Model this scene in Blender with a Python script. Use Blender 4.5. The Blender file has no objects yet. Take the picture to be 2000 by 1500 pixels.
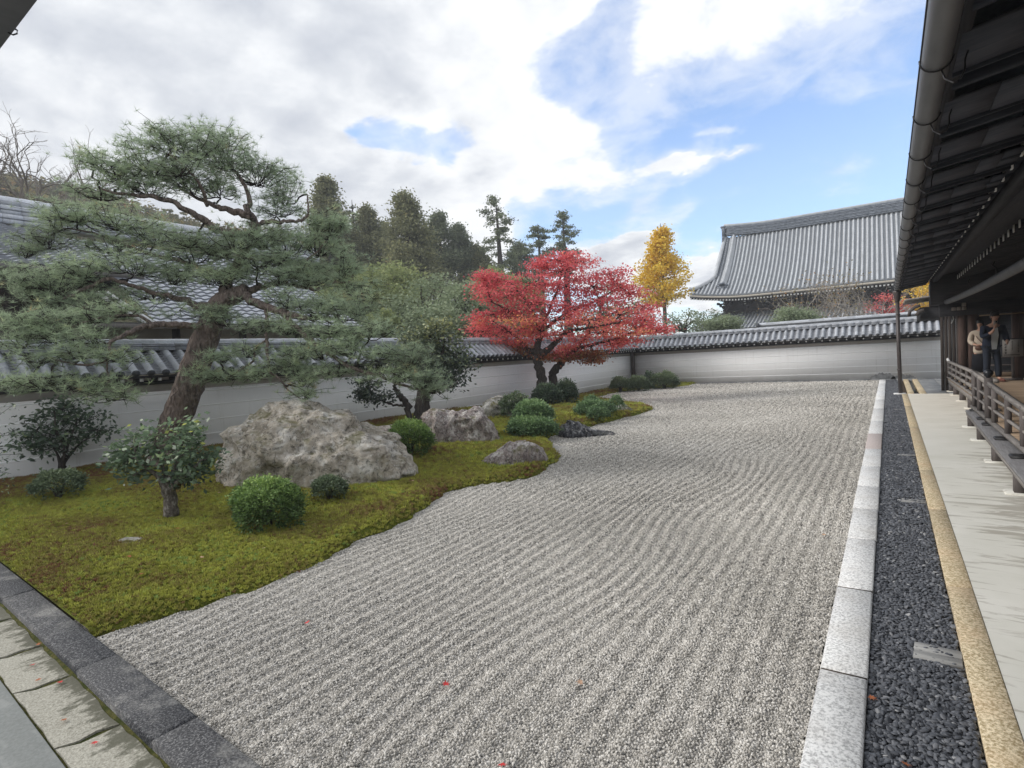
import bpy, bmesh, math, random
import numpy as np
from mathutils import Vector, Matrix, noise as mnoise
random.seed(7); rng = np.random.default_rng(7)
SC = bpy.context.scene
COL = SC.collection
R = math.radians

# ------------------------------------------------------------------ camera
cam_d = bpy.data.cameras.new('camera'); cam = bpy.data.objects.new('camera', cam_d); COL.objects.link(cam)
cam_d.sensor_width = 36.0; cam_d.lens = 1083.5 / 2000 * 36.0
cam_d.clip_start = 0.05; cam_d.clip_end = 2000
yaw, pit, rol = -0.598029067, 0.047646427, 0.0563886047
fw = Vector((math.sin(yaw)*math.cos(pit), math.cos(yaw)*math.cos(pit), -math.sin(pit)))
rt = Vector((math.cos(yaw), -math.sin(yaw), 0)); dn = fw.cross(rt)
r2 = rt*math.cos(rol) + dn*math.sin(rol); d2 = dn*math.cos(rol) - rt*math.sin(rol)
mw = Matrix((( r2.x, -d2.x, -fw.x, 0.0), (r2.y, -d2.y, -fw.y, 0.0), (r2.z, -d2.z, -fw.z, 1.70), (0, 0, 0, 1)))
cam.matrix_world = mw
SC.camera = cam
EYE = np.array([0, 0, 1.7])

# ------------------------------------------------------------------ sun
SUN_DIR = Vector((-0.70, -0.42, 0.52)).normalized()
sun_d = bpy.data.lights.new('sun', 'SUN'); sun = bpy.data.objects.new('sun', sun_d); COL.objects.link(sun)
sun_d.energy = 1.7; sun_d.angle = R(22); sun_d.color = (1.0, 0.96, 0.9)
sun.location = (0, 0, 30); sun.rotation_euler = SUN_DIR.to_track_quat('Z', 'Y').to_euler()

# ------------------------------------------------------------------ sky
world = bpy.data.worlds.new('World'); SC.world = world; world.use_nodes = True

class NT:
    """small helper for node trees"""
    def __init__(s, tree): s.t = tree; s.n = tree.nodes; s.l = tree.links
    def node(s, typ, **kw):
        nd = s.n.new(typ)
        for k, v in kw.items(): setattr(nd, k, v)
        return nd
    def set(s, sock, v):
        if v is None: return
        if isinstance(v, bpy.types.NodeSocket): s.l.new(v, sock)
        else:
            if isinstance(v, (tuple, list)) and len(v) == 3 and sock.type == 'RGBA': v = (*v, 1)
            sock.default_value = v
    def math(s, op, a, b=None, c=None, clamp=False):
        nd = s.node('ShaderNodeMath', operation=op, use_clamp=clamp)
        s.set(nd.inputs[0], a)
        if b is not None: s.set(nd.inputs[1], b)
        if c is not None: s.set(nd.inputs[2], c)
        return nd.outputs[0]
    def mix(s, f, a, b, blend='MIX'):
        nd = s.node('ShaderNodeMix', data_type='RGBA', blend_type=blend)
        s.set(nd.inputs[0], f); s.set(nd.inputs[6], a); s.set(nd.inputs[7], b)
        return nd.outputs[2]
    def ramp(s, f, stops):
        nd = s.node('ShaderNodeValToRGB'); e = nd.color_ramp.elements
        while len(e) < len(stops): e.new(0.5)
        for el, (p, c) in zip(e, stops):
            el.position = p; el.color = (*c, 1) if len(c) == 3 else c
        s.set(nd.inputs[0], f); return nd.outputs[0]
    def noise(s, vec, scale, detail=4, rough=0.55, dist=0.0, dim='3D'):
        nd = s.node('ShaderNodeTexNoise', noise_dimensions=dim)
        if vec is not None: s.l.new(vec, nd.inputs['Vector'])
        nd.inputs['Scale'].default_value = scale; nd.inputs['Detail'].default_value = detail
        nd.inputs['Roughness'].default_value = rough; nd.inputs['Distortion'].default_value = dist
        return nd
    def mapping(s, vec, scale=(1, 1, 1), loc=(0, 0, 0), rot=(0, 0, 0)):
        nd = s.node('ShaderNodeMapping'); s.l.new(vec, nd.inputs[0])
        nd.inputs['Scale'].default_value = scale; nd.inputs['Location'].default_value = loc; nd.inputs['Rotation'].default_value = rot
        return nd.outputs[0]
    def vor(s, vec, scale, feature='F1', rand=1.0):
        nd = s.node('ShaderNodeTexVoronoi', feature=feature); s.l.new(vec, nd.inputs['Vector'])
        nd.inputs['Scale'].default_value = scale; nd.inputs['Randomness'].default_value = rand
        return nd
    def smooth(s, v, a, b, lo=0.0, hi=1.0):
        nd = s.node('ShaderNodeMapRange', interpolation_type='SMOOTHSTEP')
        s.set(nd.inputs[0], v)
        nd.inputs[1].default_value = a; nd.inputs[2].default_value = b
        nd.inputs[3].default_value = lo; nd.inputs[4].default_value = hi
        return nd.outputs[0]

def build_world():
    w = NT(world.node_tree); w.n.clear()
    out = w.node('ShaderNodeOutputWorld'); bg = w.node('ShaderNodeBackground')
    tc = w.node('ShaderNodeTexCoord'); sep = w.node('ShaderNodeSeparateXYZ'); w.l.new(tc.outputs['Generated'], sep.inputs[0])
    x, y, z = sep.outputs
    az = w.math('MULTIPLY', w.math('ARCTAN2', x, y), 57.29578)
    el = w.math('MULTIPLY', w.math('ARCSINE', z), 57.29578)
    den = w.math('ADD', w.math('MAXIMUM', z, 0.0), 0.22)
    pv = w.node('ShaderNodeCombineXYZ'); w.l.new(w.math('DIVIDE', x, den), pv.inputs[0]); w.l.new(w.math('DIVIDE', y, den), pv.inputs[1])
    P = pv.outputs[0]
    n1 = w.noise(w.mapping(P, loc=(3.1, 1.7, 0)), 1.5, 9, 0.56, 0.15).outputs[0]
    n2 = w.noise(w.mapping(P, scale=(1, 1, 1), loc=(0.4, 5.2, 2)), 5.0, 7, 0.6, 0.3).outputs[0]
    n3 = w.noise(w.mapping(P, loc=(8, 2, 1)), 0.8, 5, 0.5).outputs[0]
    n1b = w.noise(w.mapping(P, loc=(3.1+0.075, 1.7+0.05, 0)), 1.5, 9, 0.56, 0.15).outputs[0]
    n2b = w.noise(w.mapping(P, scale=(1, 1, 1), loc=(0.4+0.03, 5.2+0.02, 2)), 5.0, 7, 0.6, 0.3).outputs[0]
    nn = w.math('ADD', w.math('MULTIPLY', n1, 0.60), w.math('MULTIPLY', n2, 0.40))
    relief = w.math('ADD', w.math('MULTIPLY', w.math('SUBTRACT', n1b, n1), 4.2), w.math('MULTIPLY', w.math('SUBTRACT', n2b, n2), 1.1))
    q1 = w.noise(w.mapping(P, loc=(11, 4, 3)), 2.2, 5, 0.6).outputs[0]; q2 = w.noise(w.mapping(P, loc=(2, 9, 7)), 2.2, 5, 0.6).outputs[0]
    az_t = az; el_t = el
    az = w.math('MULTIPLY_ADD', w.math('SUBTRACT', q1, 0.5), 15.0, az); el = w.math('MULTIPLY_ADD', w.math('SUBTRACT', q2, 0.5), 9.0, el)
    # coverage: broad deck with an open bay to the lower right
    line = w.smooth(az, -35, -17, 13.4, 22.5)
    over = w.math('SUBTRACT', el, line)                     # >0 above the cloud edge
    wl = w.smooth(az, -27, -36, 0, 1)
    cov = w.math('MAXIMUM', w.smooth(over, -5.5, 6.0, -0.34, 0.13), w.math('MULTIPLY_ADD', wl, 0.56, -0.40))
    back = w.smooth(az, 12, 60, 0, 0.45)
    cov = w.math('ADD', cov, back)
    def blob(a0, e0, ra, re, amt):
        u = w.math('DIVIDE', w.math('SUBTRACT', az, a0), ra); v = w.math('DIVIDE', w.math('SUBTRACT', el, e0), re)
        d = w.math('ADD', w.math('MULTIPLY', u, u), w.math('MULTIPLY', v, v))
        return w.math('MULTIPLY', w.math('POWER', 2.718, w.math('MULTIPLY', d, -1.0)), amt)
    for b in [(-40.5, 21.5, 5.0, 2.0, -0.33), (-46.0, 22.4, 2.6, 2.2, -0.24), (-36, 17.5, 6, 2, .12), (-23.0, 28.0, 3.4, 3.6, -0.22), (-27, 24.5, 2.8, 2.0, -0.15),
              (-25.5, 8.6, 4.2, 2.6, 0.72), (-21.2, 9.8, 2.3, 2.0, 0.55), (-14.0, 7.2, 3.6, 2.3, 0.62), (-17.8, 4.5, 6, 2.6, 0.55), (-11.3, 16.7, 2.2, 0.5, 0.30),
              (-15.5, 16.4, 3.6, 1.0, 0.36), (-22.5, 16.4, 6.0, 2.6, 0.42), (-29, 27, 3.0, 2.5, -0.17), (-24, 22.5, 2.5, 1.6, -0.15), (-12.6, 19.2, 2.6, 0.6, 0.33), (-18.6, 12.6, 1.4, 0.8, 0.22), (-64, 18, 22, 14, 0.3), (4.0, 21, 8, 3, 0.12)]:
        cov = w.math('ADD', cov, blob(*b))
    dens = w.math('ADD', w.math('SUBTRACT', nn, 0.5), cov)
    mask = w.smooth(dens, -0.05, 0.12)
    veil = w.smooth(w.math('ADD', dens, w.math('MULTIPLY', w.math('SUBTRACT', n2, 0.5), 0.7)), -0.30, 0.12, 0, 0.55)
    mask = w.math('MAXIMUM', mask, veil)
    thick = w.smooth(dens, 0.0, 0.55)
    # cloud shade: bright edges and tops, grey bases, greyer to the left
    gl = w.smooth(az_t, -34, -62, 0, 1)
    shade = w.math('ADD', w.math('MULTIPLY_ADD', thick, 0.66, -0.02), w.math('MULTIPLY', gl, 0.30))
    shade = w.math('ADD', shade, relief)
    shade = w.math('ADD', shade, w.math('MULTIPLY', w.math('SUBTRACT', n1, 0.5), 0.8))
    shade = w.math('ADD', shade, w.math('MULTIPLY', w.math('SUBTRACT', n3, 0.5), 1.2), clamp=True)
    ccol = w.ramp(shade, [(0.0, (0.69, 0.70, 0.71)), (0.3, (0.61, 0.624, 0.643)), (0.65, (0.485, 0.505, 0.54)), (1.0, (0.39, 0.413, 0.46))])
    sky = w.node('ShaderNodeTexSky', sky_type='NISHITA', sun_disc=False)
    sky.sun_elevation = math.asin(SUN_DIR.z); sky.sun_rotation = math.atan2(SUN_DIR.x, SUN_DIR.y)
    sky.altitude = 100; sky.air_density = 1.0; sky.dust_density = 0.7; sky.ozone_density = 2.2
    skyc = w.mix(1.0, sky.outputs[0], (0.125, 0.145, 0.170), 'MULTIPLY')
    # thin milky veil over the blue
    skyc = w.mix(w.smooth(el_t, 30, 2, 0.04, 0.24), skyc, (0.62, 0.72, 0.82))
    colr = w.mix(mask, skyc, ccol)
    w.l.new(colr, bg.inputs[0]); bg.inputs[1].default_value = 1.0
    w.l.new(bg.outputs[0], out.inputs[0])
build_world()
SC.view_settings.view_transform = 'Standard'; SC.view_settings.look = 'None'
SC.view_settings.exposure = 0.74; SC.view_settings.gamma = 1.0; SC.view_settings.use_curve_mapping = False
SC.cycles.max_bounces = 6; SC.cycles.transparent_max_bounces = 6

# ------------------------------------------------------------------ object helpers
def tag(o, label=None, cat=None, group=None, kind=None):
    if label: o['label'] = label
    if cat: o['category'] = cat
    if group: o['group'] = group
    if kind: o['kind'] = kind
    return o
def empty(name, loc=(0, 0, 0), rz=0.0, **kw):
    o = bpy.data.objects.new(name, None); COL.objects.link(o); o.location = loc; o.rotation_euler = (0, 0, rz)
    o.empty_display_size = 0.2
    return tag(o, **kw)
def link(name, me, parent=None, loc=None, rot=None, scl=None, **kw):
    o = bpy.data.objects.new(name, me); COL.objects.link(o)
    if parent: o.parent = parent
    if loc is not None: o.location = loc
    if rot is not None: o.rotation_euler = rot
    if scl is not None: o.scale = scl
    return tag(o, **kw)
def mesh(name, V, quads=None, tris=None, mat=None, smooth=False, attrs=None, polys=None):
    V = np.asarray(V, dtype=np.float32).reshape(-1, 3); me = bpy.data.meshes.new(name)
    if polys is not None:
        me.from_pydata(V.tolist(), [], polys)
    else:
        q = np.asarray(quads if quads is not None else [], dtype=np.int32).reshape(-1, 4)
        t = np.asarray(tris if tris is not None else [], dtype=np.int32).reshape(-1, 3)
        me.vertices.add(len(V)); me.vertices.foreach_set('co', V.ravel())
        nl = q.size + t.size; me.loops.add(nl); me.loops.foreach_set('vertex_index', np.concatenate([q.ravel(), t.ravel()]))
        me.polygons.add(len(q) + len(t))
        st = np.concatenate([np.arange(len(q))*4, q.size + np.arange(len(t))*3]).astype(np.int32)
        me.polygons.foreach_set('loop_start', st)
        me.update(calc_edges=True)
    if attrs:
        for k, a in attrs.items():
            a = np.asarray(a, dtype=np.float32)
            at = me.attributes.new(k, 'FLOAT' if a.ndim == 1 else 'FLOAT_VECTOR', 'POINT')
            at.data.foreach_set('value' if a.ndim == 1 else 'vector', a.ravel())
    if smooth: me.polygons.foreach_set('use_smooth', np.ones(len(me.polygons), dtype=bool))
    if mat:
        for m in (mat if isinstance(mat, (list, tuple)) else [mat]): me.materials.append(m)
    return me
class Geo:
    """collects boxes, tubes and sheets into one mesh"""
    def __init__(s): s.V = []; s.Q = []; s.T = []; s.A = []; s.n = 0
    def add(s, V, Q=None, T=None, a=0.5):
        V = np.asarray(V, dtype=float).reshape(-1, 3)
        if Q is not None and len(Q): s.Q.append(np.asarray(Q) + s.n)
        if T is not None and len(T): s.T.append(np.asarray(T) + s.n)
        s.V.append(V); s.n += len(V)
        s.A.append(np.full(len(V), a) if np.isscalar(a) else np.asarray(a)); return s
    def box(s, x0, x1, y0, y1, z0, z1, a=0.5, bev=0.0):
        if bev <= 0:
            V = [(x0, y0, z0), (x1, y0, z0), (x1, y1, z0), (x0, y1, z0), (x0, y0, z1), (x1, y0, z1), (x1, y1, z1), (x0, y1, z1)]
            return s.add(V, [(0, 3, 2, 1), (4, 5, 6, 7), (0, 1, 5, 4), (1, 2, 6, 5), (2, 3, 7, 6), (3, 0, 4, 7)], a=a)
        b = bev
        V = [(x0, y0, z0), (x1, y0, z0), (x1, y1, z0), (x0, y1, z0), (x0, y0, z1-b), (x1, y0, z1-b), (x1, y1, z1-b), (x0, y1, z1-b),
             (x0+b, y0+b, z1), (x1-b, y0+b, z1), (x1-b, y1-b, z1), (x0+b, y1-b, z1)]
        return s.add(V, [(0, 3, 2, 1), (8, 9, 10, 11), (0, 1, 5, 4), (1, 2, 6, 5), (2, 3, 7, 6), (3, 0, 4, 7),
                         (4, 5, 9, 8), (5, 6, 10, 9), (6, 7, 11, 10), (7, 4, 8, 11)], a=a)
    def tube(s, pts, rad, sides=6, a=0.5, cap=True, wob=0.0):
        P = np.asarray(pts, dtype=float); n = len(P); rad = np.broadcast_to(np.asarray(rad, dtype=float), (n,))
        T = np.gradient(P, axis=0); T /= np.linalg.norm(T, axis=1)[:, None] + 1e-9
        ref = np.array([0.13, 0.21, 1.0]) if abs(T[:, 2]).mean() < 0.8 else np.array([1.0, 0.2, 0.1])
        U = np.cross(T, ref); U /= np.linalg.norm(U, axis=1)[:, None] + 1e-9; W = np.cross(T, U)
        th = np.arange(sides)*2*np.pi/sides
        rr = rad[:, None]*(1 + (wob*rng.normal(size=(n, sides)) if wob else 0))
        V = P[:, None, :] + rr[..., None]*(np.cos(th)[None, :, None]*U[:, None, :] + np.sin(th)[None, :, None]*W[:, None, :])
        i = np.arange(n-1)[:, None]*sides; j = np.arange(sides)[None, :]; k = (j+1) % sides
        Q = np.stack([i+j, i+k, i+sides+k, i+sides+j], -1).reshape(-1, 4)
        V = V.reshape(-1, 3)
        Tt = []
        if cap:
            V = np.vstack([V, P[0], P[-1]]); c0, c1 = n*sides, n*sides+1; b = (n-1)*sides
            Tt = [(c0, (q+1) % sides, q) for q in range(sides)] + [(c1, b+q, b+(q+1) % sides) for q in range(sides)]
        return s.add(V, Q, Tt, a=a)
    def cyl(s, p0, p1, r0, r1=None, sides=12, a=0.5):
        return s.tube([p0, p1], [r0, r0 if r1 is None else r1], sides, a)
    def grid(s, X, Y, Z, a=0.5):
        m, n = X.shape; V = np.stack([X, Y, Z], -1).reshape(-1, 3)
        i = (np.arange(m-1)[:, None]*n + np.arange(n-1)[None, :])
        Q = np.stack([i, i+n, i+n+1, i+1], -1).reshape(-1, 4)
        return s.add(V, Q, a=a)
    def mesh(s, name, mat=None, smooth=False):
        return mesh(name, np.vstack(s.V), np.vstack(s.Q) if s.Q else None, np.vstack(s.T) if s.T else None, mat, smooth, {'rnd': np.concatenate(s.A)})
    def obj(s, name, mat=None, parent=None, smooth=False, loc=None, rot=None, **kw):
        return link(name, s.mesh(name, mat, smooth), parent, loc, rot, **kw)

# ------------------------------------------------------------------ materials
MATS = {}
def mat(name, base, rough=0.8, spec=0.3, metal=0.0, bump=None, var=None):
    """base: colour or f(n, P) -> colour socket; bump: f(n, P) -> (height socket, strength, distance)"""
    if name in MATS: return MATS[name]
    m = bpy.data.materials.new(name); m.use_nodes = True; n = NT(m.node_tree); n.n.clear()
    o = n.node('ShaderNodeOutputMaterial'); b = n.node('ShaderNodeBsdfPrincipled'); n.l.new(b.outputs[0], o.inputs[0])
    P = n.node('ShaderNodeTexCoord').outputs['Object']
    c = base(n, P) if callable(base) else base
    if var:                                                 # tone change from the piece's own number and its object
        oi = n.node('ShaderNodeObjectInfo').outputs['Random']
        at = n.node('ShaderNodeAttribute', attribute_name='rnd').outputs['Fac']
        f = n.math('ADD', n.math('MULTIPLY', n.math('FRACT', n.math('ADD', oi, at)), 2*var), 1-var)
        cc = n.node('ShaderNodeCombineXYZ')
        for k in range(3): n.l.new(f, cc.inputs[k])
        c = n.mix(1.0, c if isinstance(c, bpy.types.NodeSocket) else (*c, 1), cc.outputs[0], 'MULTIPLY')
    n.set(b.inputs['Base Color'], c if isinstance(c, bpy.types.NodeSocket) else (*c, 1))
    n.set(b.inputs['Roughness'], rough(n, P) if callable(rough) else rough)
    b.inputs['Specular IOR Level'].default_value = spec; b.inputs['Metallic'].default_value = metal
    if bump:
        h, st, di = bump(n, P); bn = n.node('ShaderNodeBump'); n.l.new(h, bn.inputs['Height'])
        bn.inputs['Strength'].default_value = st; bn.inputs['Distance'].default_value = di
        n.l.new(bn.outputs[0], b.inputs['Normal'])
    MATS[name] = m; return m
def speckle(c1, c2, s1=220, s2=2.5, c3=None, amt=0.35, grain=(0.38, 0.62)):
    def f(n, P):
        a = n.ramp(n.noise(P, s1, 3, 0.7).outputs[0], [(grain[0], c1), (grain[1], c2)])
        if c3: a = n.mix(n.smooth(n.noise(P, s2, 6, 0.6).outputs[0], 0.45, 0.72, 0, amt), a, c3)
        return a
    return f
def nbump(scale, st=0.4, di=0.01, detail=5):
    return lambda n, P: (n.noise(P, scale, detail, 0.6).outputs[0], st, di)

def leaf_mat(name, stops, trans=0.25, rough=0.55, spec=0.3, patch=None):
    if name in MATS: return MATS[name]
    m = bpy.data.materials.new(name); m.use_nodes = True; n = NT(m.node_tree); n.n.clear()
    o = n.node('ShaderNodeOutputMaterial'); b = n.node('ShaderNodeBsdfPrincipled'); t = n.node('ShaderNodeBsdfTranslucent'); mx = n.node('ShaderNodeMixShader')
    at = n.node('ShaderNodeAttribute', attribute_name='rnd').outputs['Fac']
    c = n.ramp(at, stops)
    n.l.new(c, b.inputs['Base Color']); n.l.new(c, t.inputs[0]); b.inputs['Roughness'].default_value = rough; b.inputs['Specular IOR Level'].default_value = spec
    mx.inputs[0].default_value = trans; n.l.new(b.outputs[0], mx.inputs[1]); n.l.new(t.outputs[0], mx.inputs[2]); n.l.new(mx.outputs[0], o.inputs[0])
    MATS[name] = m; return m
def inst_mat(name, stops, rough=0.85, spec=0.25):
    if name in MATS: return MATS[name]
    m = bpy.data.materials.new(name); m.use_nodes = True; n = NT(m.node_tree); n.n.clear()
    o = n.node('ShaderNodeOutputMaterial'); b = n.node('ShaderNodeBsdfPrincipled')
    at = n.node('ShaderNodeAttribute', attribute_name='rnd', attribute_type='INSTANCER').outputs['Fac']
    n.l.new(n.ramp(at, stops), b.inputs['Base Color']); b.inputs['Roughness'].default_value = rough; b.inputs['Specular IOR Level'].default_value = spec
    n.l.new(b.outputs[0], o.inputs[0]); MATS[name] = m; return m

def wood(name, c1, c2, rough=0.8, axis=0):
    sc = [(1, 14, 14), (14, 1, 14), (14, 14, 1)][axis]
    return mat(name, lambda n, P: n.ramp(n.noise(n.mapping(P, scale=sc), 3.0, 6, 0.65, 0.4).outputs[0], [(0.3, c1), (0.7, c2)]), rough, 0.25,
               bump=lambda n, P: (n.noise(n.mapping(P, scale=sc), 6.0, 4, 0.6).outputs[0], 0.35, 0.004), var=0.16)

M_tile = mat('grey_roof_tile', lambda n, P: n.mix(n.smooth(n.noise(P, 9, 6, 0.65).outputs[0], 0.5, 0.72, 0, 0.55),
             n.ramp(n.noise(P, 38, 4, 0.6).outputs[0], [(0.3, (0.34, 0.36, 0.395)), (0.7, (0.50, 0.52, 0.56))]), (0.24, 0.25, 0.25)),
             0.5, 0.5, bump=nbump(60, 0.2, 0.004), var=0.22)
M_pan = mat('dark_pan_tile', lambda n, P: n.ramp(n.noise(P, 30, 5, 0.6).outputs[0], [(0.3, (0.18, 0.19, 0.215)), (0.7, (0.33, 0.345, 0.38))]), 0.5, 0.5, var=0.2)
M_tile_d = mat('tile_end_face', (0.075, 0.08, 0.09), 0.6, 0.4, bump=nbump(50, 0.6, 0.01))
def streaks(n, P):
    s = n.node('ShaderNodeSeparateXYZ'); n.l.new(P, s.inputs[0])
    a = n.smooth(n.noise(n.mapping(P, scale=(7, 1, .35)), 1.6, 7, 0.65).outputs[0], 0.54, 0.74, 0, 0.30)
    foot = n.smooth(n.math('ADD', s.outputs[2], n.math('MULTIPLY', n.noise(P, 2.2, 6, 0.65).outputs[0], 0.5)), 0.62, 0.20, 0, 0.42)
    return n.math('MAXIMUM', a, foot)
M_plaster = mat('white_plaster', lambda n, P: n.mix(streaks(n, P), n.mix(n.smooth(n.noise(n.mapping(P, scale=(0.7, 1, 2.2)), 2.3, 7, 0.6).outputs[0], 0.42, 0.8, 0, 0.30), (0.77, 0.767, 0.76), (0.69, 0.68, 0.665)), (0.44, 0.425, 0.39)), 0.9, 0.15, bump=nbump(25, 0.08, 0.004))
M_plaster_line = mat('plaster_line', (0.93, 0.935, 0.94), 0.85, 0.2)
M_upper_band = mat('brownish_upper_band', lambda n, P: n.ramp(n.noise(P, 3, 5, 0.6).outputs[0], [(0.3, (0.33, 0.305, 0.28)), (0.7, (0.41, 0.385, 0.36))]), 0.95, 0.1)  # upper band of the wall, darker and browner than the face below
M_whiteend = mat('white_painted_end', (0.8, 0.8, 0.79), 0.7, 0.2)
M_darkwood_x = wood('dark_wood_x', (0.03, 0.031, 0.038), (0.068, 0.066, 0.072), axis=0)
M_darkwood_y = wood('dark_wood_y', (0.03, 0.031, 0.038), (0.068, 0.066, 0.072), axis=1)
M_darkwood_z = wood('dark_wood_z', (0.045, 0.038, 0.037), (0.10, 0.08, 0.072), axis=2)
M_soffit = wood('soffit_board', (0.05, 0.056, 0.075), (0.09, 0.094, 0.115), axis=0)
M_soffit_shade = wood('soffit_shade_board', (0.02, 0.024, 0.036), (0.04, 0.045, 0.06), axis=0)  # darker copy of the soffit wood, shadow bands put into its colour
M_greywood_y = wood('grey_weathered_wood_y', (0.17, 0.155, 0.145), (0.32, 0.295, 0.275), axis=1)
M_greywood_z = wood('grey_weathered_wood_z', (0.08, 0.07, 0.068), (0.16, 0.14, 0.135), axis=2)
M_greywood_x = wood('brown_deck_wood_x', (0.26, 0.18, 0.12), (0.44, 0.33, 0.23), axis=0)
M_gutter = mat('grey_gutter_metal', lambda n, P: n.ramp(n.noise(n.mapping(P, scale=(1, 0.3, 1)), 6, 5, 0.6).outputs[0], [(0.3, (0.12, 0.125, 0.14)), (0.7, (0.18, 0.185, 0.20))]), 0.5, 0.5, 0.1)
M_pipe = mat('brown_drain_metal', lambda n, P: n.ramp(n.noise(P, 5, 5, 0.6).outputs[0], [(0.3, (0.05, 0.042, 0.042)), (0.7, (0.085, 0.07, 0.068))]), 0.45, 0.5)
M_wire = mat('dark_wire', (0.05, 0.05, 0.055), 0.4, 0.5, 0.6)
M_kerb = mat('pale_granite', speckle((0.42, 0.42, 0.42), (0.88, 0.88, 0.87), 75, 3.0, (0.52, 0.48, 0.43), 0.35, grain=(0.36,0.56)), 0.85, 0.2, bump=nbump(160, 0.35, 0.004), var=0.07)
M_kerb_pink = mat('pinkish_granite', speckle((0.42, 0.35, 0.33), (0.72, 0.65, 0.62), 190, 3.0), 0.85, 0.2, bump=nbump(160, 0.35, 0.004))
M_tan = mat('tan_granite', speckle((0.34, 0.26, 0.14), (0.82, 0.70, 0.50), 75, 2.2, (0.68, 0.46, 0.28), 0.35), 0.85, 0.2, bump=nbump(140, 0.35, 0.004), var=0.08)
M_darkkerb = mat('dark_stained_stone', lambda n, P: n.mix(n.smooth(n.noise(P, 3.5, 7, 0.65).outputs[0], 0.50, 0.66, 0, 0.8),
                 n.ramp(n.noise(P, 95, 4, 0.8).outputs[0], [(0.40, (0.028, 0.029, 0.033)), (0.53, (0.085, 0.085, 0.09)), (0.66, (0.30, 0.30, 0.30))]),
                 n.ramp(n.noise(P, 90, 4, 0.8).outputs[0], [(0.38, (0.08, 0.08, 0.08)), (0.62, (0.40, 0.39, 0.37))])), 0.8, 0.3, bump=nbump(130, 0.5, 0.006), var=0.05)
def paver_dirt(n, P):
    s = n.node('ShaderNodeSeparateXYZ'); n.l.new(P, s.inputs[0])
    return n.smooth(n.math('ADD', n.noise(n.mapping(P, scale=(1, .6, 1)), 11, 8, 0.7).outputs[0], n.math('MULTIPLY', n.math('SUBTRACT', 0.34, s.outputs[1]), 1.5)), 0.52, 0.66, 0, 0.85)
M_paver = mat('buff_paving_stone', lambda n, P: n.mix(paver_dirt(n, P),
              n.ramp(n.noise(P, 95, 5, 0.8).outputs[0], [(0.34, (0.20, 0.19, 0.155)), (0.64, (0.52, 0.50, 0.43))]), (0.085, 0.085, 0.06)), 0.85, 0.2, bump=nbump(90, 0.4, 0.006), var=0.08)
M_slab = mat('smooth_grey_slab', lambda n, P: n.mix(n.smooth(n.noise(n.mapping(P, scale=(1, 3, 1)), 4, 7, 0.6).outputs[0], 0.52, 0.7, 0, 0.5),
             n.ramp(n.noise(P, 60, 5, 0.7).outputs[0], [(0.3, (0.24, 0.25, 0.235)), (0.7, (0.33, 0.34, 0.325))]), (0.42, 0.42, 0.40)), 0.8, 0.25, bump=nbump(60, 0.15, 0.003))
M_soil = mat('dark_soil', lambda n, P: n.ramp(n.noise(P, 18, 6, 0.7).outputs[0], [(0.3, (0.035, 0.026, 0.02)), (0.7, (0.10, 0.075, 0.055))]), 0.95, 0.1, bump=nbump(40, 0.7, 0.02))
# ------------------------------------------------------------------ ground pieces
def th(x, y):                                               # terrain behind the walls rises into a wooded hill
    x = np.asarray(x, dtype=float); y = np.asarray(y, dtype=float)
    return np.maximum(0, -x - 24)*0.33*np.clip((75 - y)/25, 0, 1)
def terrain():
    xs = np.concatenate([np.linspace(-190, -24, 50), np.linspace(-22, 190, 30)])
    ys = np.concatenate([np.linspace(-190, 190, 90)])
    X, Y = np.meshgrid(xs, ys, indexing='ij')
    Z = np.minimum(th(X, Y), 42) - 0.10
    g = Geo(); g.grid(X, Y, Z)
    m = mat('ground_soil', lambda n, P: n.ramp(n.noise(P, 0.2, 6, 0.6).outputs[0], [(0.3, (0.05, 0.06, 0.03)), (0.7, (0.12, 0.10, 0.06))]), 0.95, 0.1)
    g.obj('ground', m, smooth=True, kind='structure')
terrain()

SH = np.array([(1.0, -4.40), (1.36, -4.42), (1.58, -4.35), (1.83, -4.24), (2.24, -4.1), (2.71, -4.12), (3.09, -4.16), (3.48, -4.26), (3.99, -4.31), (4.56, -4.42), (4.95, -4.60),
 (5.28, -4.78), (5.59, -4.70), (5.93, -4.47), (6.24, -4.27), (6.78, -4.16), (7.5, -4.37), (8.02, -4.6), (8.51, -4.97), (9.39, -5.68), (9.97, -5.85), (10.83, -5.76), (12.54, -5.62), (13.5, -5.5), (14.6, -5.45),
 (15.19, -5.58), (16.15, -6.22), (16.61, -7.0), (18.02, -8.3), (18.55, -9.1), (20.53, -9.3), (21.4, -9.35), (22.92, -8.94), (23.79, -7.7), (24.6, -7.4), (25.4, -7.4), (26.2, -7.4)])
def shore(y):
    return np.interp(y, SH[:, 0], SH[:, 1]) + 0.03*np.sin(np.asarray(y)*5.1) + 0.015*np.sin(np.asarray(y)*13.7)
def hm(x, y):
    t = np.clip((-x-3.0)/7.5, 0, 1); s = np.clip((y-9)/11, 0, 1); s = s*s*(3-2*s)
    return .05 + .28*t**1.1*(1-s)
def vnoise(x, y, f, seed=0.0):                              # cheap smooth noise for arrays
    x = np.asarray(x)*f + seed; y = np.asarray(y)*f + seed*1.7
    return (np.sin(x*1.3 + 1.9*np.sin(y*0.9+0.5)) + np.sin(y*1.7 + 1.3*np.sin(x*1.1+2.0)) + np.sin((x+y)*0.8 + 2.1*np.sin((x-y)*0.6)))/3

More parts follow.
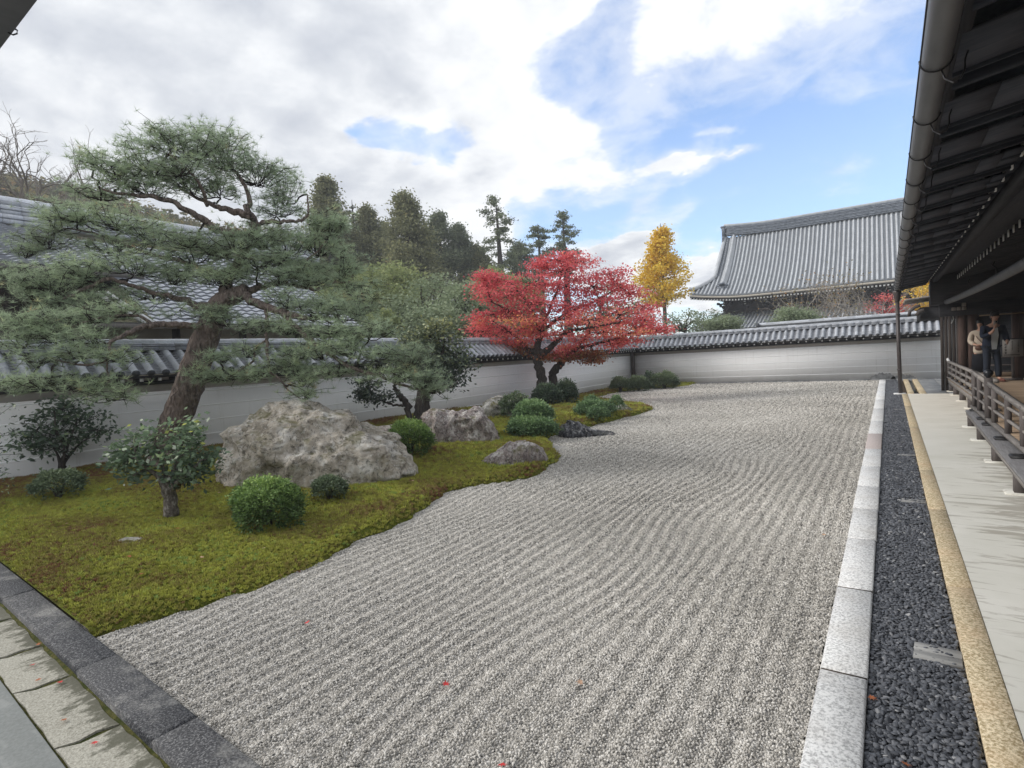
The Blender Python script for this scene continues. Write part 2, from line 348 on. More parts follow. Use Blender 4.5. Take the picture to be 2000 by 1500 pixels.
def kl(x): return 1.083 + 0.0577*(0.2 - np.asarray(x))      # garden side of the near dark kerb
KX = -0.322                                                 # gravel side of the granite kerb
RAKE = 0.118
def rake(x, y):
    d = KX - x                                              # distance from the kerb
    wav = np.clip(np.sin((d-0.95)*2*np.pi/2.3), 0, 1)**0.7*(d > 0.9)
    w = 0.105*wav*np.sin(y*2*np.pi/3.4 + 0.6*np.sin(d*1.3)) + 0.03*vnoise(x, y, 0.8, 3) + 0.012*vnoise(x, y, 6, 3)
    ph = (d + w)/RAKE
    rid = 0.5 - 0.5*np.cos(2*np.pi*ph)
    fade = 0.55 + 0.45*np.clip(vnoise(x, y, 0.55, 9)+0.6, 0, 1)
    return 0.0160*rid*fade + 0.005*vnoise(x, y, 5.0, 1) + 0.002*vnoise(x, y, 17.0, 6) - 0.004
M_gravel = mat('raked_gravel', lambda n, P: n.mix(n.smooth(n.noise(P, 1.1, 5, 0.6).outputs[0], 0.45, 0.75, 0, 0.3),
    n.ramp(n.vor(P, 95).outputs['Color'], [(0.1, (0.20, 0.19, 0.175)), (0.5, (0.42, 0.40, 0.37)), (0.9, (0.62, 0.60, 0.57))]), (0.38, 0.36, 0.33)), 0.9, 0.2,
    bump=lambda n, P: (n.vor(P, 95).outputs['Distance'], 1.0, -0.012))
def gravel():
    xs = np.arange(-10.3, KX+0.001, 0.0195); ys = np.concatenate([np.arange(1.05, 12, 0.11), np.arange(12, 26.0, 0.22)])
    X, Y = np.meshgrid(xs, ys, indexing='ij'); Z = rake(X, Y)
    # keep only what is not deep under the moss
    g = Geo(); g.grid(X, Y, Z); q = g.Q[0]; c = g.V[0][q].mean(axis=1)
    g.Q = [q[(c[:, 0] > shore(c[:, 1]) - 0.5) & (c[:, 1] > kl(c[:, 0]) - 0.08)]]
    g.obj('raked_gravel', M_gravel, smooth=True, kind='structure')
gravel()

def scatter(name, pts, scl, rot, rnd, prim, material, parent=None, **kw):
    me = bpy.data.meshes.new(name); me.vertices.add(len(pts)); me.vertices.foreach_set('co', np.asarray(pts, dtype=np.float32).ravel())
    for k, a in (('scl', scl), ('rot', rot)):
        at = me.attributes.new(k, 'FLOAT_VECTOR', 'POINT'); at.data.foreach_set('vector', np.asarray(a, dtype=np.float32).ravel())
    at = me.attributes.new('rnd', 'FLOAT', 'POINT'); at.data.foreach_set('value', np.asarray(rnd, dtype=np.float32))
    me.materials.append(material)
    o = link(name, me, parent, **kw)
    ng = bpy.data.node_groups.new(name, 'GeometryNodeTree')
    ng.interface.new_socket('Geometry', in_out='INPUT', socket_type='NodeSocketGeometry'); ng.interface.new_socket('Geometry', in_out='OUTPUT', socket_type='NodeSocketGeometry')
    N = NT(ng); gi = N.node('NodeGroupInput'); go = N.node('NodeGroupOutput'); ip = N.node('GeometryNodeInstanceOnPoints')
    def named(k):
        a = N.node('GeometryNodeInputNamedAttribute', data_type='FLOAT_VECTOR'); a.inputs[0].default_value = k; return a.outputs[0]
    if prim == 'pebble':
        ic = N.node('GeometryNodeMeshIcoSphere'); ic.inputs[0].default_value = 1.0; ic.inputs[1].default_value = 1; geo = ic.outputs[0]
    elif prim == 'pebble_smooth':
        ic = N.node('GeometryNodeMeshIcoSphere'); ic.inputs[0].default_value = 1.0; ic.inputs[1].default_value = 2
        ss = N.node('GeometryNodeSetShadeSmooth'); N.l.new(ic.outputs[0], ss.inputs[0]); geo = ss.outputs[0]
    else:                                                   # tuft of short shoots
        jn = N.node('GeometryNodeJoinGeometry')
        for k in range(6):
            cn = N.node('GeometryNodeMeshCone'); cn.inputs['Vertices'].default_value = 3; cn.inputs['Radius Top'].default_value = 0.0
            cn.inputs['Radius Bottom'].default_value = 0.30; cn.inputs['Depth'].default_value = 1.1
            tr = N.node('GeometryNodeTransform'); N.l.new(cn.outputs[0], tr.inputs[0])
            aa = k*1.047; tilt = 0.75 if k else 0.0
            tr.inputs['Rotation'].default_value = (tilt*math.cos(aa), tilt*math.sin(aa), 0)
            tr.inputs['Translation'].default_value = (0.25*math.sin(aa), -0.25*math.cos(aa), 0) if k else (0, 0, 0.1)
            N.l.new(tr.outputs[0], jn.inputs[0])
        geo = jn.outputs[0]
    sm = N.node('GeometryNodeSetMaterial'); sm.inputs['Material'].default_value = material; N.l.new(geo, sm.inputs[0])
    N.l.new(gi.outputs[0], ip.inputs['Points']); N.l.new(sm.outputs[0], ip.inputs['Instance'])
    N.l.new(named('rot'), ip.inputs['Rotation']); N.l.new(named('scl'), ip.inputs['Scale'])
    N.l.new(ip.outputs[0], go.inputs[0])
    md = o.modifiers.new('scatter', 'NODES'); md.node_group = ng
    return o
def rnd_rot(n, flat=False):
    r = rng.uniform(0, 2*np.pi, (n, 3))
    if flat: r[:, :2] = rng.normal(0, 0.32, (n, 2))
    return r
M_grain = inst_mat('gravel_grain', [(0.0, (0.10, 0.10, 0.10)), (0.25, (0.26, 0.248, 0.222)), (0.6, (0.51, 0.482, 0.437)), (1.0, (0.78, 0.75, 0.70))])
def gravel_grains():
    P = []; S = []
    for y0, y1, sp, r in [(1.1, 3.2, 0.0108, 0.0066), (3.2, 5.5, 0.0122, 0.0075), (5.5, 9.0, 0.0155, 0.0098), (9.0, 14.0, 0.022, 0.0125), (14.0, 20.0, 0.031, 0.016), (20.0, 25.9, 0.042, 0.02)]:
        x0 = (-4.95, -4.95, -4.95, -5.9, -9.3, -9.6)[(1.1, 3.2, 5.5, 9.0, 14.0, 20.0).index(y0)]
        xs = np.arange(x0, KX-0.004, sp); ys = np.arange(y0, y1, sp)
        X, Y = np.meshgrid(xs, ys, indexing='ij'); X = (X + rng.normal(0, sp*0.32, X.shape)).ravel(); Y = (Y + rng.normal(0, sp*0.32, Y.shape)).ravel()
        k = (X > shore(Y) - 0.03) & (X < KX-0.003) & (Y > kl(X)); X = X[k]; Y = Y[k]
        # keep what lies in the camera's view
        v = np.stack([X, Y, np.full_like(X, -1.7)], -1); M = np.array([r2, d2, fw]); c = v @ M.T
        k = (np.abs(c[:, 0]/c[:, 2]) < 1.02) & (c[:, 1]/c[:, 2] < 0.82) & (c[:, 2] > 0); X = X[k]; Y = Y[k]
        Z = rake(X, Y) + rng.uniform(-0.3, 0.7, len(X))*r*0.45
        P.append(np.stack([X, Y, Z], -1)); S.append(rng.uniform(0.6, 1.35, (len(X), 3))*r*np.array([1, 1, 0.75]))
    P = np.vstack(P); S = np.vstack(S)
    tone = np.clip(rng.normal(0.58, 0.24, len(P)) + 0.10*vnoise(P[:, 0], P[:, 1], 1.2, 5) - 0.08*(vnoise(P[:, 0], P[:, 1], 0.6, 2) > 0.45), 0, 1)
    print('grains', len(P))
    scatter('gravel_grains', P, S, rnd_rot(len(P)), tone, 'pebble', M_grain, label='loose pale gravel grains raked into ridges', cat='gravel', kind='stuff')
gravel_grains()

# moss bed -------------------------------------------------------
def wall_x(y): return -10.50 - 0.0138*(26.08 - np.asarray(y))
def moss_z(x, y):
    d = shore(y) - x
    e = np.clip(d/0.20, 0, 1); e = np.sqrt(np.clip(1-(1-e)**2, 0, 1))
    z = (hm(x, y) + 0.03*vnoise(x, y, 1.3, 4) + 0.013*vnoise(x, y, 4.5, 2) + 0.006*vnoise(x, y, 11, 2))*e - 0.015*(1-e)
    return np.minimum(z, 0.050 + 0.45*np.maximum(np.asarray(y) - kl(x), 0))
M_moss = mat('moss', lambda n, P: n.mix(n.smooth(n.noise(P, 1.4, 7, 0.65).outputs[0], 0.5, 0.66, 0, 0.8),
    n.ramp(n.noise(P, 60, 4, 0.7).outputs[0], [(0.3, (0.055, 0.065, 0.012)), (0.7, (0.16, 0.18, 0.025))]), (0.13, 0.085, 0.03)), 0.95, 0.1,
    bump=nbump(80, 0.9, 0.02))
def moss():
    ys = np.concatenate([np.arange(1.33, 9, 0.06), np.arange(9, 26.0, 0.12)])
    ts = np.concatenate([[0, 0.004, 0.009, 0.016, 0.025], np.linspace(0.04, 1, 70)])
    Y, T = np.meshgrid(ys, ts, indexing='ij'); sx = shore(Y) + 0.012*vnoise(Y*0, Y, 22, 1); X = sx + (wall_x(Y) - sx)*T
    Y = np.maximum(Y, kl(X) + 0.004); Z = moss_z(X, Y); g = Geo(); g.grid(X, Y, Z)
    g.obj('moss_bed', M_moss, smooth=True, kind='structure')
    # soil strip along the wall foot
moss()
M_mosst = inst_mat('moss_shoots', [(0.0, (0.19, 0.09, 0.05)), (0.14, (0.21, 0.14, 0.055)), (0.30, (0.24, 0.20, 0.06)), (0.54, (0.28, 0.28, 0.055)), (0.85, (0.40, 0.41, 0.075)), (1.0, (0.22, 0.31, 0.08))], 0.8, 0.2)
def moss_tufts():
    P = []; S = []
    for y0, y1, sp, r in [(1.1, 3.6, 0.027, 0.021), (3.6, 6.5, 0.036, 0.028), (6.5, 11, 0.055, 0.038), (11, 26, 0.09, 0.05)]:
        xs = np.arange(-10.8, -4.0, sp); ys = np.arange(y0, y1, sp); X, Y = np.meshgrid(xs, ys, indexing='ij')
        X = (X + rng.normal(0, sp*0.4, X.shape)).ravel(); Y = (Y + rng.normal(0, sp*0.4, Y.shape)).ravel()
        k = (X < shore(Y) - 0.004) & (X > wall_x(Y) + 0.02) & (Y > kl(X) + 0.012); X = X[k]; Y = Y[k]
        v = np.stack([X, Y, moss_z(X, Y)-1.7], -1); M = np.array([r2, d2, fw]); c = v @ M.T
        k = (np.abs(c[:, 0]/c[:, 2]) < 1.0) & (c[:, 2] > 0); X = X[k]; Y = Y[k]
        P.append(np.stack([X, Y, moss_z(X, Y) + 0.1*r], -1)); s = rng.uniform(0.7, 1.4, (len(X), 1))*r*np.array([[1, 1, 1.0]]); S.append(s)
    P = np.vstack(P); S = np.vstack(S); n = len(P); print('tufts', n)
    x, y = P[:, 0], P[:, 1]
    f = 0.56 + 0.20*vnoise(x, y, 1.5, 7) + 0.22*vnoise(x, y, 3.7, 1) + 0.10*vnoise(x, y, 9.1, 4) + rng.normal(0, 0.17, n)
    red = (vnoise(x, y, 2.3, 11) > 0.62) & (rng.random(n) < 0.6); f[red] -= 0.38
    f -= 0.42*np.clip((wall_x(y) + 1.7 - x)/1.7, 0, 1)      # shoots get browner and darker towards the wall foot
    scatter('moss_shoots', P, S, np.stack([rng.normal(0, .2, n), rng.normal(0, .2, n), rng.uniform(0, 6.28, n)], -1), np.clip(f, 0, 1), 'tuft', M_mosst,
            label='short green and russet moss shoots covering the bed', cat='moss', kind='stuff')
moss_tufts()

for x0, x1, z in ((KX-.004, -0.114, -0.05), (0.288, 0.43, -0.03)):
    g = Geo(); g.add([(x0, 1, z), (x1, 1, z), (x1, 26, z), (x0, 26, z)], [(0, 1, 2, 3)]); g.obj('kerb_bedding', M_soil, kind='structure')
# kerb stones between gravel and black pebbles -------------------
def bevel_box(L, W, H, b=0.006, chip=0.0):
    g = Geo(); g.box(0, W, 0, L, 0, H, bev=b); return g
kb = empty('granite_kerb', (KX, 1.0, 0), label='pale granite kerb of long blocks between raked gravel and black pebbles', cat='kerb')
js = [1.0, 1.75, 2.72, 3.75, 4.27, 5.37, 6.35, 7.33, 8.5, 9.86, 11.42, 13.15, 15.49, 17.75, 20.58, 23.94, 26.0]
js = [1.0, 1.95, 3.14, 4.27, 5.37, 6.35, 7.33, 8.5, 9.86, 11.42, 13.15, 15.49, 17.75, 20.58, 23.94, 25.98]
for i in range(len(js)-1):
    L = js[i+1]-js[i]-0.022; g = Geo(); dz = random.uniform(-0.003, 0.003)
    g.box(random.uniform(-.003, .003), 0.207+random.uniform(-.003, .003), js[i]-1.0, js[i]-1.0+L, -0.1, 0.032+dz, a=random.random(), bev=0.011)
    g.obj('kerb_stone', M_kerb_pink if i == 8 else M_kerb, kb)
    if i: g = Geo(); g.box(0.004, 0.203, js[i]-1.0-.0215, js[i]-1.0-.0005, -0.05, 0.022); g.obj('joint_dirt', M_soil, kb)
tb = empty('tan_granite_edging', (0.29, 1.0, 0), label='tan granite edging between black pebbles and concrete apron', cat='edging')
js = [1.0, 2.3, 4.6, 6.6, 8.49, 12.5, 16.2, 19.55]
for i in range(len(js)-1):
    g = Geo(); g.box(0, 0.135, js[i]-1.0, js[i+1]-1.010, -0.1, 0.02+random.uniform(-.002, .002), a=random.random(), bev=0.005); g.obj('edging_stone', M_tan, tb)
    if i: g = Geo(); g.box(0.003, 0.132, js[i]-1.0-.0095, js[i]-1.0-.0005, -0.05, 0.013); g.obj('joint_dirt', M_soil, tb)

# black pebble strip ---------------------------------------------
g = Geo(); X, Y = np.meshgrid(np.linspace(-0.116, 0.291, 6), np.linspace(1, 26.02, 60), indexing='ij'); g.grid(X, Y, X*0-0.02); g.obj('pebble_bed', mat('pebble_bed_soil', (0.02, 0.021, 0.024), 0.9), kind='structure')
M_peb = inst_mat('black_pebble', [(0.0, (0.03, 0.033, 0.04)), (0.5, (0.09, 0.096, 0.11)), (0.85, (0.17, 0.175, 0.19)), (1.0, (0.34, 0.34, 0.34))], 0.5, 0.5)
def pebbles():
    P = []; S = []
    for y0, y1, sp, r in [(1.2, 6, 0.0165, 0.0105), (6, 12, 0.02, 0.0125), (12, 26, 0.028, 0.017)]:
        for lay in (0, 1):
            xs = np.arange(-0.108, 0.286, sp); ys = np.arange(y0, y1, sp); X, Y = np.meshgrid(xs, ys, indexing='ij')
            X = np.clip((X + rng.normal(0, sp*0.3, X.shape)).ravel(), -0.106, 0.282); Y = (Y + rng.normal(0, sp*0.3, Y.shape)).ravel()
            s = rng.uniform(0.7, 1.35, (len(X), 1))*r*np.stack([rng.uniform(1.0, 1.7, len(X)), rng.uniform(0.75, 1.1, len(X)), rng.uniform(0.35, 0.6, len(X))], -1)
            P.append(np.stack([X, Y, -0.010 + lay*0.009 + rng.normal(0, 0.003, len(X))], -1)); S.append(s)
    P = np.vstack(P); S = np.vstack(S); n = len(P); print('pebbles', n)
    scatter('black_pebbles', P, S, rnd_rot(n, True), np.clip(rng.normal(0.45, 0.22, n), 0, 1), 'pebble_smooth', M_peb, label='flat black pebbles filling the drip channel', cat='pebbles', kind='stuff')
pebbles()
M_oldplank = wood('silvery_plank', (0.20, 0.20, 0.20), (0.38, 0.375, 0.36), axis=0)
def plank(y, lab, w=0.095, two=True, x0=0.075):
    t = empty('wood_block', (x0, y, 0), rz=-0.06, label=lab, cat='wood block', group='split wood blocks bedded in the black pebbles')
    for k in range(2 if two else 1):
        g = Geo(); g.box(0, 0.205, k*w, k*w+w-0.008, -0.02, 0.010-0.002*k, a=random.random(), bev=0.003); g.obj('plank', M_oldplank, t)
plank(3.50, 'weathered grey wood block in the black pebbles, nearest of the row')
plank(6.84, 'weathered wood block in the pebbles, second nearest of the row', 0.07)
plank(9.51, 'thin weathered wood block in the pebbles, third of the row', 0.06)
plank(15.5, 'small weathered wood block in the pebbles, farthest of the row', 0.08, False)

# concrete apron -------------------------------------------------
def apron_col(n, P):
    c = n.ramp(n.noise(P, 1.3, 7, 0.6).outputs[0], [(0.3, (0.64, 0.63, 0.56)), (0.7, (0.77, 0.755, 0.70))])
    s = n.noise(n.mapping(P, scale=(0.9, 4.5, 1)), 2.1, 9, 0.66, 0.8).outputs[0]
    edge = n.node('ShaderNodeSeparateXYZ'); n.l.new(P, edge.inputs[0])
    near = n.smooth(edge.outputs[0], 0.55, 1.3, 0.0, 0.17); far = n.smooth(edge.outputs[1], 12.0, 6.0, -0.12, 0.04)
    worn = n.smooth(n.math('ADD', n.math('ADD', s, near), far), 0.55, 0.68, 0, 0.70)
    c = n.mix(worn, c, (0.34, 0.31, 0.26))
    sun_warm = n.smooth(edge.outputs[1], 9, 18, 0, 0.45)  # sunlit far end of the slab painted into its colour
    return n.mix(sun_warm, c, (0.80, 0.72, 0.60))
M_apron = mat('worn_pale_concrete', apron_col, 0.85, 0.2, bump=lambda n, P: (n.noise(n.mapping(P, scale=(0.9, 4.5, 1)), 2.1, 9, 0.66, 0.8).outputs[0], 0.25, 0.01))
g = Geo(); X, Y = np.meshgrid(np.linspace(0.427, 3.6, 12), np.linspace(1.0, 19.56, 40), indexing='ij'); g.grid(X, Y, X*0+0.016); g.obj('concrete_apron', M_apron, kind='structure')
# drain channel and paving beyond the apron
g = Geo(); g.box(0.44, 0.59, 19.575, 25.9, -0.1, 0.03, bev=.004); g.box(0.73, 0.87, 19.575, 25.9, -0.1, 0.03, bev=.004)
dr = empty('drain_channel', (0.65, 22, 0), label='open stone drain channel between tan kerbs by the far wall', cat='drain')
for x0, x1 in ((0.44, 0.585), (0.72, 0.87)):
    for k in range(5):
        g = Geo(); g.box(x0-0.65, x1-0.65, -2.42+k*1.27, -2.42+k*1.27+1.262, -0.1, 0.03, a=random.random(), bev=.004); g.obj('channel_kerb', M_tan, dr)
g = Geo(); g.box(0.586-0.65, 0.719-0.65, -2.42, 3.9, -0.1, -0.05); g.obj('channel_bed', mat('wet_drain', (0.02, 0.022, 0.025), 0.3), dr)
M_flag = mat('blue_grey_flagstone', lambda n, P: n.ramp(n.noise(n.mapping(P, scale=(1, 3, 1)), 4, 7, 0.65).outputs[0], [(0.35, (0.13, 0.14, 0.15)), (0.55, (0.24, 0.245, 0.25)), (0.72, (0.42, 0.42, 0.41))]), 0.7, 0.3, var=0.08)
pv = empty('flagstone_paving', (0.87, 19.58, 0), label='blue grey flagstones between drain and veranda foot', cat='paving')
for i in range(4):
    for j in range(7):
        g = Geo(); g.box(i*0.5+0.006, i*0.5+0.494, j*0.9+0.006, j*0.9+0.894, -0.08, 0.02+random.uniform(-.004, .004), a=random.random(), bev=.004); g.obj('flagstone', M_flag, pv)

# near dark kerb and paving, bottom left -------------------------
dk = empty('dark_stone_kerb', (0.2, 1.083, 0), rz=R(180-3.3), label='dark water-stained stone kerb along the near edge of gravel and moss', cat='kerb')
ks = [-0.3, 1.6, 3.02, 4.1, 5.95, 7.6, 9.4]
for i in range(len(ks)-1):
    g = Geo(); b = 0.0
    n_ = 10; xs = np.linspace(ks[i]+0.004, ks[i+1]-0.004, n_)
    g.box(ks[i]+0.004, ks[i+1]-0.004, 0.0, 0.2+random.uniform(-.004, .004), -0.15, 0.052+random.uniform(-.003, .003), a=random.random(), bev=0.010)
    g.obj('kerb_stone', M_darkkerb, dk)
pg = empty('stone_paving', (0.2, 1.083, 0), rz=R(180-3.3), label='buff paving stones with mossy joints below the dark kerb', cat='paving')
xx = 0.0; k = 0
while xx < 9:
    L = random.uniform(0.42, 0.85); sk = 0.03
    V = []; y0, y1 = 0.225, 0.458
    o1, o2 = random.uniform(-.03, .03), random.uniform(-.03, .03)
    outl = []
    for t in np.linspace(0, 1, 8): outl.append((xx+0.010+(L-0.02)*t, y0-.006+random.uniform(-.008, .010)))
    for t in np.linspace(0, 1, 4)[1:-1]: outl.append((xx+L-0.01+o2*0.4+random.uniform(-.01, .01), y0+(y1-y0)*t))
    for t in np.linspace(1, 0, 8): outl.append((xx+0.010+(L-0.02)*t + 0.06, y1+random.uniform(-.004, .004)))
    for t in np.linspace(1, 0, 4)[1:-1]: outl.append((xx+0.010+random.uniform(-.01, .01)+0.03, y0+(y1-y0)*t))
    n_ = len(outl); z = 0.005+random.uniform(-.004, .004)
    V = [(a, b, -0.05) for a, b in outl] + [(a, b, z) for a, b in outl]
    cx_ = np.mean([a for a, b in outl]); cy_ = np.mean([b for a, b in outl])
    P2 = [((i+1) % n_, i, i+n_, (i+1) % n_+n_) for i in range(n_)] + [tuple(range(n_, 2*n_))]
    me = mesh('paving_stone', V, polys=P2, mat=M_paver); link('paving_stone', me, pg)
    xx += L; k += 1
g = Geo(); g.box(-0.2, 9.4, 0.472, 2.2, -0.05, 0.012, bev=.004); g.obj('paving_slab', M_slab, pg, label='broad smooth grey slab in the near left corner')
M_jm = mat('joint_moss', lambda n, P: n.mix(n.smooth(n.noise(P, 9, 6, 0.7).outputs[0], 0.45, 0.6), n.ramp(n.noise(P, 60, 4, 0.7).outputs[0], [(0.3, (0.05, 0.045, 0.02)), (0.7, (0.13, 0.13, 0.04))]), (0.045, 0.055, 0.015)), 0.95, 0.1, bump=nbump(70, 0.9, 0.01))
g = Geo(); X, Y = np.meshgrid(np.linspace(-0.2, 9.4, 240), np.linspace(0.19, 0.48, 14), indexing='ij')
Z = -0.006 + 0.003*vnoise(X, Y, 14, 3) + 0.008*np.clip(vnoise(X, Y, 4, 8)-.35, 0, 1) + 0.014*np.clip(1-(Y-0.2)/0.035, 0, 1)
g.grid(X, Y, Z); g.obj('joint_moss', M_jm, pg, smooth=True)
# ------------------------------------------------------------------ tiled garden walls
# shared tile shapes, local axes: x across the row, y up the slope, z out of the roof
def half_round(r, L, n=8, taper=0.94, end=True):
    g = Geo(); th_ = np.linspace(-0.15, np.pi+0.15, n)
    V = []
    for y, k in ((0, 1.0), (L, taper)):
        for a in th_: V.append((r*k*np.cos(a), y, r*k*np.sin(a)))
    Q = [(i, i+1, n+i+1, n+i) for i in range(n-1)]
    g.add(V, Q); 
    # thickness rim at the lower edge
    V2 = [(r*0.82*np.cos(a), 0.0, r*0.82*np.sin(a)) for a in th_]
    g.add(list(V[:n])+V2, [(i+1, i, n+i, n+i+1) for i in range(n-1)]); return g
def end_disc(r):
    g = Geo(); n = 14; V = [(0, -0.012, 0)] + [(r*np.cos(a), -0.012, r*np.sin(a)) for a in np.linspace(0, 2*np.pi, n, endpoint=False)] + [(r*np.cos(a), 0.012, r*np.sin(a)) for a in np.linspace(0, 2*np.pi, n, endpoint=False)]
    T = [(0, 1+(i+1) % n, 1+i) for i in range(n)]; Q = [(1+i, 1+(i+1) % n, 1+n+(i+1) % n, 1+n+i) for i in range(n)]
    g.add(V, Q, T)
    # raised rim and boss
    g.tube([(0, -0.020, 0), (0, -0.010, 0)], [r*0.45, r*0.5], 10); return g
ME_round = half_round(0.058, 0.225).mesh('round_tile', M_tile, True)
ME_round_short = half_round(0.058, 0.225).mesh('round_tile', M_tile, True)
ME_end = end_disc(0.060).mesh('tile_end', M_tile_d)
def pan(w=0.125, L=0.085, dip=0.022, th_=0.016):
    g = Geo(); n = 6; xs = np.linspace(-w/2, w/2, n); z = -dip*(1-(2*xs/w)**2)
    V = [(x, 0, zz+th_) for x, zz in zip(xs, z)] + [(x, L, zz) for x, zz in zip(xs, z)] + [(x, 0, zz-0.004) for x, zz in zip(xs, z)]
    Q = [(i, i+1, n+i+1, n+i) for i in range(n-1)] + [(2*n+i, 2*n+i+1, i+1, i) for i in range(n-1)]
    g.add(V, Q); return g
ME_pan = pan().mesh('pan_tile', M_pan, False)
ME_rafter = Geo().box(-0.026, 0.026, 0.0, 0.30, -0.027, 0.027).mesh('rafter', M_darkwood_y)
g = Geo().box(-0.027, 0.027, -0.006, 0.0, -0.028, 0.028); ME_rend = g.mesh('rafter_end', M_whiteend)
def bake(me, mats_):  # noqa                                        # join copies of a mesh into one
    V = np.array([v.co for v in me.vertices]); q = [tuple(p.vertices) for p in me.polygons]
    G = Geo(); Q4 = [f for f in q if len(f) == 4]; T3 = [f for f in q if len(f) == 3]
    for M in mats_:
        A = np.array(M.to_3x3()); t = np.array(M.translation); G.add(V @ A.T + t, Q4, T3, a=random.random())
    return G
def garden_wall(name, loc, rz, length, label, s0=0.0, fine_from=0.0):
    """x runs along the wall, y points into the garden, z up"""
    W = empty(name, loc, rz, label=label, cat='wall', group='white plaster walls with grey tiled tops')
    # plaster body with the row of plaster lines
    g = Geo(); g.box(s0, length, -0.44, 0.0, -0.15, 1.452); g.obj('plaster_face', M_plaster, W)
    g = Geo(); g.box(s0, length, -0.425, -0.012, 1.452, 1.70); g.obj('upper_plaster', M_upper_band, W)
    for z in (0.287, 0.567, 0.84, 1.125, 1.405) if fine_from < 0 else (0.287, 0.575, 0.843, 1.125, 1.405):
        g = Geo(); g.box(s0, length, 0.0, 0.003, z-0.012, z+0.012); g.obj('plaster_line', M_plaster_line, W)
    # footing stones
    x = s0
    while x < length-0.3:
        L = random.uniform(0.6, 1.4); L = min(L, length-x); g = Geo(); g.box(x+.006, x+L-.006, 0.012, 0.05+random.uniform(0, .03), -0.1, random.uniform(0.03, 0.055), a=random.random(), bev=.01); g.obj('footing_stone', M_flag, W); x += L
    # eave board and beam
    g = Geo(); g.box(s0, length, 0.235, 0.300, 1.700, 1.742); g.obj('eave_board', M_darkwood_x, W)
    g = Geo(); g.box(s0, length, -0.40, 0.235, 1.712, 1.745); g.obj('eave_soffit', M_darkwood_x, W)
    g = Geo(); g.box(s0, length, -0.012, 0.05, 1.58, 1.655); g.obj('wall_plate', M_darkwood_x, W)
    sl = math.atan2(0.43, 0.56); ey, ez = 0.345, 1.775
    n = int((length-s0)/0.285)
    for i in range(n):
        x = s0 + 0.14 + i*0.285
        r = link('rafter', ME_rafter, W, (x, 0.255, 1.672), (0, 0, math.pi)); link('rafter_end', ME_rend, r)
    n = int((length-s0)/0.232); cnt = 0; far = []; farp = []; fare = []
    order = sorted(range(n), key=lambda i: -(i)) if fine_from >= 0 else range(n)
    rows = list(order); pans = 0
    for k_, i in enumerate(rows):
        x = s0 + 0.10 + i*0.232
        for j in range(3):
            M = Matrix.Translation((x, ey - j*0.222*math.cos(sl), ez + 0.012 + j*0.222*math.sin(sl))) @ Matrix.Rotation(math.pi, 4, 'Z') @ Matrix.Rotation(sl, 4, 'X')
            if cnt < 300:
                o = link('round_tile', ME_round, W); o.matrix_local = M @ Matrix.Scale(random.uniform(0.97, 1.03), 4); cnt += 1
            else: far.append(M)
        Me = Matrix.Translation((x, ey, ez+0.010)) @ Matrix.Rotation(math.pi, 4, 'Z') @ Matrix.Rotation(sl*0.6, 4, 'X')
        if k_ < 300: o = link('tile_end', ME_end, W); o.matrix_local = Me
        for j in range(9):
            M = Matrix.Translation((x+0.116, ey-0.01 - j*0.0735*math.cos(sl), ez + 0.002 + j*0.0735*math.sin(sl))) @ Matrix.Rotation(math.pi, 4, 'Z') @ Matrix.Rotation(sl, 4, 'X')
            if pans < 299: o = link('pan_tile', ME_pan, W); o.matrix_local = M; pans += 1
            else: farp.append(M)
    if far: bake(ME_round, far).obj('far_round_tiles', M_tile, W, True, kind='stuff')
    if farp: bake(ME_pan, farp).obj('far_pan_tiles', M_pan, W, kind='stuff')
    # back slope
    g = Geo(); V = [(s0, -0.22, 2.20), (length, -0.22, 2.20), (length, -0.80, 1.76), (s0, -0.80, 1.76)]; g.add(V, [(0, 1, 2, 3)]); g.obj('back_slope', M_pan, W)
    g = Geo(); g.add([(s0, ey-.02, ez-.02), (length, ey-.02, ez-.02), (length, -0.22, 2.195), (s0, -0.22, 2.195)], [(0, 3, 2, 1)]); g.obj('clay_bedding', M_tile_d, W)
    # ridge: stacked flat courses and half-round caps
    for k, (hw, z) in enumerate(((0.125, 2.19), (0.105, 2.225), (0.115, 2.26), (0.10, 2.295))):
        x = s0
        g = Geo()
        while x < length:
            L = min(0.27, length-x); g.box(x+.002, x+L-.002, -0.22-hw, -0.22+hw, z, z+0.028, a=random.random(), bev=.004); x += 0.27
        g.obj('ridge_course', M_tile if k % 2 else M_pan, W)
    me = half_round(0.075, 0.29, 9, 0.97).mesh('ridge_cap', M_tile, True)
    n = int((length-s0)/0.285)
    for i in range(n):
        link('ridge_cap', me, W, (s0+i*0.285+0.29, -0.22, 2.325+random.uniform(-.003, .003)), (0, 0, math.pi/2))
    return W
WL = garden_wall('garden_wall', (-10.50, 26.08, 0), R(-90-0.79), 26.6, 'long white plaster wall on the left with five raised lines and grey tiled top', 0.0, 1.0)
WF = garden_wall('garden_wall', (1.62, 26.02, 0), R(180), 12.12, 'white plaster wall closing the far end of the gravel court', 0.0, -1.0)
g = Geo(); g.box(-0.08, 0.08, -0.08, 0.08, 0.0, 1.66, bev=.01); g.obj('corner_post', M_darkwood_z, loc=(-10.42, 25.93, 0), label='dark wooden post where the two plaster walls meet', cat='post')
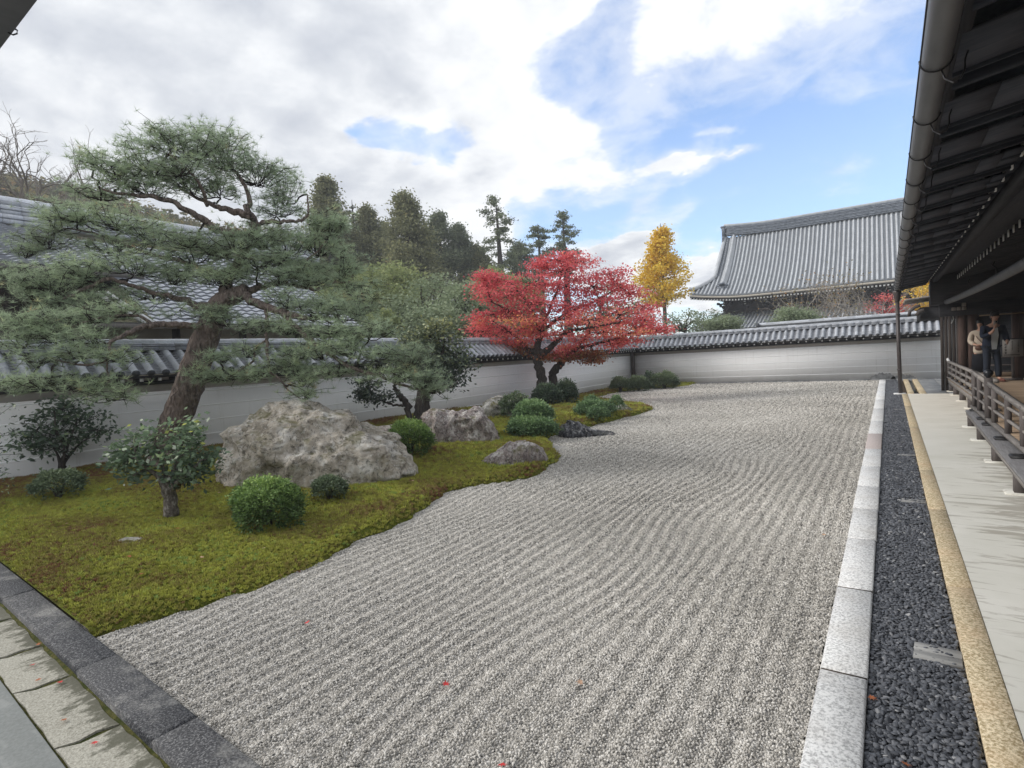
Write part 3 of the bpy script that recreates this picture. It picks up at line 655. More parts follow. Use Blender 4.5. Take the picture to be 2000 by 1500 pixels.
# dark damp patch at the foot of the far wall
M_damp = mat('damp_stain', lambda n, P: n.ramp(n.noise(P, 6, 6, 0.6).outputs[0], [(0.35, (0.09, 0.095, 0.10)), (0.65, (0.24, 0.245, 0.25))]), 0.9, 0.15)
def stain(x0, w, h):
    g = Geo(); n = 40; xs = np.linspace(-1, 1, n); top = h*np.sqrt(np.clip(1-xs**2, 0, 1))*(1+0.10*np.sin(xs*9)+0.07*np.sin(xs*23+1))
    V = [(x*w, 0, 0.03) for x in xs] + [(x*w, 0, 0.03+t) for x, t in zip(xs, top)]
    g.add(V, [(i, i+1, n+i+1, n+i) for i in range(n-1)]); return g
stain(0, 0.42, 0.25).obj('damp_stain', M_damp, WF, loc=(1.82, 0.008, 0)); stain(0, 0.40, 0.17).obj('damp_stain', M_damp, WF, loc=(1.17, 0.008, 0))

# ------------------------------------------------------------------ great hall beyond the far wall
M_hall_tile = mat('hall_roof_tile', lambda n, P: n.mix(n.smooth(n.noise(n.mapping(P, scale=(1, .4, .4)), 1.8, 8, 0.7).outputs[0], 0.45, 0.7, 0, 0.5),
     n.ramp(n.noise(P, 5, 6, 0.75).outputs[0], [(0.3, (0.40, 0.42, 0.445)), (0.7, (0.58, 0.60, 0.625))]), (0.28, 0.29, 0.30)), 0.6, 0.35, var=0.08)
M_hall_pan = mat('hall_pan_tile', lambda n, P: n.ramp(n.noise(P, 6, 5, 0.7).outputs[0], [(0.3, (0.14, 0.155, 0.175)), (0.7, (0.22, 0.235, 0.26))]), 0.6, 0.3)
M_hall_ridge = mat('hall_ridge_tile', lambda n, P: n.ramp(n.noise(n.mapping(P, scale=(1, 1, 5)), 3.2, 6, 0.75).outputs[0], [(0.38, (0.07, 0.085, 0.11)), (0.62, (0.30, 0.33, 0.38))]), 0.7, 0.3,
     bump=lambda n, P: (n.noise(n.mapping(P, scale=(1, 1, 5)), 3.2, 6, 0.75).outputs[0], 0.8, 0.08))
def hall():
    H = empty('temple_hall', (-6, 62, 0), label='large temple hall with curved grey tiled roof rising behind the far wall', cat='temple')
    ox, oy = -6.0, 62.0
    XL, XR = -17.4, 9.0; RX = -15.2                          # eave corner, right end, ridge end
    def eave_z(x): t = max(0, (-11.0 - x)/6.4); return 6.72 + 0.62*t**2.0
    def prof(x, t):                                          # t 0 at eave, 1 at ridge; concave sweep
        ez = eave_z(x); y = 60.0 + 8.0*t; z = ez + (14.05-ez)*(0.60*t + 0.40*t**2.2); return y, z
    nrow = 0; rows_x = np.arange(-17.1, XR, 0.40)
    def top_t(x):                                            # where a row stops against the hip or the ridge
        if x >= -15.35: return 1.0
        return max(0.04, (x+17.45)/2.1*0.40)
    me_cap = {}
    for x in rows_x:
        tt = np.linspace(0, top_t(x), 22); P = np.array([(x-ox, prof(x, t)[0]-oy, prof(x, t)[1]+0.055) for t in tt])
        g = Geo(); r = 0.098; n = 7; th_ = np.linspace(0, np.pi, n)
        T = np.gradient(P, axis=0); T /= np.linalg.norm(T, axis=1)[:, None]; N = np.cross(np.array([1.0, 0, 0]), T)
        k = 1 + 0.06*rng.normal(size=len(P))
        V = P[:, None, :] + r*k[:, None, None]*(np.cos(th_)[None, :, None]*np.array([1.0, 0, 0]) + np.sin(th_)[None, :, None]*N[:, None, :])
        i = np.arange(len(P)-1)[:, None]*n; j = np.arange(n-1)[None, :]; Q = np.stack([i+j, i+j+1, i+n+j+1, i+n+j], -1).reshape(-1, 4)
        g.add(V.reshape(-1, 3), Q, a=random.random())
        n0 = n//2; g.add([P[0]] + [V[0, q] for q in range(n)], None, [(0, q+2, q+1) for q in range(n-1)], a=0.1)
        g.obj('tile_row', M_hall_tile, H, True)
    # pan surface with stepped courses
    xs = np.concatenate([np.arange(-17.4, -15.4, 0.15), np.arange(-15.35, XR+.3, 0.8)]); tsv = []
    g = Geo(); steps = 46
    for a in range(steps):
        t0, t1 = a/steps, (a+1)/steps
        for b in range(len(xs)-1):
            x0, x1 = xs[b], xs[b+1]
            if top_t((x0+x1)/2) < t0: continue
            p = [(x0, *prof(x0, t0)), (x1, *prof(x1, t0)), (x1, *prof(x1, t1)), (x0, *prof(x0, t1))]
            up_ = 0.07
            V = [(p[0][0]-ox, p[0][1]-oy, p[0][2]+up_), (p[1][0]-ox, p[1][1]-oy, p[1][2]+up_), (p[2][0]-ox, p[2][1]-oy, p[2][2]), (p[3][0]-ox, p[3][1]-oy, p[3][2]),
                 (p[0][0]-ox, p[0][1]-oy, p[0][2]-0.02), (p[1][0]-ox, p[1][1]-oy, p[1][2]-0.02)]
            g.add(V, [(0, 1, 2, 3), (4, 5, 1, 0)])
    g.obj('pan_tiles', M_hall_pan, H, kind='stuff')
    # main ridge: stacked courses, slightly lifted to the end
    for k in range(7):
        z0 = 13.95 + k*0.155; w = 0.42 - 0.028*k + (0.05 if k % 2 else 0); g = Geo(); xs = np.linspace(RX-0.1*(k % 2), XR, 40)
        lift = 0.35*np.clip((-9-xs)/6, 0, 1)**2
        V = []; n = len(xs)
        for x, l in zip(xs, lift):
            V += [(x-ox, 6-w, z0+l), (x-ox, 6+w, z0+l), (x-ox, 6+w, z0+l+0.135), (x-ox, 6-w, z0+l+0.135)]
        Q = []
        for i in range(n-1):
            b = i*4
            for q in range(4): Q.append((b+q, b+4+q, b+4+(q+1) % 4, b+(q+1) % 4))
        Q.append((0, 1, 2, 3)); g.add(V, Q); g.obj('ridge_course', M_hall_ridge, H)
    xs = np.linspace(RX-0.25, XR, 40); g = Geo(); g.tube([(x-ox, 6, 15.12+0.35*max(0, (-9-x)/6)**2) for x in xs], 0.17, 8); g.obj('ridge_cap', M_hall_tile, H, True)
    # ogre tile at the end of the ridge
    g = Geo(); z = 14.15
    g.box(RX-0.42-ox, RX-0.1-ox, 5.5, 6.5, z, z+1.05, bev=.06); g.box(RX-0.36-ox, RX-0.14-ox, 5.2, 6.8, z-0.35, z+0.05, bev=.05); g.box(RX-0.6-ox, RX-0.1-ox, 5.75, 6.25, z+1.1, z+1.32, bev=.05)
    g.box(RX-0.34-ox, RX-0.12-ox, 5.0, 7.0, z-0.9, z-0.4, bev=.05); g.obj('ridge_end_tile', M_hall_ridge, H)
    # descending ridge on the near slope
    g = Geo(); pts = []; t = np.linspace(0.97, 0.17, 26)
    for a in t: y, z = prof(-14.3, a); pts.append((-14.35-ox, y-oy, z+0.28))
    pts = np.array(pts); n = len(pts); V = []
    for p in pts: V += [p+np.array([-0.28, 0, -0.25]), p+np.array([-0.2, 0, 0.2]), p+np.array([0.2, 0, 0.2]), p+np.array([0.28, 0, -0.25])]
    Q = [];
    for i in range(n-1):
        for q in range(3): Q.append((i*4+q, i*4+q+1, i*4+4+q+1, i*4+4+q))
    Q += [(3, 2, 1, 0), ((n-1)*4, (n-1)*4+1, (n-1)*4+2, (n-1)*4+3)]
    g.add(V, Q); g.tube(pts+np.array([0, 0, .26]), 0.14, 8, a=.2); g.obj('descending_ridge', M_hall_tile, H)
    e = pts[-1]; g = Geo(); g.box(e[0]-.48, e[0]+.48, e[1]-.25, e[1]+.05, e[2]-.55, e[2]-.05, bev=.05); g.box(e[0]-.62, e[0]+.62, e[1]-.2, e[1], e[2]-.05, e[2]+.16, bev=.05); g.box(e[0]-.3, e[0]+.3, e[1]-.45, e[1]-.1, e[2]+.12, e[2]+.34, bev=.06)
    g.obj('ogre_tile', M_hall_ridge, H)
    # hip ridge from the gable foot to the corner
    g = Geo(); pts = []
    for a in np.linspace(0, 1, 16):
        x = -15.35 + (-17.5+15.35)*a; y, z = prof(x, top_t(x)*1.0); pts.append((x-ox, y-oy, z+0.26 + 0.18*a**3))
    g.tube(pts, 0.20, 8); g.obj('hip_ridge', M_hall_tile, H, True)
    # barge edge tiles on the gable verge
    for a in np.linspace(0.42, 0.97, 20):
        y, z = prof(-15.3, a); g = Geo(); g.cyl((-15.55-ox, y-oy, z+.12), (-15.05-ox, y-oy, z+.12), 0.10, sides=8); g.obj('verge_tile', M_hall_ridge, H, True)
    # gable wall and far slope
    g = Geo(); zb = 10.0; g.add([(-15.1-ox, 64.5-oy, zb), (-15.1-ox, 71.5-oy, zb), (-15.1-ox, 68-oy, 13.9)], None, [(0, 1, 2)])
    g.add([(-15.2-ox, 68-oy, 14.0), (XR-ox, 68-oy, 14.0), (XR-ox, 76-oy, 6.8), (-17.2-ox, 76-oy, 6.8)], [(0, 1, 2, 3)])
    g.add([(-15.4-ox, 63.2-oy, 9.3), (-17.5-ox, 60-oy, 7.35), (-17.5-ox, 76-oy, 7.3), (-15.4-ox, 72-oy, 9.3)], [(0, 1, 2, 3)])
    g.obj('gable_and_back', M_hall_pan, H)
    # eave edge: pale board and two tiers of rafter ends
    xs = np.linspace(-17.4, XR, 50)
    def strip(name, y, dz, h, m, d=0.12):
        g = Geo(); V = []; n = len(xs)
        for x in xs:
            z = eave_z(x)+dz; V += [(x-ox, y-oy, z-h), (x-ox, y-oy, z), (x-ox, y+d-oy, z), (x-ox, y+d-oy, z-h)]
        Q = []
        for i in range(n-1):
            for q in range(4): Q.append((i*4+(q+1) % 4, i*4+q, i*4+4+q, i*4+4+(q+1) % 4))
        g.add(V, Q); g.obj(name, m, H)
    M_pale = mat('pale_eave_board', (0.52, 0.48, 0.42), 0.8, 0.2)
    strip('eave_board', 60.03, -0.06, 0.20, M_pale); strip('eave_underboard', 60.1, -0.27, 0.10, M_darkwood_x)
    me = Geo().box(-.075, .075, 0, .05, -.085, .085).mesh('rafter_end', M_whiteend); me2 = Geo().box(-.065, .065, 0.05, 2.2, -.075, .075).mesh('rafter', M_darkwood_y)
    for x in np.arange(-17.3, 3.5, 0.30):
        o = link('rafter', me2, H, (x-ox, 60.15-oy, eave_z(x)-0.46), (0.10, 0, 0)); link('rafter_end', me, o)
    g = Geo()
    V = []; n = len(xs)
    for x in xs: V += [(x-ox, 60.2-oy, eave_z(x)-0.36), (x-ox, 63.2-oy, 6.9)]
    g.add(V, [(i*2, i*2+1, i*2+3, i*2+2) for i in range(n-1)]); g.obj('soffit', M_darkwood_y, H)
    # dark body with posts, brackets
    g = Geo(); g.box(-14.6-ox, XR-ox, 1.4, 12, 0, 6.9); g.obj('body_wall', M_darkwood_z, H)
    for i, x in enumerate(np.arange(-14.5, 4, 2.1)):
        g = Geo(); g.cyl((x-ox, 1.3, 0), (x-ox, 1.3, 6.6), .2, sides=10); g.obj('column', M_darkwood_z, H, True)
        B = Geo()
        for k in range(3):
            z = 5.62 + k*0.24; w = .28+.24*k; B.box(x-ox-w, x-ox+w, 0.9-.22*k, 1.2, z, z+.12)
            for s in (-1, 0, 1): B.box(x-ox+s*w*.85-.09, x-ox+s*w*.85+.09, 0.84-.22*k, 1.1, z+.12, z+.22)
        b = B.obj('bracket_cluster', M_darkwood_x, H); 
        for k in range(2):
            q = Geo(); q.box(x-ox-.09, x-ox+.09, 0.62-.22*k-.02, 0.66-.22*k, 5.93+.24*k, 6.04+.24*k); q.obj('painted_tip', M_whiteend, b)
    g = Geo(); g.box(-14.8-ox, XR-ox, 1.15, 1.4, 5.35, 5.6); g.obj('tie_beam', M_darkwood_x, H)
    # lower skirt roof
    for x in np.arange(-16.4, 2.0, 0.36):
        g = Geo(); P = []
        for a in np.linspace(0, 1, 10):
            P.append((x-ox, -3.6+4.9*a, 3.35+0.16*max(0, (-13.5-x)/3)**2*(1-a)+1.75*(0.7*a+0.3*a*a)))
        if x < -14.6: P = P[:max(3, int(10*(x+16.8)/2.3))]
        g.tube(P, 0.085, 6, a=random.random(), cap=True); g.obj('skirt_tile_row', M_hall_tile, H, True)
    g = Geo(); V = []; A = np.linspace(0, 1, 10)
    for a in A: V += [(-16.6-ox+2.0*a, -3.6+4.9*a, 3.33+1.75*(0.7*a+0.3*a*a)), (XR-ox, -3.6+4.9*a, 3.33+1.75*(0.7*a+0.3*a*a))]
    g.add(V, [(i*2, i*2+1, i*2+3, i*2+2) for i in range(9)]); g.obj('skirt_pan_tiles', M_hall_pan, H)
    g = Geo(); g.tube([(-16.7-ox, -3.7, 3.55), (-15.6-ox, -1.0, 4.3), (-14.6-ox, 1.3, 5.25)], .16, 8); g.obj('skirt_hip_ridge', M_hall_tile, H, True)
hall()

# second tiled wall top beyond the far wall
def back_ridge():
    W = empty('rear_wall', (1.5, 31.0, 0), label='second tiled wall top showing just above the far plaster wall', cat='wall')
    L0, L1 = -7.0, 1.0
    g = Geo(); g.box(L0, L1, -.2, .2, 0, 2.25); g.obj('plaster_face', M_plaster, W)
    g = Geo(); g.add([(L0, -.5, 2.2), (L1, -.5, 2.2), (L1, 0, 2.6), (L0, 0, 2.6), (L0, .5, 2.2), (L1, .5, 2.2)], [(0, 1, 2, 3), (3, 2, 5, 4)]); g.obj('roof_slope', M_tile, W)
    for k, z in enumerate((2.52, 2.60)): g = Geo(); g.box(L0, L1, -.14+.02*k, .14-.02*k, z, z+.06, bev=.01); g.obj('ridge_course', M_tile if k else M_tile_d, W)
    me = half_round(0.09, 0.33, 9, 0.97).mesh('ridge_cap', M_tile, True)
    for i in range(int((L1-L0)/.325)): link('ridge_cap', me, W, (L0+i*.325+.33, 0, 2.66), (0, 0, math.pi/2))
    g = Geo(); g.box(L0-.12, L0+.02, -.18, .18, 2.45, 2.75, bev=.03); g.obj('ridge_end_tile', M_tile_d, W)
back_ridge()
# ------------------------------------------------------------------ roofs behind the left wall
def s_tile(w=0.30, L=0.26):
    g = Geo(); n = 9; u = np.linspace(0, 1, n); z = 0.020*np.sin(2*np.pi*u+0.4)
    V = [(a*w*.985, 0, b+0.055) for a, b in zip(u, z)] + [(a*w, L, b) for a, b in zip(u, z)] + [(a*w, 0, b-0.005) for a, b in zip(u, z)]
    g.add(V, [(i, i+1, n+i+1, n+i) for i in range(n-1)] + [(2*n+i, 2*n+i+1, i+1, i) for i in range(n-1)]); return g
M_stile = mat('silver_roof_tile', lambda n, P: n.ramp(n.noise(P, 7, 5, 0.65).outputs[0], [(0.3, (0.46, 0.48, 0.52)), (0.7, (0.66, 0.68, 0.72))]), 0.42, 0.5, var=0.12)
M_lip_shade = mat('tile_lip_shade', (0.19, 0.20, 0.22), 0.6, 0.3)  # shade line under each tile course painted onto the lip
ME_stile = s_tile().mesh('roof_tile', [M_stile, M_lip_shade], False)
def lip_index(me, per=16):
    k = np.arange(len(me.polygons)) % per; me.polygons.foreach_set('material_index', (k >= per//2).astype(np.int32))
lip_index(ME_stile)
def tiled_slope(W, ex, ez, rx, rz_, y0, y1, near_pt, limit=299, clip=None):
    """tiles on a slope falling towards +X from the ridge (rx, rz_) to the eave (ex, ez)"""
    sl = math.atan2(rz_-ez, ex-rx); Ls = math.hypot(rz_-ez, ex-rx); nu = int(Ls/0.24); nv = int((y1-y0)/0.30)
    it = []
    for a in range(nu):
        for b in range(nv):
            x = ex - a*0.24*math.cos(sl); z = ez + a*0.24*math.sin(sl); y = y0 + b*0.30
            if clip and not clip(x, y, z): continue
            M = Matrix.Translation((x, y, z)) @ Matrix.Rotation(math.pi/2, 4, 'Z') @ Matrix.Rotation(sl, 4, 'X')
            it.append(((Vector((x, y, z)) - Vector(near_pt)).length, M))
    it.sort(key=lambda q: q[0])
    for d, M in it[:limit]: o = link('roof_tile', ME_stile, W); o.matrix_local = M
    if it[limit:]: lip_index(bake(ME_stile, [M for d, M in it[limit:]]).obj('far_roof_tiles', [M_stile, M_lip_shade], W, False, kind='stuff').data)
def left_buildings():
    A = empty('temple_building', (0, 0, 0), label='large grey tiled roof with deep dark eaves behind the pine on the far left', cat='building')
    # upper roof
    rx, rz_ = -20.5, 6.25; ex, ez = -15.4, 4.32
    tiled_slope(A, ex, ez, rx, rz_, -2.5, 6.4, (-15.4, 4.5, 4.4), 299)
    for k in range(5):
        g = Geo(); w = .34-.03*k+(.05 if k % 2 else 0); y = -3.0
        while y < 15.0: g.box(rx-w, rx+w, y, y+.44, rz_-0.02+k*.13, rz_+.085+k*.13, a=random.random(), bev=.01); y += .45
        g.obj('ridge_course', M_stile if k % 2 else M_tile, A)
    me = half_round(0.14, .35, 9, .96).mesh('ridge_cap', M_stile, True)
    for i in range(52): link('ridge_cap', me, A, (rx, -3+i*.345, rz_+.65), (0, 0, 0))
    g = Geo(); g.box(ex-.02, ex+.05, -2.5, 6.5, ez-.14, ez-.02); g.obj('eave_board', mat('grey_eave', (0.16, 0.15, 0.14), .8), A)
    g = Geo(); g.add([(ex, -2.5, ez-.12), (ex, 6.5, ez-.12), (-17.2, 6.5, ez+.35), (-17.2, -2.5, ez+.35)], [(0, 1, 2, 3)]); g.obj('soffit', M_darkwood_x, A)
    for y in np.arange(-2.3, 6.4, 0.35):
        g = Geo(); g.box(-17.0, ex-.06, y-.05, y+.05, ez-.26, ez-.15); g.obj('rafter', M_darkwood_x, A)
    g = Geo(); g.box(-24, -16.9, -2.5, 6.2, 0, ez+.3); g.obj('body_wall', M_darkwood_z, A)
    for y in (-1.0, 1.0, 3.0, 4.6): g = Geo(); g.box(-16.95, -16.75, y-.12, y+.12, 0, ez); g.obj('pillar', M_darkwood_z, A)
    # step ridge halfway down on the near side
    g = Geo(); 
    for k in range(3): g.box(-17.75+.04*k, -17.35-.04*k, -2.6, 3.9, 5.02+k*.08, 5.09+k*.08, bev=.01)
    g.obj('step_ridge', M_tile, A)
    # pale bargeboards of the gable facing right
    for k in range(2):
        g = Geo(); a0 = np.array((-15.2+.1*k, 5.4+.16*k, 3.75)); a1 = np.array((-15.2+.1*k, 6.35+.16*k, 3.05)); g.tube([a0, a1], [.05, .05], 4); g.obj('bargeboard', M_whiteend, A)
    B = empty('temple_building', (0, 0, 0), label='lower grey tiled roof running right behind the pine trunk and garden wall', cat='building')
    tiled_slope(B, -15.2, 3.05, -20.2, 6.0, 6.6, 13.2, (-15.2, 7.5, 3.1), 299)
    g = Geo(); g.box(-15.22, -15.14, 5.2, 13.4, 2.93, 3.04); g.obj('eave_board', mat('grey_eave', (0.16, 0.15, 0.14), .8), B)
    g = Geo(); g.add([(-15.2, 5.2, 2.95), (-15.2, 13.4, 2.95), (-16.6, 13.4, 3.2), (-16.6, 5.2, 3.2)], [(0, 1, 2, 3)]); g.obj('soffit', M_darkwood_x, B)
    g = Geo(); g.box(-19.5, -16.2, 5.4, 13.2, 0, 3.1); g.obj('body_wall', mat('ochre_plaster', lambda n, P: n.ramp(n.noise(P, 2, 5, .6).outputs[0], [(.3, (.26, .235, .18)), (.7, (.34, .31, .25))]), .9, .1), B)
    g = Geo(); g.box(-16.2, -16.1, 5.4, 13.2, 2.35, 2.5); g.obj('tie_beam', M_darkwood_y, B)
    for y in np.arange(5.6, 13.2, 1.9): g = Geo(); g.box(-16.2, -16.08, y-.08, y+.08, 0, 3.0); g.obj('pillar', M_darkwood_z, B)
left_buildings()

# ------------------------------------------------------------------ hall on the right: eaves, gutter, veranda
def right_hall():
    H = empty('veranda_hall', (0.16, 0, 0), label='dark timber temple hall with deep eaves and raised veranda along the right', cat='temple')
    ox = 0.16
    def P(x, y, z): return (x-ox, y, z)
    Y0, Y1 = -1.2, 19.7
    # gutter: open half-round trough seen from below
    g = Geo(); n = 12; th_ = np.linspace(np.pi, 2*np.pi, n); ys = np.linspace(Y0, 19.62, 60); r = 0.062
    V = []
    for y in ys:
        for a in th_: V.append((0.062+r*np.cos(a), y, 3.045+r*np.sin(a)))
    for y in ys:
        for a in th_: V.append((0.062+(r-.006)*np.cos(a), y, 3.047+(r-.006)*np.sin(a)))
    m = len(ys)*n; Q = []
    for i in range(len(ys)-1):
        for j in range(n-1): Q.append((i*n+j, i*n+n+j, i*n+n+j+1, i*n+j+1)); Q.append((m+i*n+j, m+i*n+j+1, m+i*n+n+j+1, m+i*n+n+j))
    g.add(V, Q); gt = g.obj('gutter', M_gutter, H, True)
    g = Geo(); g.tube([(0.0, Y0, 3.047), (0.0, 19.62, 3.047)], .006, 6); g.obj('gutter_lip', M_wire, gt)
    # wire hooks
    hook = Geo(); n = 12; hook.tube([(0.062+.068*math.cos(a), 0, 3.045+.068*math.sin(a)) for a in np.linspace(np.pi*0.98, 2*np.pi, n)], .0045, 5)
    hook.tube([(0.08, 0, 2.978), (0.09, -.012, 2.93), (0.12, -.02, 2.90), (0.15, -.02, 2.91), (0.168, -.01, 2.95), (0.170, 0, 3.0), (0.185, .0, 3.05)], .0045, 5)
    me = hook.mesh('gutter_hook', M_wire, True)
    for y in np.arange(1.0, 19.5, 0.83): link('gutter_hook', me, gt, (0, y+.02, 0))
    for y in (6.05, 12.3): g = Geo(); g.tube([(0.062+.0665*math.cos(a), y, 3.045+.0665*math.sin(a)) for a in np.linspace(np.pi, 2*np.pi, n)], .004, 4); g.obj('gutter_joint', M_gutter, gt)
    # drop pipe
    D = empty('drain_pipe', (0.235, 19.62, 0), label='slim dark drainpipe dropping from the gutter end to the pebble channel', cat='drainpipe')
    g = Geo(); g.tube([(0, 0, 3.0), (0, 0, 2.93), (0, 0, 2.72), (0, 0, 2.66)], [.105, .10, .062, .05], 14); g.obj('funnel', M_pipe, D, True)
    g = Geo(); g.tube([(0, 0, 2.66), (0.01, 0, 1.3), (0.03, 0, 0.02)], .052, 12); g.obj('pipe', M_pipe, D, True)
    for z in (1.52, 2.3, 0.7): g = Geo(); g.tube([(0.01, 0, z), (0.01, 0, z+.03)], .057, 12); g.obj('pipe_collar', M_pipe, D, True)
    g = Geo(); g.box(-.14, .16, -.13, .14, -.05, .03, bev=.012); g.obj('foot_stone', M_kerb, D)
    # eaves: outer board, flying rafters with boards, inner tier
    def z1(x): return 3.03 + (x-0.33)*0.15
    def slab(name, x0, x1, y0, y1, za, zb, t, m, parent=H, a=.5):
        g = Geo(); g.add([P(x0, y0, za), P(x1, y0, zb), P(x1, y1, zb), P(x0, y1, za), P(x0, y0, za+t), P(x1, y0, zb+t), P(x1, y1, zb+t), P(x0, y1, za+t)],
              [(0, 3, 2, 1), (4, 5, 6, 7), (0, 1, 5, 4), (1, 2, 6, 5), (2, 3, 7, 6), (3, 0, 4, 7)], a=a); return g.obj(name, m, parent)
    slab('eave_board', 0.285, 0.335, Y0, Y1, 3.035, 3.04, .09, M_darkwood_y)
    y = Y0; k = 0
    while y < Y1-0.1:                                        # broad pale boards standing proud of recessed ones painted as shadow bands
        for (xa, xb) in ((0.30, 0.55+.05*(k % 3)), (0.55+.05*(k % 3), 0.80+.03*(k % 2)), (0.80+.03*(k % 2), 0.93)):
            dz = random.uniform(0, .008)
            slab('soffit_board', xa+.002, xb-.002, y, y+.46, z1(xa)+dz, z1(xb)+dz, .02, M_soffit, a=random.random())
        slab('soffit_board', 0.30, 1.05, y+.46, y+.898, z1(.3)+.09, z1(1.05)+.09, .02, M_soffit_shade, a=random.random())
        slab('board_edge', 0.30, 0.93, y+.44, y+.462, z1(.3)-.012, z1(.93)-.012, .10, M_soffit_shade, a=random.random())
        slab('soffit_filler', 0.93, 1.05, y, y+.46, z1(.93)+.09, z1(1.05)+.09, .02, M_soffit_shade)
        y += .9; k += 1
    k = 0
    for y in np.arange(Y0+.2, Y1, 0.45):
        xi = 0.935
        r = slab('rafter', 0.80 if k % 2 == 0 else .315, xi, y-.03, y+.03, z1(.80 if k % 2 == 0 else .315)-.004, z1(xi)-.004, .085, M_soffit_shade, a=random.random())
        g = Geo(); g.box(xi-.012-ox, xi+.004-ox, y-.031, y+.031, z1(xi)-.012, z1(xi)+.078); g.obj('rafter_end', M_whiteend, r)
        xj = 1.58
        r = slab('base_rafter', xj, 3.6, y-.04, y+.04, 3.14, 3.55, .10, M_darkwood_x, a=random.random())
        g = Geo(); g.box(xj-.012-ox, xj-ox, y-.042, y+.042, 3.135, 3.245); g.obj('rafter_end', M_whiteend, r); k += 1
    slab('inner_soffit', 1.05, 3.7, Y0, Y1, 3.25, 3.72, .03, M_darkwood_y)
    slab('eave_purlin', 1.05, 1.16, Y0, Y1, 3.12, 3.13, .12, M_darkwood_y)
    # roof above
    g = Geo(); V = []
    for a in np.linspace(0, 1, 8): V += [P(.22+4.2*a, Y0, 3.16+.9*a+1.2*a*a), P(.22+4.2*a, Y1, 3.16+.9*a+1.2*a*a)]
    g.add(V, [(i*2, i*2+1, i*2+3, i*2+2) for i in range(7)]); g.obj('roof_slope', M_pan, H)
    # long sagging beam under the eaves
    pts = [P(1.35, y, 2.56 - 0.10*math.sin(math.pi*(y-1)/19.0)) for y in np.linspace(1, 20.0, 24)]
    g = Geo(); g.tube(pts, .068, 10); bm_ = g.obj('hanging_beam', mat('slate_painted_beam', lambda n, P: n.ramp(n.noise(P, 5, 5, .6).outputs[0], [(.3, (.055, .058, .065)), (.7, (.10, .10, .11))]), .6, .4), H, True)
    for y in (10.9, 14.0): g = Geo(); g.tube([P(1.35, y, 2.5), P(1.34, y, 2.62), P(1.30, y+.03, 2.66), P(1.33, y+.05, 2.72)], .012, 5); g.obj('hanger', M_wire, bm_)
    # wall and posts of the hall proper
    g = Geo(); g.box(3.6-ox, 3.75-ox, Y0, 19.3, .38, 3.6); g.obj('hall_wall', M_darkwood_y, H)
    for y in (2.0, 5.5, 9.0, 12.5, 16.0): g = Geo(); g.box(3.42-ox, 3.6-ox, y-.1, y+.1, .38, 3.55); g.obj('pillar', M_darkwood_z, H)
    # end range: posts, beams and panels closing the veranda at the far end
    for x, w in ((1.70, .10), (1.90, .125), (2.86, .13), (3.25, .10)):
        g = Geo(); g.box(x-w-ox, x+w-ox, 19.62, 19.62+2*w, 0.0 if x < 2 else .38, 2.55, bev=.01); g.obj('pillar', mat('red_brown_pillar', lambda n, P: n.ramp(n.noise(n.mapping(P, scale=(12, 12, 1)), 3, 5, .6).outputs[0], [(.3, (.05, .034, .03)), (.7, (.12, .075, .062))]), .7, .3), H)
    for i, x in enumerate(np.arange(1.26, 1.62, .09)): g = Geo(); g.box(x-ox, x+.083-ox, 20.5+.01*(i % 2), 20.55, 0.02, 2.4, a=random.random()); g.obj('wall_plank', M_darkwood_z, H)
    g = Geo(); g.box(1.2-ox, 3.9-ox, 19.55, 19.95, 2.16, 2.50); g.obj('tie_beam', M_darkwood_x, H)
    g = Geo(); g.box(1.0-ox, 3.9-ox, 19.5, 20.0, 2.50, 3.6); g.obj('upper_wall', M_darkwood_x, H)
    g = Geo(); g.box(2.05-ox, 3.5-ox, 19.60, 19.66, 2.10, 2.135); g.obj('pale_lintel_edge', M_greywood_x, H)
    g = Geo(); g.box(2.02-ox, 3.9-ox, 22.6, 22.7, .3, 2.6); g.obj('back_panel', M_darkwood_x, H)
    for k, (dx, dz) in enumerate(((0, 0), (.11, 0), (.22, .0), (.22, .10))):
        g = Geo(); g.box(1.45+dx-ox, 1.54+dx-ox, 19.40, 19.5, 2.30+dz, 2.39+dz, bev=.01); g.obj('bracket_block', mat('worn_bracket', (.30, .27, .24), .8), H)
    g = Geo(); g.tube([P(1.36, 19.9, 2.50), P(1.34, 19.9, 2.38), P(1.40, 19.9, 2.28), P(1.47, 19.9, 2.26)], .014, 5); g.obj('chain_hook', M_whiteend, H)
    g = Geo(); g.tube([P(1.50, 19.9, 2.24), P(1.52, 19.9, 2.08), P(1.49, 19.9, 2.0), P(1.47, 19.9, 1.96)], .013, 5); g.obj('chain_hook', M_whiteend, H)
    # lattice rail and small screen between the far pillars
    for z in (.52, .70, .92, 1.22): g = Geo(); g.box(2.15-ox, 3.6-ox, 20.5, 20.54, z, z+.04); g.obj('screen_rail', M_greywood_z, H)
    for x in (2.2, 2.5, 2.8, 3.1, 3.4): g = Geo(); g.box(x-ox, x+.04-ox, 20.46, 20.5, .42, 1.3); g.obj('screen_post', M_greywood_z, H)
    g = Geo(); g.box(2.1-ox, 3.6-ox, 20.3, 20.56, .405, .52); g.obj('threshold', M_greywood_x, H)
    # deck
    DY = -1.0; i = 0; y = DY
    while y < 20.3:
        g = Geo(); x0 = 1.235 if y < 11.4 else 1.40
        w = .178; g.box(x0-ox+random.uniform(0, .004), 3.6-ox, y, y+w-.006, .365, .405+random.uniform(-.002, .002), a=random.random(), bev=.003)
        g.obj('deck_board', M_greywood_x, H); y += w; i += 1
    g = Geo(); g.box(1.40-ox, 1.48-ox, 11.4, 20.3, .26, .36); g.obj('deck_edge_beam', M_greywood_y, H)
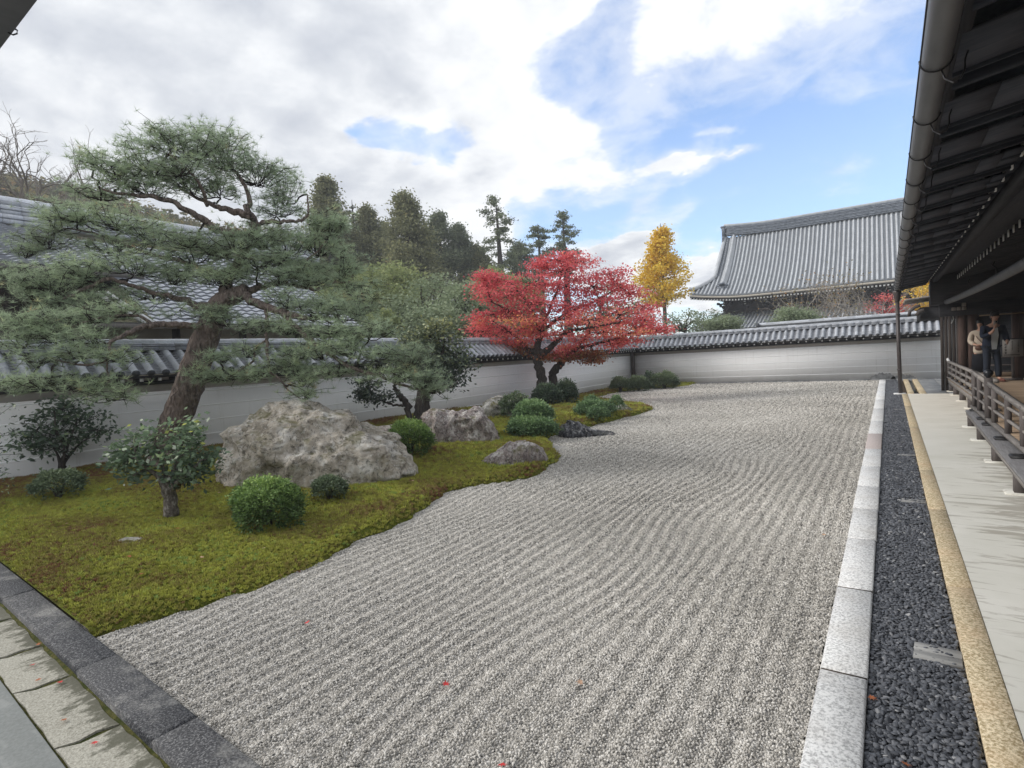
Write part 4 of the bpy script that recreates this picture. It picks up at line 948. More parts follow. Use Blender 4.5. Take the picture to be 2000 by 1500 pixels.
    g = Geo(); g.box(1.24-ox, 1.34-ox, DY, 11.4, .25, .36); g.obj('deck_edge_beam', M_greywood_y, H)
    g = Geo(); g.box(1.375-ox, 1.46-ox, 11.6, 20.4, .408, .437); g.obj('edge_plank', M_greywood_y, H)
    for y in (12.3, 14.0, 15.7, 17.4, 19.0, 20.2):
        g = Geo(); g.box(1.42-ox, 1.54-ox, y-.06, y+.06, .02, .26, bev=.004); p_ = g.obj('deck_post', M_greywood_z, H)
        g = Geo(); g.box(1.36-ox, 1.60-ox, y-.12, y+.12, -.05, .034, bev=.01); g.obj('foot_stone', M_apron, p_)
    # bench step along the edge
    B = empty('step_bench', (0.955, 4, 0), rz=R(-1.1), label='long low wooden step running along the near veranda edge', cat='step')
    g = Geo(); g.box(0, .27, -5, 8.8, .265, .298, bev=.004); g.obj('top_board', mat('grey_step_board', lambda n, P: n.ramp(n.noise(n.mapping(P, scale=(12, 1, 12)), 4, 6, .65, .3).outputs[0], [(.3, (.15, .145, .15)), (.7, (.28, .275, .28))]), .75, .3), B)
    g = Geo(); g.box(.004, .05, -5, 8.74, .215, .264); g.obj('front_rail', M_greywood_y, B)
    for y in (-3.4, -1.7, .0, 1.75, 3.52, 5.28, 7.06, 8.6):
        g = Geo(); g.box(.012, .13, y-.05, y+.05, .02, .264, bev=.004); l_ = g.obj('leg', M_greywood_z, B)
        g = Geo(); g.box(-.06, .2, y-.1, y+.12, -.05, .034, bev=.012); g.obj('foot_stone', M_apron, l_)
    M_cush = mat('black_rubber_pad', (.018, .017, .018), .5, .4)
    for k, y in enumerate((4.05, 5.35, 6.75, 7.45, 8.65)):
        g = Geo(); g.box(.045, .235, y-.09, y+.09, .300, .328, bev=.012); g.obj('step_pad', M_cush, None, loc=(0.955, 4, 0), rot=(0, 0, R(-1.1)),
            label=('black pad on the wooden step nearest the right frame edge', 'black pad on the wooden step, second from the near end', 'black pad on the wooden step, middle of the five', 'black pad on the wooden step, fourth from the near end', 'black pad at the far end of the wooden step')[k], cat='pad', group='black pads spaced along the wooden step')
    # balustrades
    RL = empty('railing', (1.22, 0, 0), label='grey weathered wooden railing along the near part of the veranda edge', cat='railing')
    def rail(parent, x0, x1, ya, yb, z, h, w, m=M_greywood_y, name='rail'):
        g = Geo(); V = [(x0-w, ya, z-h), (x0+w, ya, z-h), (x1+w, yb, z-h), (x1-w, yb, z-h), (x0-w, ya, z), (x0+w, ya, z), (x1+w, yb, z), (x1-w, yb, z)]
        g.add(V, [(0, 3, 2, 1), (4, 5, 6, 7), (0, 1, 5, 4), (1, 2, 6, 5), (2, 3, 7, 6), (3, 0, 4, 7)], a=random.random()); return g.obj(name, m, parent)
    def slope_rail(parent, ya, yb, h):
        g = Geo(); z = lambda y: .548+.037*y; w = .034
        g.add([(-w, ya, z(ya)-h), (w, ya, z(ya)-h), (w, yb, z(yb)-h), (-w, yb, z(yb)-h), (-w*.7, ya, z(ya)), (w*.7, ya, z(ya)), (w*.7, yb, z(yb)), (-w*.7, yb, z(yb))], [(0, 3, 2, 1), (4, 5, 6, 7), (0, 1, 5, 4), (1, 2, 6, 5), (2, 3, 7, 6), (3, 0, 4, 7)], a=random.random()); g.obj('top_rail', M_greywood_y, parent)
    slope_rail(RL, 3, 10.7, .05); slope_rail(RL, 10.9, 12.7, .05)
    rail(RL, 0, 0, 3, 12.5, .74, .028, .018, name='mid_rail'); rail(RL, 0, 0, 3, 12.5, .58, .028, .018, name='mid_rail'); rail(RL, 0, 0, 3, 12.7, .40, .04, .045, name='bottom_rail')
    for y in (3.2, 4.7, 6.1, 7.2, 8.2, 9.18, 10.25, 11.8, 12.46):
        g = Geo(); g.box(-.032, .032, y-.032, y+.032, .38, .54+.037*y); g.obj('rail_post', M_greywood_z, RL)
    g = Geo(); g.box(-.045, .045, 10.755, 10.845, .33, 1.0); nw = g.obj('newel_post', M_greywood_z, RL)
    g = Geo(); g.tube([(0, 10.80, 1.0), (0, 10.80, 1.01), (0, 10.80, 1.035), (0, 10.80, 1.07), (0, 10.80, 1.10), (0, 10.80, 1.12), (0, 10.80, 1.128)], [.03, .028, .052, .062, .052, .03, .005], 12); g.obj('newel_ball', mat('dark_metal_finial', (.02, .022, .028), .35, .5, .3), nw, True)
    R2 = empty('railing', (1.42, 0, 0), label='far stretch of low grey railing ending at the pale rounded rail tip', cat='railing')
    rail(R2, 0, 0, 11.7, 20.2, .905, .055, .036, name='top_rail'); g = Geo(); g.tube([(0, 20.15, .885), (0, 20.35, .90), (0, 20.5, .94), (0, 20.55, .955)], [.036, .036, .034, .02], 8); g.obj('rail_tip', M_whiteend, R2, True)
    rail(R2, 0, 0, 12.0, 20.3, .74, .04, .03, name='mid_rail'); rail(R2, 0, 0, 12.0, 20.3, .60, .06, .03, name='mid_rail')
    for y in np.arange(12.4, 20.3, 1.12): g = Geo(); g.box(-.03, .03, y-.03, y+.03, .44, .87); g.obj('rail_post', M_greywood_z, R2)
    return H
right_hall()
# small dark roof corner past the far wall's right end
def corner_roof():
    C_ = empty('corridor_roof', (1.3, 23.0, 0), label='dark upswept corridor roof corner above the right end of the far wall', cat='roof')
    g = Geo(); V = []; n = 14
    for i in range(n):
        a = i/(n-1); x = -.85+2.0*a; z = 2.62+0.42*a+0.16*(1-a)**2
        V += [(x, -1.5, z), (x, -1.5, z+.05), (x, 1.5, z+.05), (x, 1.5, z)]
    Q = []
    for i in range(n-1):
        for q in range(4): Q.append((i*4+(q+1) % 4, i*4+q, i*4+4+q, i*4+4+(q+1) % 4))
    Q += [(0, 1, 2, 3)]
    g.add(V, Q); g.obj('eave_edge', M_greywood_y, C_)
    g = Geo(); g.box(-.45, 2.0, -1.2, 1.6, 2.16, 2.55); g.obj('roof_body', M_darkwood_x, C_)
    g = Geo(); g.tube([(-.75, -1.35, 2.28), (-.72, -1.35, 2.45), (-.60, -1.35, 2.56), (-.45, -1.35, 2.60)], .05, 8); g.tube([(-.55, -1.35, 2.30), (-.48, -1.35, 2.42), (-.36, -1.35, 2.45)], .06, 8)
    g.obj('gable_scroll', M_greywood_z, C_, True)
    g = Geo(); g.box(-.1, 2.2, -1.4, 1.5, 2.56, 3.4); g.obj('upper_panel', M_darkwood_x, C_)
corner_roof()
# roof edge overhead, top left corner
def top_left():
    T = empty('eave_corner', (-2.6, 0.74, 3.0), label='dark underside of an eave cutting the top left corner', cat='eave')
    g = Geo(); g.add([(-1.0, -.5, .0), (0.45, -.5, 0), (0.45, .0, 0), (-1.0, .03, 0), (-1.0, -.5, .08), (0.45, -.5, .08), (0.45, .0, .08), (-1.0, .03, .08)],
          [(0, 3, 2, 1), (4, 5, 6, 7), (0, 1, 5, 4), (1, 2, 6, 5), (2, 3, 7, 6), (3, 0, 4, 7)]); g.obj('eave_board', M_gutter, T)
    g = Geo(); g.tube([(-.06, .0, 0), (-.055, .012, -.006), (-.045, .022, .0), (-.04, .022, .01), (-.045, .018, .014)], [.003, .003, .003, .003, .004], 5); g.obj('gutter_hook', M_wire, T, True)
top_left()
# tree skeletons and crown volumes, world metres: limbs (x, y, z, radius), crowns (x, y, z, reach, half height)
PINE_LIMBS = [[(-9.8, 4.17, 0.22, 0.31),(-9.72, 4.25, 0.6, 0.26),(-9.6, 4.35, 1.0, 0.25),(-9.45, 4.48, 1.44, 0.245),(-9.3, 4.61, 1.93, 0.235),(-9.16, 4.74, 2.38, 0.22),(-9.06, 4.82, 2.64, 0.19),(-8.99, 4.88, 2.85, 0.17),(-8.8, 4.95, 2.92, 0.15),(-8.52, 5.09, 3.01, 0.13)], [(-8.99, 4.88, 2.83, 0.15),(-9.11, 5.12, 3.23, 0.13),(-8.99, 5.28, 3.57, 0.12),(-8.75, 5.35, 3.88, 0.11),(-8.6, 5.34, 4.13, 0.11),(-8.59, 5.23, 4.27, 0.1),(-8.8, 5.09, 4.34, 0.085),(-9.11, 5.01, 4.46, 0.06),(-9.49, 4.88, 4.66, 0.04),(-9.88, 4.76, 4.92, 0.03)], [(-8.74, 5.35, 3.95, 0.1),(-8.77, 5.09, 3.97, 0.095),(-8.95, 4.85, 4.07, 0.09),(-9.01, 4.58, 4.23, 0.08),(-9.15, 4.37, 4.4, 0.06),(-9.24, 4.07, 4.45, 0.05),(-9.45, 3.81, 4.47, 0.035),(-9.61, 3.58, 4.54, 0.025)], [(-8.59, 5.23, 4.27, 0.09),(-8.64, 5.33, 4.57, 0.06),(-8.85, 5.33, 4.91, 0.045),(-8.99, 5.25, 5.18, 0.03)], [(-8.6, 5.34, 4.13, 0.08),(-8.47, 5.55, 4.17, 0.06),(-8.32, 5.77, 4.2, 0.05),(-8.2, 5.98, 4.22, 0.045),(-8.11, 6.05, 4.35, 0.03),(-8.2, 6.13, 4.69, 0.02)], [(-9.12, 4.88, 4.44, 0.05),(-8.91, 4.68, 4.69, 0.04),(-8.89, 4.46, 4.91, 0.03),(-8.98, 4.29, 5.08, 0.02)], [(-8.7, 5.09, 3.01, 0.12),(-8.43, 5.02, 2.89, 0.11),(-8.02, 5.05, 2.72, 0.1),(-7.62, 5.07, 2.59, 0.09),(-7.36, 5.12, 2.51, 0.075),(-7.03, 5.1, 2.44, 0.05)], [(-7.6, 5.08, 2.57, 0.075),(-7.4, 5.09, 2.39, 0.07),(-7.19, 5.1, 2.24, 0.065),(-6.95, 5.13, 2.07, 0.06),(-6.65, 5.2, 1.87, 0.05),(-6.33, 5.29, 1.67, 0.045),(-5.95, 5.42, 1.54, 0.035),(-5.66, 5.61, 1.38, 0.03),(-5.42, 5.77, 1.31, 0.02)], [(-8.59, 5.16, 3.01, 0.1),(-8.58, 5.42, 3.13, 0.085),(-8.54, 5.81, 3.19, 0.07),(-8.39, 6.03, 3.13, 0.055),(-8.26, 6.24, 3.09, 0.05),(-8.1, 6.47, 3.2, 0.04),(-7.82, 6.78, 3.19, 0.025)], [(-8.56, 5.8, 3.19, 0.06),(-8.58, 5.79, 3.35, 0.05),(-8.46, 6.0, 3.51, 0.04),(-8.32, 6.23, 3.67, 0.03),(-8.18, 6.46, 3.95, 0.02)], [(-9.11, 4.77, 2.46, 0.11),(-9.05, 4.57, 2.45, 0.09),(-9.0, 4.24, 2.49, 0.08),(-8.89, 3.83, 2.47, 0.07),(-8.79, 3.53, 2.38, 0.06),(-8.7, 3.35, 2.3, 0.045),(-8.74, 3.19, 2.19, 0.035),(-8.64, 3.13, 1.99, 0.03),(-8.76, 2.92, 1.92, 0.025),(-8.98, 2.77, 1.97, 0.02),(-9.05, 2.61, 2.03, 0.015)], [(-9.1, 4.8, 2.79, 0.11),(-9.41, 4.71, 2.84, 0.09),(-9.6, 4.59, 2.96, 0.075),(-9.82, 4.32, 3.06, 0.06),(-9.9, 4.03, 3.16, 0.05),(-10.0, 3.73, 3.27, 0.05),(-10.09, 3.54, 3.17, 0.045),(-10.18, 3.35, 3.05, 0.04),(-10.26, 3.17, 2.94, 0.025)], [(-10.09, 3.54, 3.17, 0.035),(-10.1, 3.53, 2.99, 0.03),(-10.2, 3.44, 2.84, 0.025),(-10.25, 3.29, 2.79, 0.02)], [(-9.06, 5.09, 3.23, 0.11),(-9.58, 5.0, 3.47, 0.08),(-10.04, 4.81, 3.67, 0.06),(-10.46, 4.66, 3.8, 0.05),(-10.73, 4.48, 3.93, 0.045),(-10.83, 4.29, 4.01, 0.04),(-11.01, 4.06, 4.16, 0.03),(-11.24, 3.79, 4.26, 0.025),(-11.49, 3.62, 4.3, 0.02)], [(-7.99, 5.07, 2.7, 0.05),(-7.89, 4.99, 2.37, 0.045),(-7.8, 4.92, 2.17, 0.045),(-7.7, 4.85, 1.85, 0.035),(-7.68, 4.85, 1.7, 0.03),(-7.47, 4.87, 1.58, 0.025),(-7.37, 4.93, 1.4, 0.02),(-7.12, 4.97, 1.26, 0.012)], [(-7.81, 4.92, 2.17, 0.03),(-7.95, 4.81, 2.06, 0.03),(-7.98, 4.78, 1.88, 0.025),(-8.14, 4.66, 1.75, 0.02),(-8.4, 4.48, 1.59, 0.012)], [(-8.64, 3.13, 2.06, 0.025),(-8.66, 3.11, 1.86, 0.02),(-8.64, 3.11, 1.68, 0.015),(-8.65, 2.97, 1.56, 0.01)], [(-8.89, 3.83, 2.46, 0.04),(-8.97, 3.67, 2.6, 0.03),(-9.16, 3.29, 2.59, 0.025),(-9.46, 2.96, 2.46, 0.02),(-9.62, 2.61, 2.4, 0.015)]]
PINE_PADS = [(-8.44, 4.88, 3.77, 0.44, 0.19),(-8.74, 4.71, 3.23, 0.48, 0.16),(-8.09, 5.39, 3.17, 0.41, 0.15),(-8.24, 5.12, 3.49, 0.49, 0.19),(-7.97, 5.83, 3.19, 0.43, 0.17),(-9.16, 4.58, 3.84, 0.45, 0.16),(-8.85, 4.36, 4.84, 0.47, 0.16),(-9.13, 4.68, 5.31, 0.69, 0.29),(-9.39, 4.24, 5.02, 0.64, 0.3),(-9.59, 3.85, 4.85, 0.47, 0.25),(-8.96, 5.16, 5.27, 0.59, 0.34),(-8.73, 5.54, 5.06, 0.56, 0.34),(-8.53, 5.91, 4.75, 0.33, 0.33),(-9.62, 3.57, 4.49, 0.32, 0.18),(-9.35, 4.13, 4.63, 0.55, 0.2),(-9.35, 4.75, 4.89, 0.58, 0.25),(-9.14, 5.13, 4.76, 0.47, 0.21),(-8.55, 5.75, 4.43, 0.39, 0.17),(-9.23, 4.5, 5.44, 0.44, 0.13),(-9.16, 5.16, 5.57, 0.47, 0.19),(-9.83, 3.59, 5.03, 0.23, 0.11),(-11.12, 3.77, 4.51, 0.55, 0.22),(-10.75, 4.25, 4.4, 0.7, 0.26),(-11.51, 3.47, 4.07, 0.44, 0.19),(-11.4, 3.56, 4.32, 0.43, 0.17),(-10.63, 2.93, 3.17, 0.28, 0.26),(-10.34, 3.13, 3.26, 0.5, 0.28),(-10.22, 3.46, 3.43, 0.51, 0.22),(-10.41, 3.07, 2.92, 0.46, 0.17),(-11.58, 3.17, 3.88, 0.25, 0.17),(-10.79, 4.2, 3.97, 0.52, 0.19),(-10.5, 4.65, 4.16, 0.53, 0.21),(-9.91, 4.04, 3.49, 0.57, 0.21),(-9.8, 4.6, 3.36, 0.55, 0.2),(-9.97, 3.61, 2.94, 0.31, 0.12),(-9.87, 4.29, 3.05, 0.46, 0.12),(-9.72, 4.92, 3.72, 0.57, 0.23),(-9.18, 5.16, 3.8, 0.52, 0.24),(-8.75, 5.46, 3.94, 0.52, 0.22),(-8.6, 5.93, 3.85, 0.58, 0.28),(-8.33, 6.36, 3.91, 0.5, 0.34),(-8.25, 6.55, 4.25, 0.35, 0.27),(-8.12, 6.6, 3.5, 0.44, 0.37),(-7.9, 6.73, 3.12, 0.37, 0.26),(-8.46, 6.0, 3.4, 0.62, 0.18),(-8.71, 5.59, 3.48, 0.52, 0.19),(-9.12, 5.18, 3.37, 0.43, 0.15),(-8.32, 6.38, 4.23, 0.23, 0.2),(-9.08, 4.68, 2.69, 0.51, 0.12),(-8.65, 4.85, 2.52, 0.39, 0.13),(-8.03, 4.9, 2.38, 0.35, 0.14),(-7.81, 5.31, 2.77, 0.48, 0.14),(-7.07, 5.32, 2.62, 0.4, 0.18),(-6.6, 5.4, 2.5, 0.34, 0.2),(-7.55, 5.1, 2.34, 0.35, 0.14),(-6.7, 5.19, 2.21, 0.37, 0.18),(-6.96, 6.01, 2.64, 0.33, 0.2),(-6.32, 5.31, 1.96, 0.35, 0.15),(-5.95, 5.44, 1.87, 0.35, 0.19),(-5.65, 5.64, 1.77, 0.3, 0.22),(-5.44, 5.76, 1.48, 0.22, 0.19),(-5.77, 5.54, 1.53, 0.36, 0.13),(-5.3, 5.85, 1.32, 0.13, 0.09),(-6.14, 5.45, 2.17, 0.33, 0.16),(-9.7, 2.56, 2.51, 0.35, 0.11),(-9.57, 2.89, 2.56, 0.43, 0.14),(-9.28, 3.21, 2.61, 0.43, 0.13),(-9.03, 3.5, 2.66, 0.33, 0.1),(-9.55, 2.52, 2.26, 0.26, 0.08),(-9.46, 2.83, 2.32, 0.35, 0.11),(-9.05, 3.11, 2.29, 0.35, 0.11),(-8.93, 2.94, 2.08, 0.34, 0.11),(-9.19, 2.52, 2.04, 0.27, 0.09),(-9.41, 2.34, 1.69, 0.25, 0.08),(-9.05, 2.59, 1.73, 0.4, 0.09),(-8.76, 2.9, 1.63, 0.34, 0.09),(-8.51, 3.06, 1.48, 0.26, 0.08),(-8.62, 3.26, 1.99, 0.24, 0.08),(-7.23, 5.04, 1.6, 0.26, 0.21),(-7.47, 5.0, 1.79, 0.26, 0.14),(-7.05, 5.02, 1.37, 0.15, 0.14),(-7.86, 4.73, 1.63, 0.26, 0.08),(-8.27, 4.57, 1.66, 0.28, 0.09),(-8.59, 4.35, 1.68, 0.17, 0.06),(-8.4, 4.5, 1.94, 0.23, 0.09),(-6.86, 5.19, 1.92, 0.3, 0.14),(-7.19, 5.08, 1.94, 0.27, 0.12),(-6.59, 5.23, 1.64, 0.27, 0.1),(-8.07, 4.73, 1.99, 0.23, 0.09)]
MAPLE_LIMBS = [[(-9.67, 15.82, 0.04, 0.36),(-9.63, 15.87, 0.5, 0.25),(-9.63, 15.9, 1.02, 0.2),(-9.72, 15.87, 1.54, 0.19),(-9.74, 15.87, 1.79, 0.17),(-9.68, 15.93, 2.22, 0.13),(-9.67, 15.96, 2.65, 0.08),(-9.83, 15.89, 3.17, 0.05),(-9.94, 15.48, 3.67, 0.04),(-10.1, 15.15, 4.08, 0.025)], [(-9.69, 15.9, 1.79, 0.15),(-9.47, 15.93, 1.81, 0.12),(-9.11, 16.07, 2.1, 0.09),(-8.73, 16.11, 2.41, 0.06),(-8.01, 16.36, 2.52, 0.04),(-7.11, 16.74, 2.62, 0.03)], [(-9.77, 15.85, 1.8, 0.12),(-10.05, 15.79, 1.95, 0.09),(-10.38, 15.7, 2.35, 0.05),(-10.79, 15.57, 2.73, 0.04),(-11.35, 15.33, 3.12, 0.02)], [(-9.65, 15.95, 2.22, 0.1),(-9.63, 16.25, 2.82, 0.06),(-9.48, 16.5, 3.33, 0.05),(-9.3, 16.78, 4.03, 0.04),(-9.19, 17.02, 4.73, 0.02)], [(-9.49, 16.2, 2.64, 0.06),(-9.03, 16.91, 3.13, 0.045),(-8.39, 17.61, 3.45, 0.035),(-7.72, 18.34, 3.95, 0.02)], [(-9.53, 16.52, 0.13, 0.2),(-9.53, 16.55, 0.62, 0.19),(-9.58, 16.54, 1.07, 0.18),(-9.28, 16.64, 1.37, 0.15),(-9.08, 16.67, 1.6, 0.12),(-8.7, 16.7, 1.86, 0.1),(-8.36, 16.81, 1.94, 0.07),(-7.64, 17.07, 2.08, 0.05),(-6.86, 17.37, 2.28, 0.035),(-6.23, 17.56, 2.32, 0.02)], [(-8.62, 16.75, 1.89, 0.06),(-8.52, 16.97, 2.22, 0.05),(-8.02, 17.59, 2.89, 0.04),(-7.33, 18.2, 3.2, 0.03)], [(-9.76, 15.91, 2.65, 0.05),(-10.28, 15.33, 3.19, 0.04),(-10.72, 14.82, 3.55, 0.02)]]
MAPLE_PADS = [(-11.09, 15.08, 4.11, 0.48, 0.24),(-10.73, 15.34, 4.34, 0.51, 0.31),(-11.15, 15.06, 4.46, 0.27, 0.21),(-10.22, 15.29, 3.77, 0.84, 0.37),(-10.83, 15.0, 3.82, 0.54, 0.27),(-9.6, 15.61, 4.06, 0.92, 0.42),(-9.05, 16.74, 4.51, 0.95, 0.35),(-9.31, 16.71, 4.92, 0.78, 0.24),(-8.71, 17.23, 4.82, 0.61, 0.28),(-9.04, 17.14, 5.07, 0.44, 0.14),(-9.62, 16.36, 4.72, 0.38, 0.17),(-8.73, 16.44, 3.93, 1.02, 0.41),(-8.24, 17.37, 3.94, 0.96, 0.42),(-7.72, 18.34, 4.04, 0.72, 0.32),(-8.05, 18.26, 4.43, 0.9, 0.29),(-7.43, 18.52, 3.67, 0.68, 0.36),(-8.07, 17.34, 3.4, 1.04, 0.38),(-8.51, 16.31, 3.23, 1.01, 0.34),(-9.37, 15.48, 3.36, 1.0, 0.33),(-10.37, 15.16, 3.19, 0.84, 0.3),(-11.38, 15.06, 2.94, 0.42, 0.21),(-11.02, 15.19, 3.17, 0.6, 0.24),(-11.3, 15.22, 2.59, 0.52, 0.28),(-10.74, 15.48, 2.63, 0.78, 0.31),(-9.85, 15.25, 2.9, 0.83, 0.27),(-8.78, 15.73, 2.82, 0.99, 0.26),(-7.96, 16.29, 2.77, 0.99, 0.3),(-7.3, 17.23, 2.9, 0.84, 0.37),(-6.79, 17.69, 2.7, 0.64, 0.34),(-6.34, 17.62, 2.41, 0.47, 0.23),(-6.03, 17.7, 2.31, 0.23, 0.13),(-6.96, 17.18, 2.29, 0.83, 0.23),(-7.74, 16.53, 2.34, 0.83, 0.23),(-7.6, 16.97, 1.96, 0.71, 0.2),(-8.07, 16.43, 2.2, 0.58, 0.17),(-7.04, 17.35, 2.01, 0.59, 0.17),(-8.91, 16.56, 1.91, 0.38, 0.24),(-9.18, 16.49, 1.75, 0.28, 0.17),(-10.96, 15.31, 2.25, 0.61, 0.17),(-10.24, 15.79, 2.2, 0.31, 0.24),(-9.84, 15.84, 2.49, 0.34, 0.17),(-9.01, 15.91, 2.34, 0.67, 0.17),(-6.93, 18.59, 3.17, 0.35, 0.25)]
MAPLE_LOW_PADS = [(-8.6, 16.88, 1.68, 0.42, 0.12),(-8.21, 17.02, 1.46, 0.24, 0.1),(-9.04, 16.58, 1.57, 0.24, 0.1),(-8.16, 16.94, 1.69, 0.34, 0.1),(-10.28, 15.75, 1.96, 0.24, 0.17),(-9.54, 16.12, 1.69, 0.17, 0.1)]
CT_LIMBS = [[(-8.69, 9.01, 0.22, 0.22),(-8.64, 9.06, 0.65, 0.17),(-8.62, 9.1, 0.94, 0.15),(-8.58, 9.14, 1.16, 0.12),(-8.43, 9.25, 1.38, 0.08),(-8.28, 9.37, 1.77, 0.05),(-8.18, 9.47, 2.16, 0.02)], [(-8.74, 8.74, 0.44, 0.06),(-8.83, 8.82, 0.74, 0.07),(-9.0, 8.84, 0.93, 0.07),(-9.09, 8.78, 1.08, 0.05),(-9.13, 8.77, 1.2, 0.04),(-9.14, 8.77, 1.49, 0.03),(-9.04, 8.86, 1.82, 0.02)], [(-8.91, 8.77, 0.76, 0.03),(-9.13, 8.62, 0.81, 0.025),(-9.24, 8.43, 0.92, 0.02),(-9.47, 8.28, 0.96, 0.012)], [(-8.58, 9.13, 0.99, 0.06),(-8.37, 9.15, 1.08, 0.05),(-8.21, 9.15, 1.16, 0.03),(-7.91, 9.23, 1.12, 0.02),(-7.77, 9.33, 1.25, 0.012)], [(-8.66, 9.08, 1.05, 0.05),(-8.91, 9.16, 1.22, 0.04),(-9.07, 9.19, 1.58, 0.03)]]
CT_PADS = [(-8.37, 9.34, 2.23, 0.57, 0.32),(-8.09, 9.5, 1.76, 0.48, 0.37),(-8.68, 9.47, 1.79, 0.59, 0.42),(-7.99, 9.43, 1.3, 0.34, 0.27),(-7.86, 9.65, 1.57, 0.23, 0.25),(-8.79, 9.29, 2.09, 0.46, 0.33),(-8.52, 9.43, 1.31, 0.46, 0.26),(-9.14, 9.26, 1.58, 0.43, 0.31),(-8.33, 9.5, 2.46, 0.44, 0.18),(-8.84, 9.27, 2.32, 0.35, 0.23)]
CT_LOW_PADS = [(-9.53, 8.26, 1.39, 0.16, 0.09),(-9.42, 8.33, 1.24, 0.2, 0.09),(-9.51, 8.25, 1.05, 0.2, 0.09),(-9.23, 8.44, 1.03, 0.25, 0.09),(-9.65, 8.16, 1.08, 0.09, 0.06),(-9.38, 8.34, 0.95, 0.18, 0.07)]
C1_LIMBS = [[(-10.43, 3.02, 0.33, 0.05),(-10.44, 3.03, 0.48, 0.04),(-10.47, 3.01, 0.64, 0.02),(-10.57, 2.95, 0.84, 0.015),(-10.73, 2.86, 1.01, 0.01)], [(-10.42, 3.03, 0.37, 0.05),(-10.39, 3.06, 0.52, 0.045),(-10.36, 3.09, 0.67, 0.025),(-10.28, 3.16, 0.9, 0.02),(-10.21, 3.22, 1.13, 0.012)], [(-10.38, 3.06, 0.48, 0.03),(-10.41, 3.17, 0.62, 0.025),(-10.24, 3.3, 0.8, 0.015),(-10.08, 3.41, 0.87, 0.01)], [(-10.41, 3.04, 0.4, 0.03),(-10.26, 3.04, 0.69, 0.02),(-10.22, 2.96, 1.01, 0.015),(-10.25, 2.96, 1.31, 0.01)]]
C1_PADS = [(-10.4, 3.1, 1.3, 0.39, 0.14),(-10.66, 2.91, 1.08, 0.33, 0.16),(-10.27, 3.3, 1.12, 0.35, 0.17),(-10.32, 3.01, 0.96, 0.46, 0.18),(-10.7, 2.86, 0.81, 0.25, 0.14),(-10.21, 3.32, 0.84, 0.28, 0.13),(-10.45, 3.03, 0.72, 0.26, 0.11),(-10.8, 2.8, 0.9, 0.19, 0.09),(-10.08, 3.42, 0.95, 0.17, 0.08),(-10.27, 3.19, 1.36, 0.23, 0.08)]
C2_LIMBS = [[(-6.57, 2.84, 0.17, 0.1),(-6.58, 2.85, 0.35, 0.085),(-6.6, 2.84, 0.47, 0.08),(-6.66, 2.81, 0.59, 0.045),(-6.75, 2.75, 0.68, 0.03),(-6.73, 2.65, 0.78, 0.02),(-6.79, 2.61, 0.87, 0.015)], [(-6.59, 2.85, 0.44, 0.07),(-6.55, 2.88, 0.58, 0.05),(-6.62, 2.96, 0.73, 0.03),(-6.54, 3.02, 0.87, 0.02)], [(-6.56, 2.86, 0.47, 0.05),(-6.39, 2.87, 0.54, 0.04),(-6.27, 2.96, 0.67, 0.025),(-6.2, 3.01, 0.77, 0.015)], [(-6.6, 2.84, 0.49, 0.05),(-6.74, 2.88, 0.65, 0.03),(-6.78, 2.86, 0.88, 0.02)]]
C2_PADS = [(-6.72, 2.8, 1.07, 0.31, 0.12),(-6.59, 3.0, 1.07, 0.29, 0.13),(-6.88, 2.68, 0.97, 0.2, 0.14),(-6.44, 2.79, 0.88, 0.33, 0.14),(-6.43, 3.1, 0.86, 0.21, 0.14),(-6.81, 2.71, 0.79, 0.24, 0.11),(-6.34, 2.91, 0.7, 0.23, 0.11),(-6.31, 3.18, 0.79, 0.09, 0.08),(-6.96, 2.62, 0.77, 0.12, 0.07),(-6.57, 3.13, 1.02, 0.2, 0.1),(-6.85, 2.62, 0.65, 0.13, 0.05),(-6.27, 3.08, 0.65, 0.12, 0.07),(-7.0, 2.59, 0.89, 0.1, 0.07),(-6.49, 2.92, 0.55, 0.1, 0.05)]
T_cedar = [(-43.3, 34.51, 13.61, 19.35, 2.21),(-43.32, 39.24, 12.75, 17.49, 2.38),(-35.79, 37.05, 10.45, 16.75, 3.05),(-38.68, 44.8, 12.72, 17.1, 2.14),(-38.3, 47.43, 12.98, 16.3, 1.66),(-44.76, 43.06, 12.32, 16.74, 2.77),(-42.67, 46.87, 12.43, 16.14, 2.86),(-46.82, 39.17, 13.27, 15.67, 2.46),(-36.66, 48.4, 11.21, 13.7, 2.55),(-32.89, 50.97, 10.95, 13.83, 2.22)]
T_opencedar = [(-31.91, 45.81, 8.79, 17.65, 2.64),(-32.15, 54.04, 11.71, 16.28, 2.17),(-28.89, 53.89, 11.24, 17.15, 2.1)]
T_round = [(-25.58, 24.13, 3.97, 8.2, 2.35),(-23.84, 20.41, 3.79, 7.11, 1.66),(-19.27, 21.03, 3.45, 5.9, 1.81),(-16.41, 20.52, 2.98, 5.26, 1.44),(-21.2, 29.49, 3.71, 7.35, 1.83),(-22.92, 17.32, 3.43, 5.67, 1.74),(-21.48, 14.61, 3.31, 4.75, 1.33),(-21.75, 33.93, 3.8, 6.75, 1.85),(-17.2, 13.85, 2.81, 3.97, 1.36),(-14.16, 15.91, 2.7, 3.76, 1.36),(-13.49, 17.55, 2.66, 3.36, 1.22),(-23.26, 23.18, 3.49, 6.14, 1.77),(-17.78, 20.76, 2.96, 4.57, 1.5),(-18.38, 16.7, 2.88, 4.21, 1.11),(-17.01, 24.92, 3.05, 4.7, 1.38),(-23.46, 35.25, 3.95, 7.82, 1.74)]
T_thin = [(-42.91, 37.12, 12.43, 17.9, 0.8)]
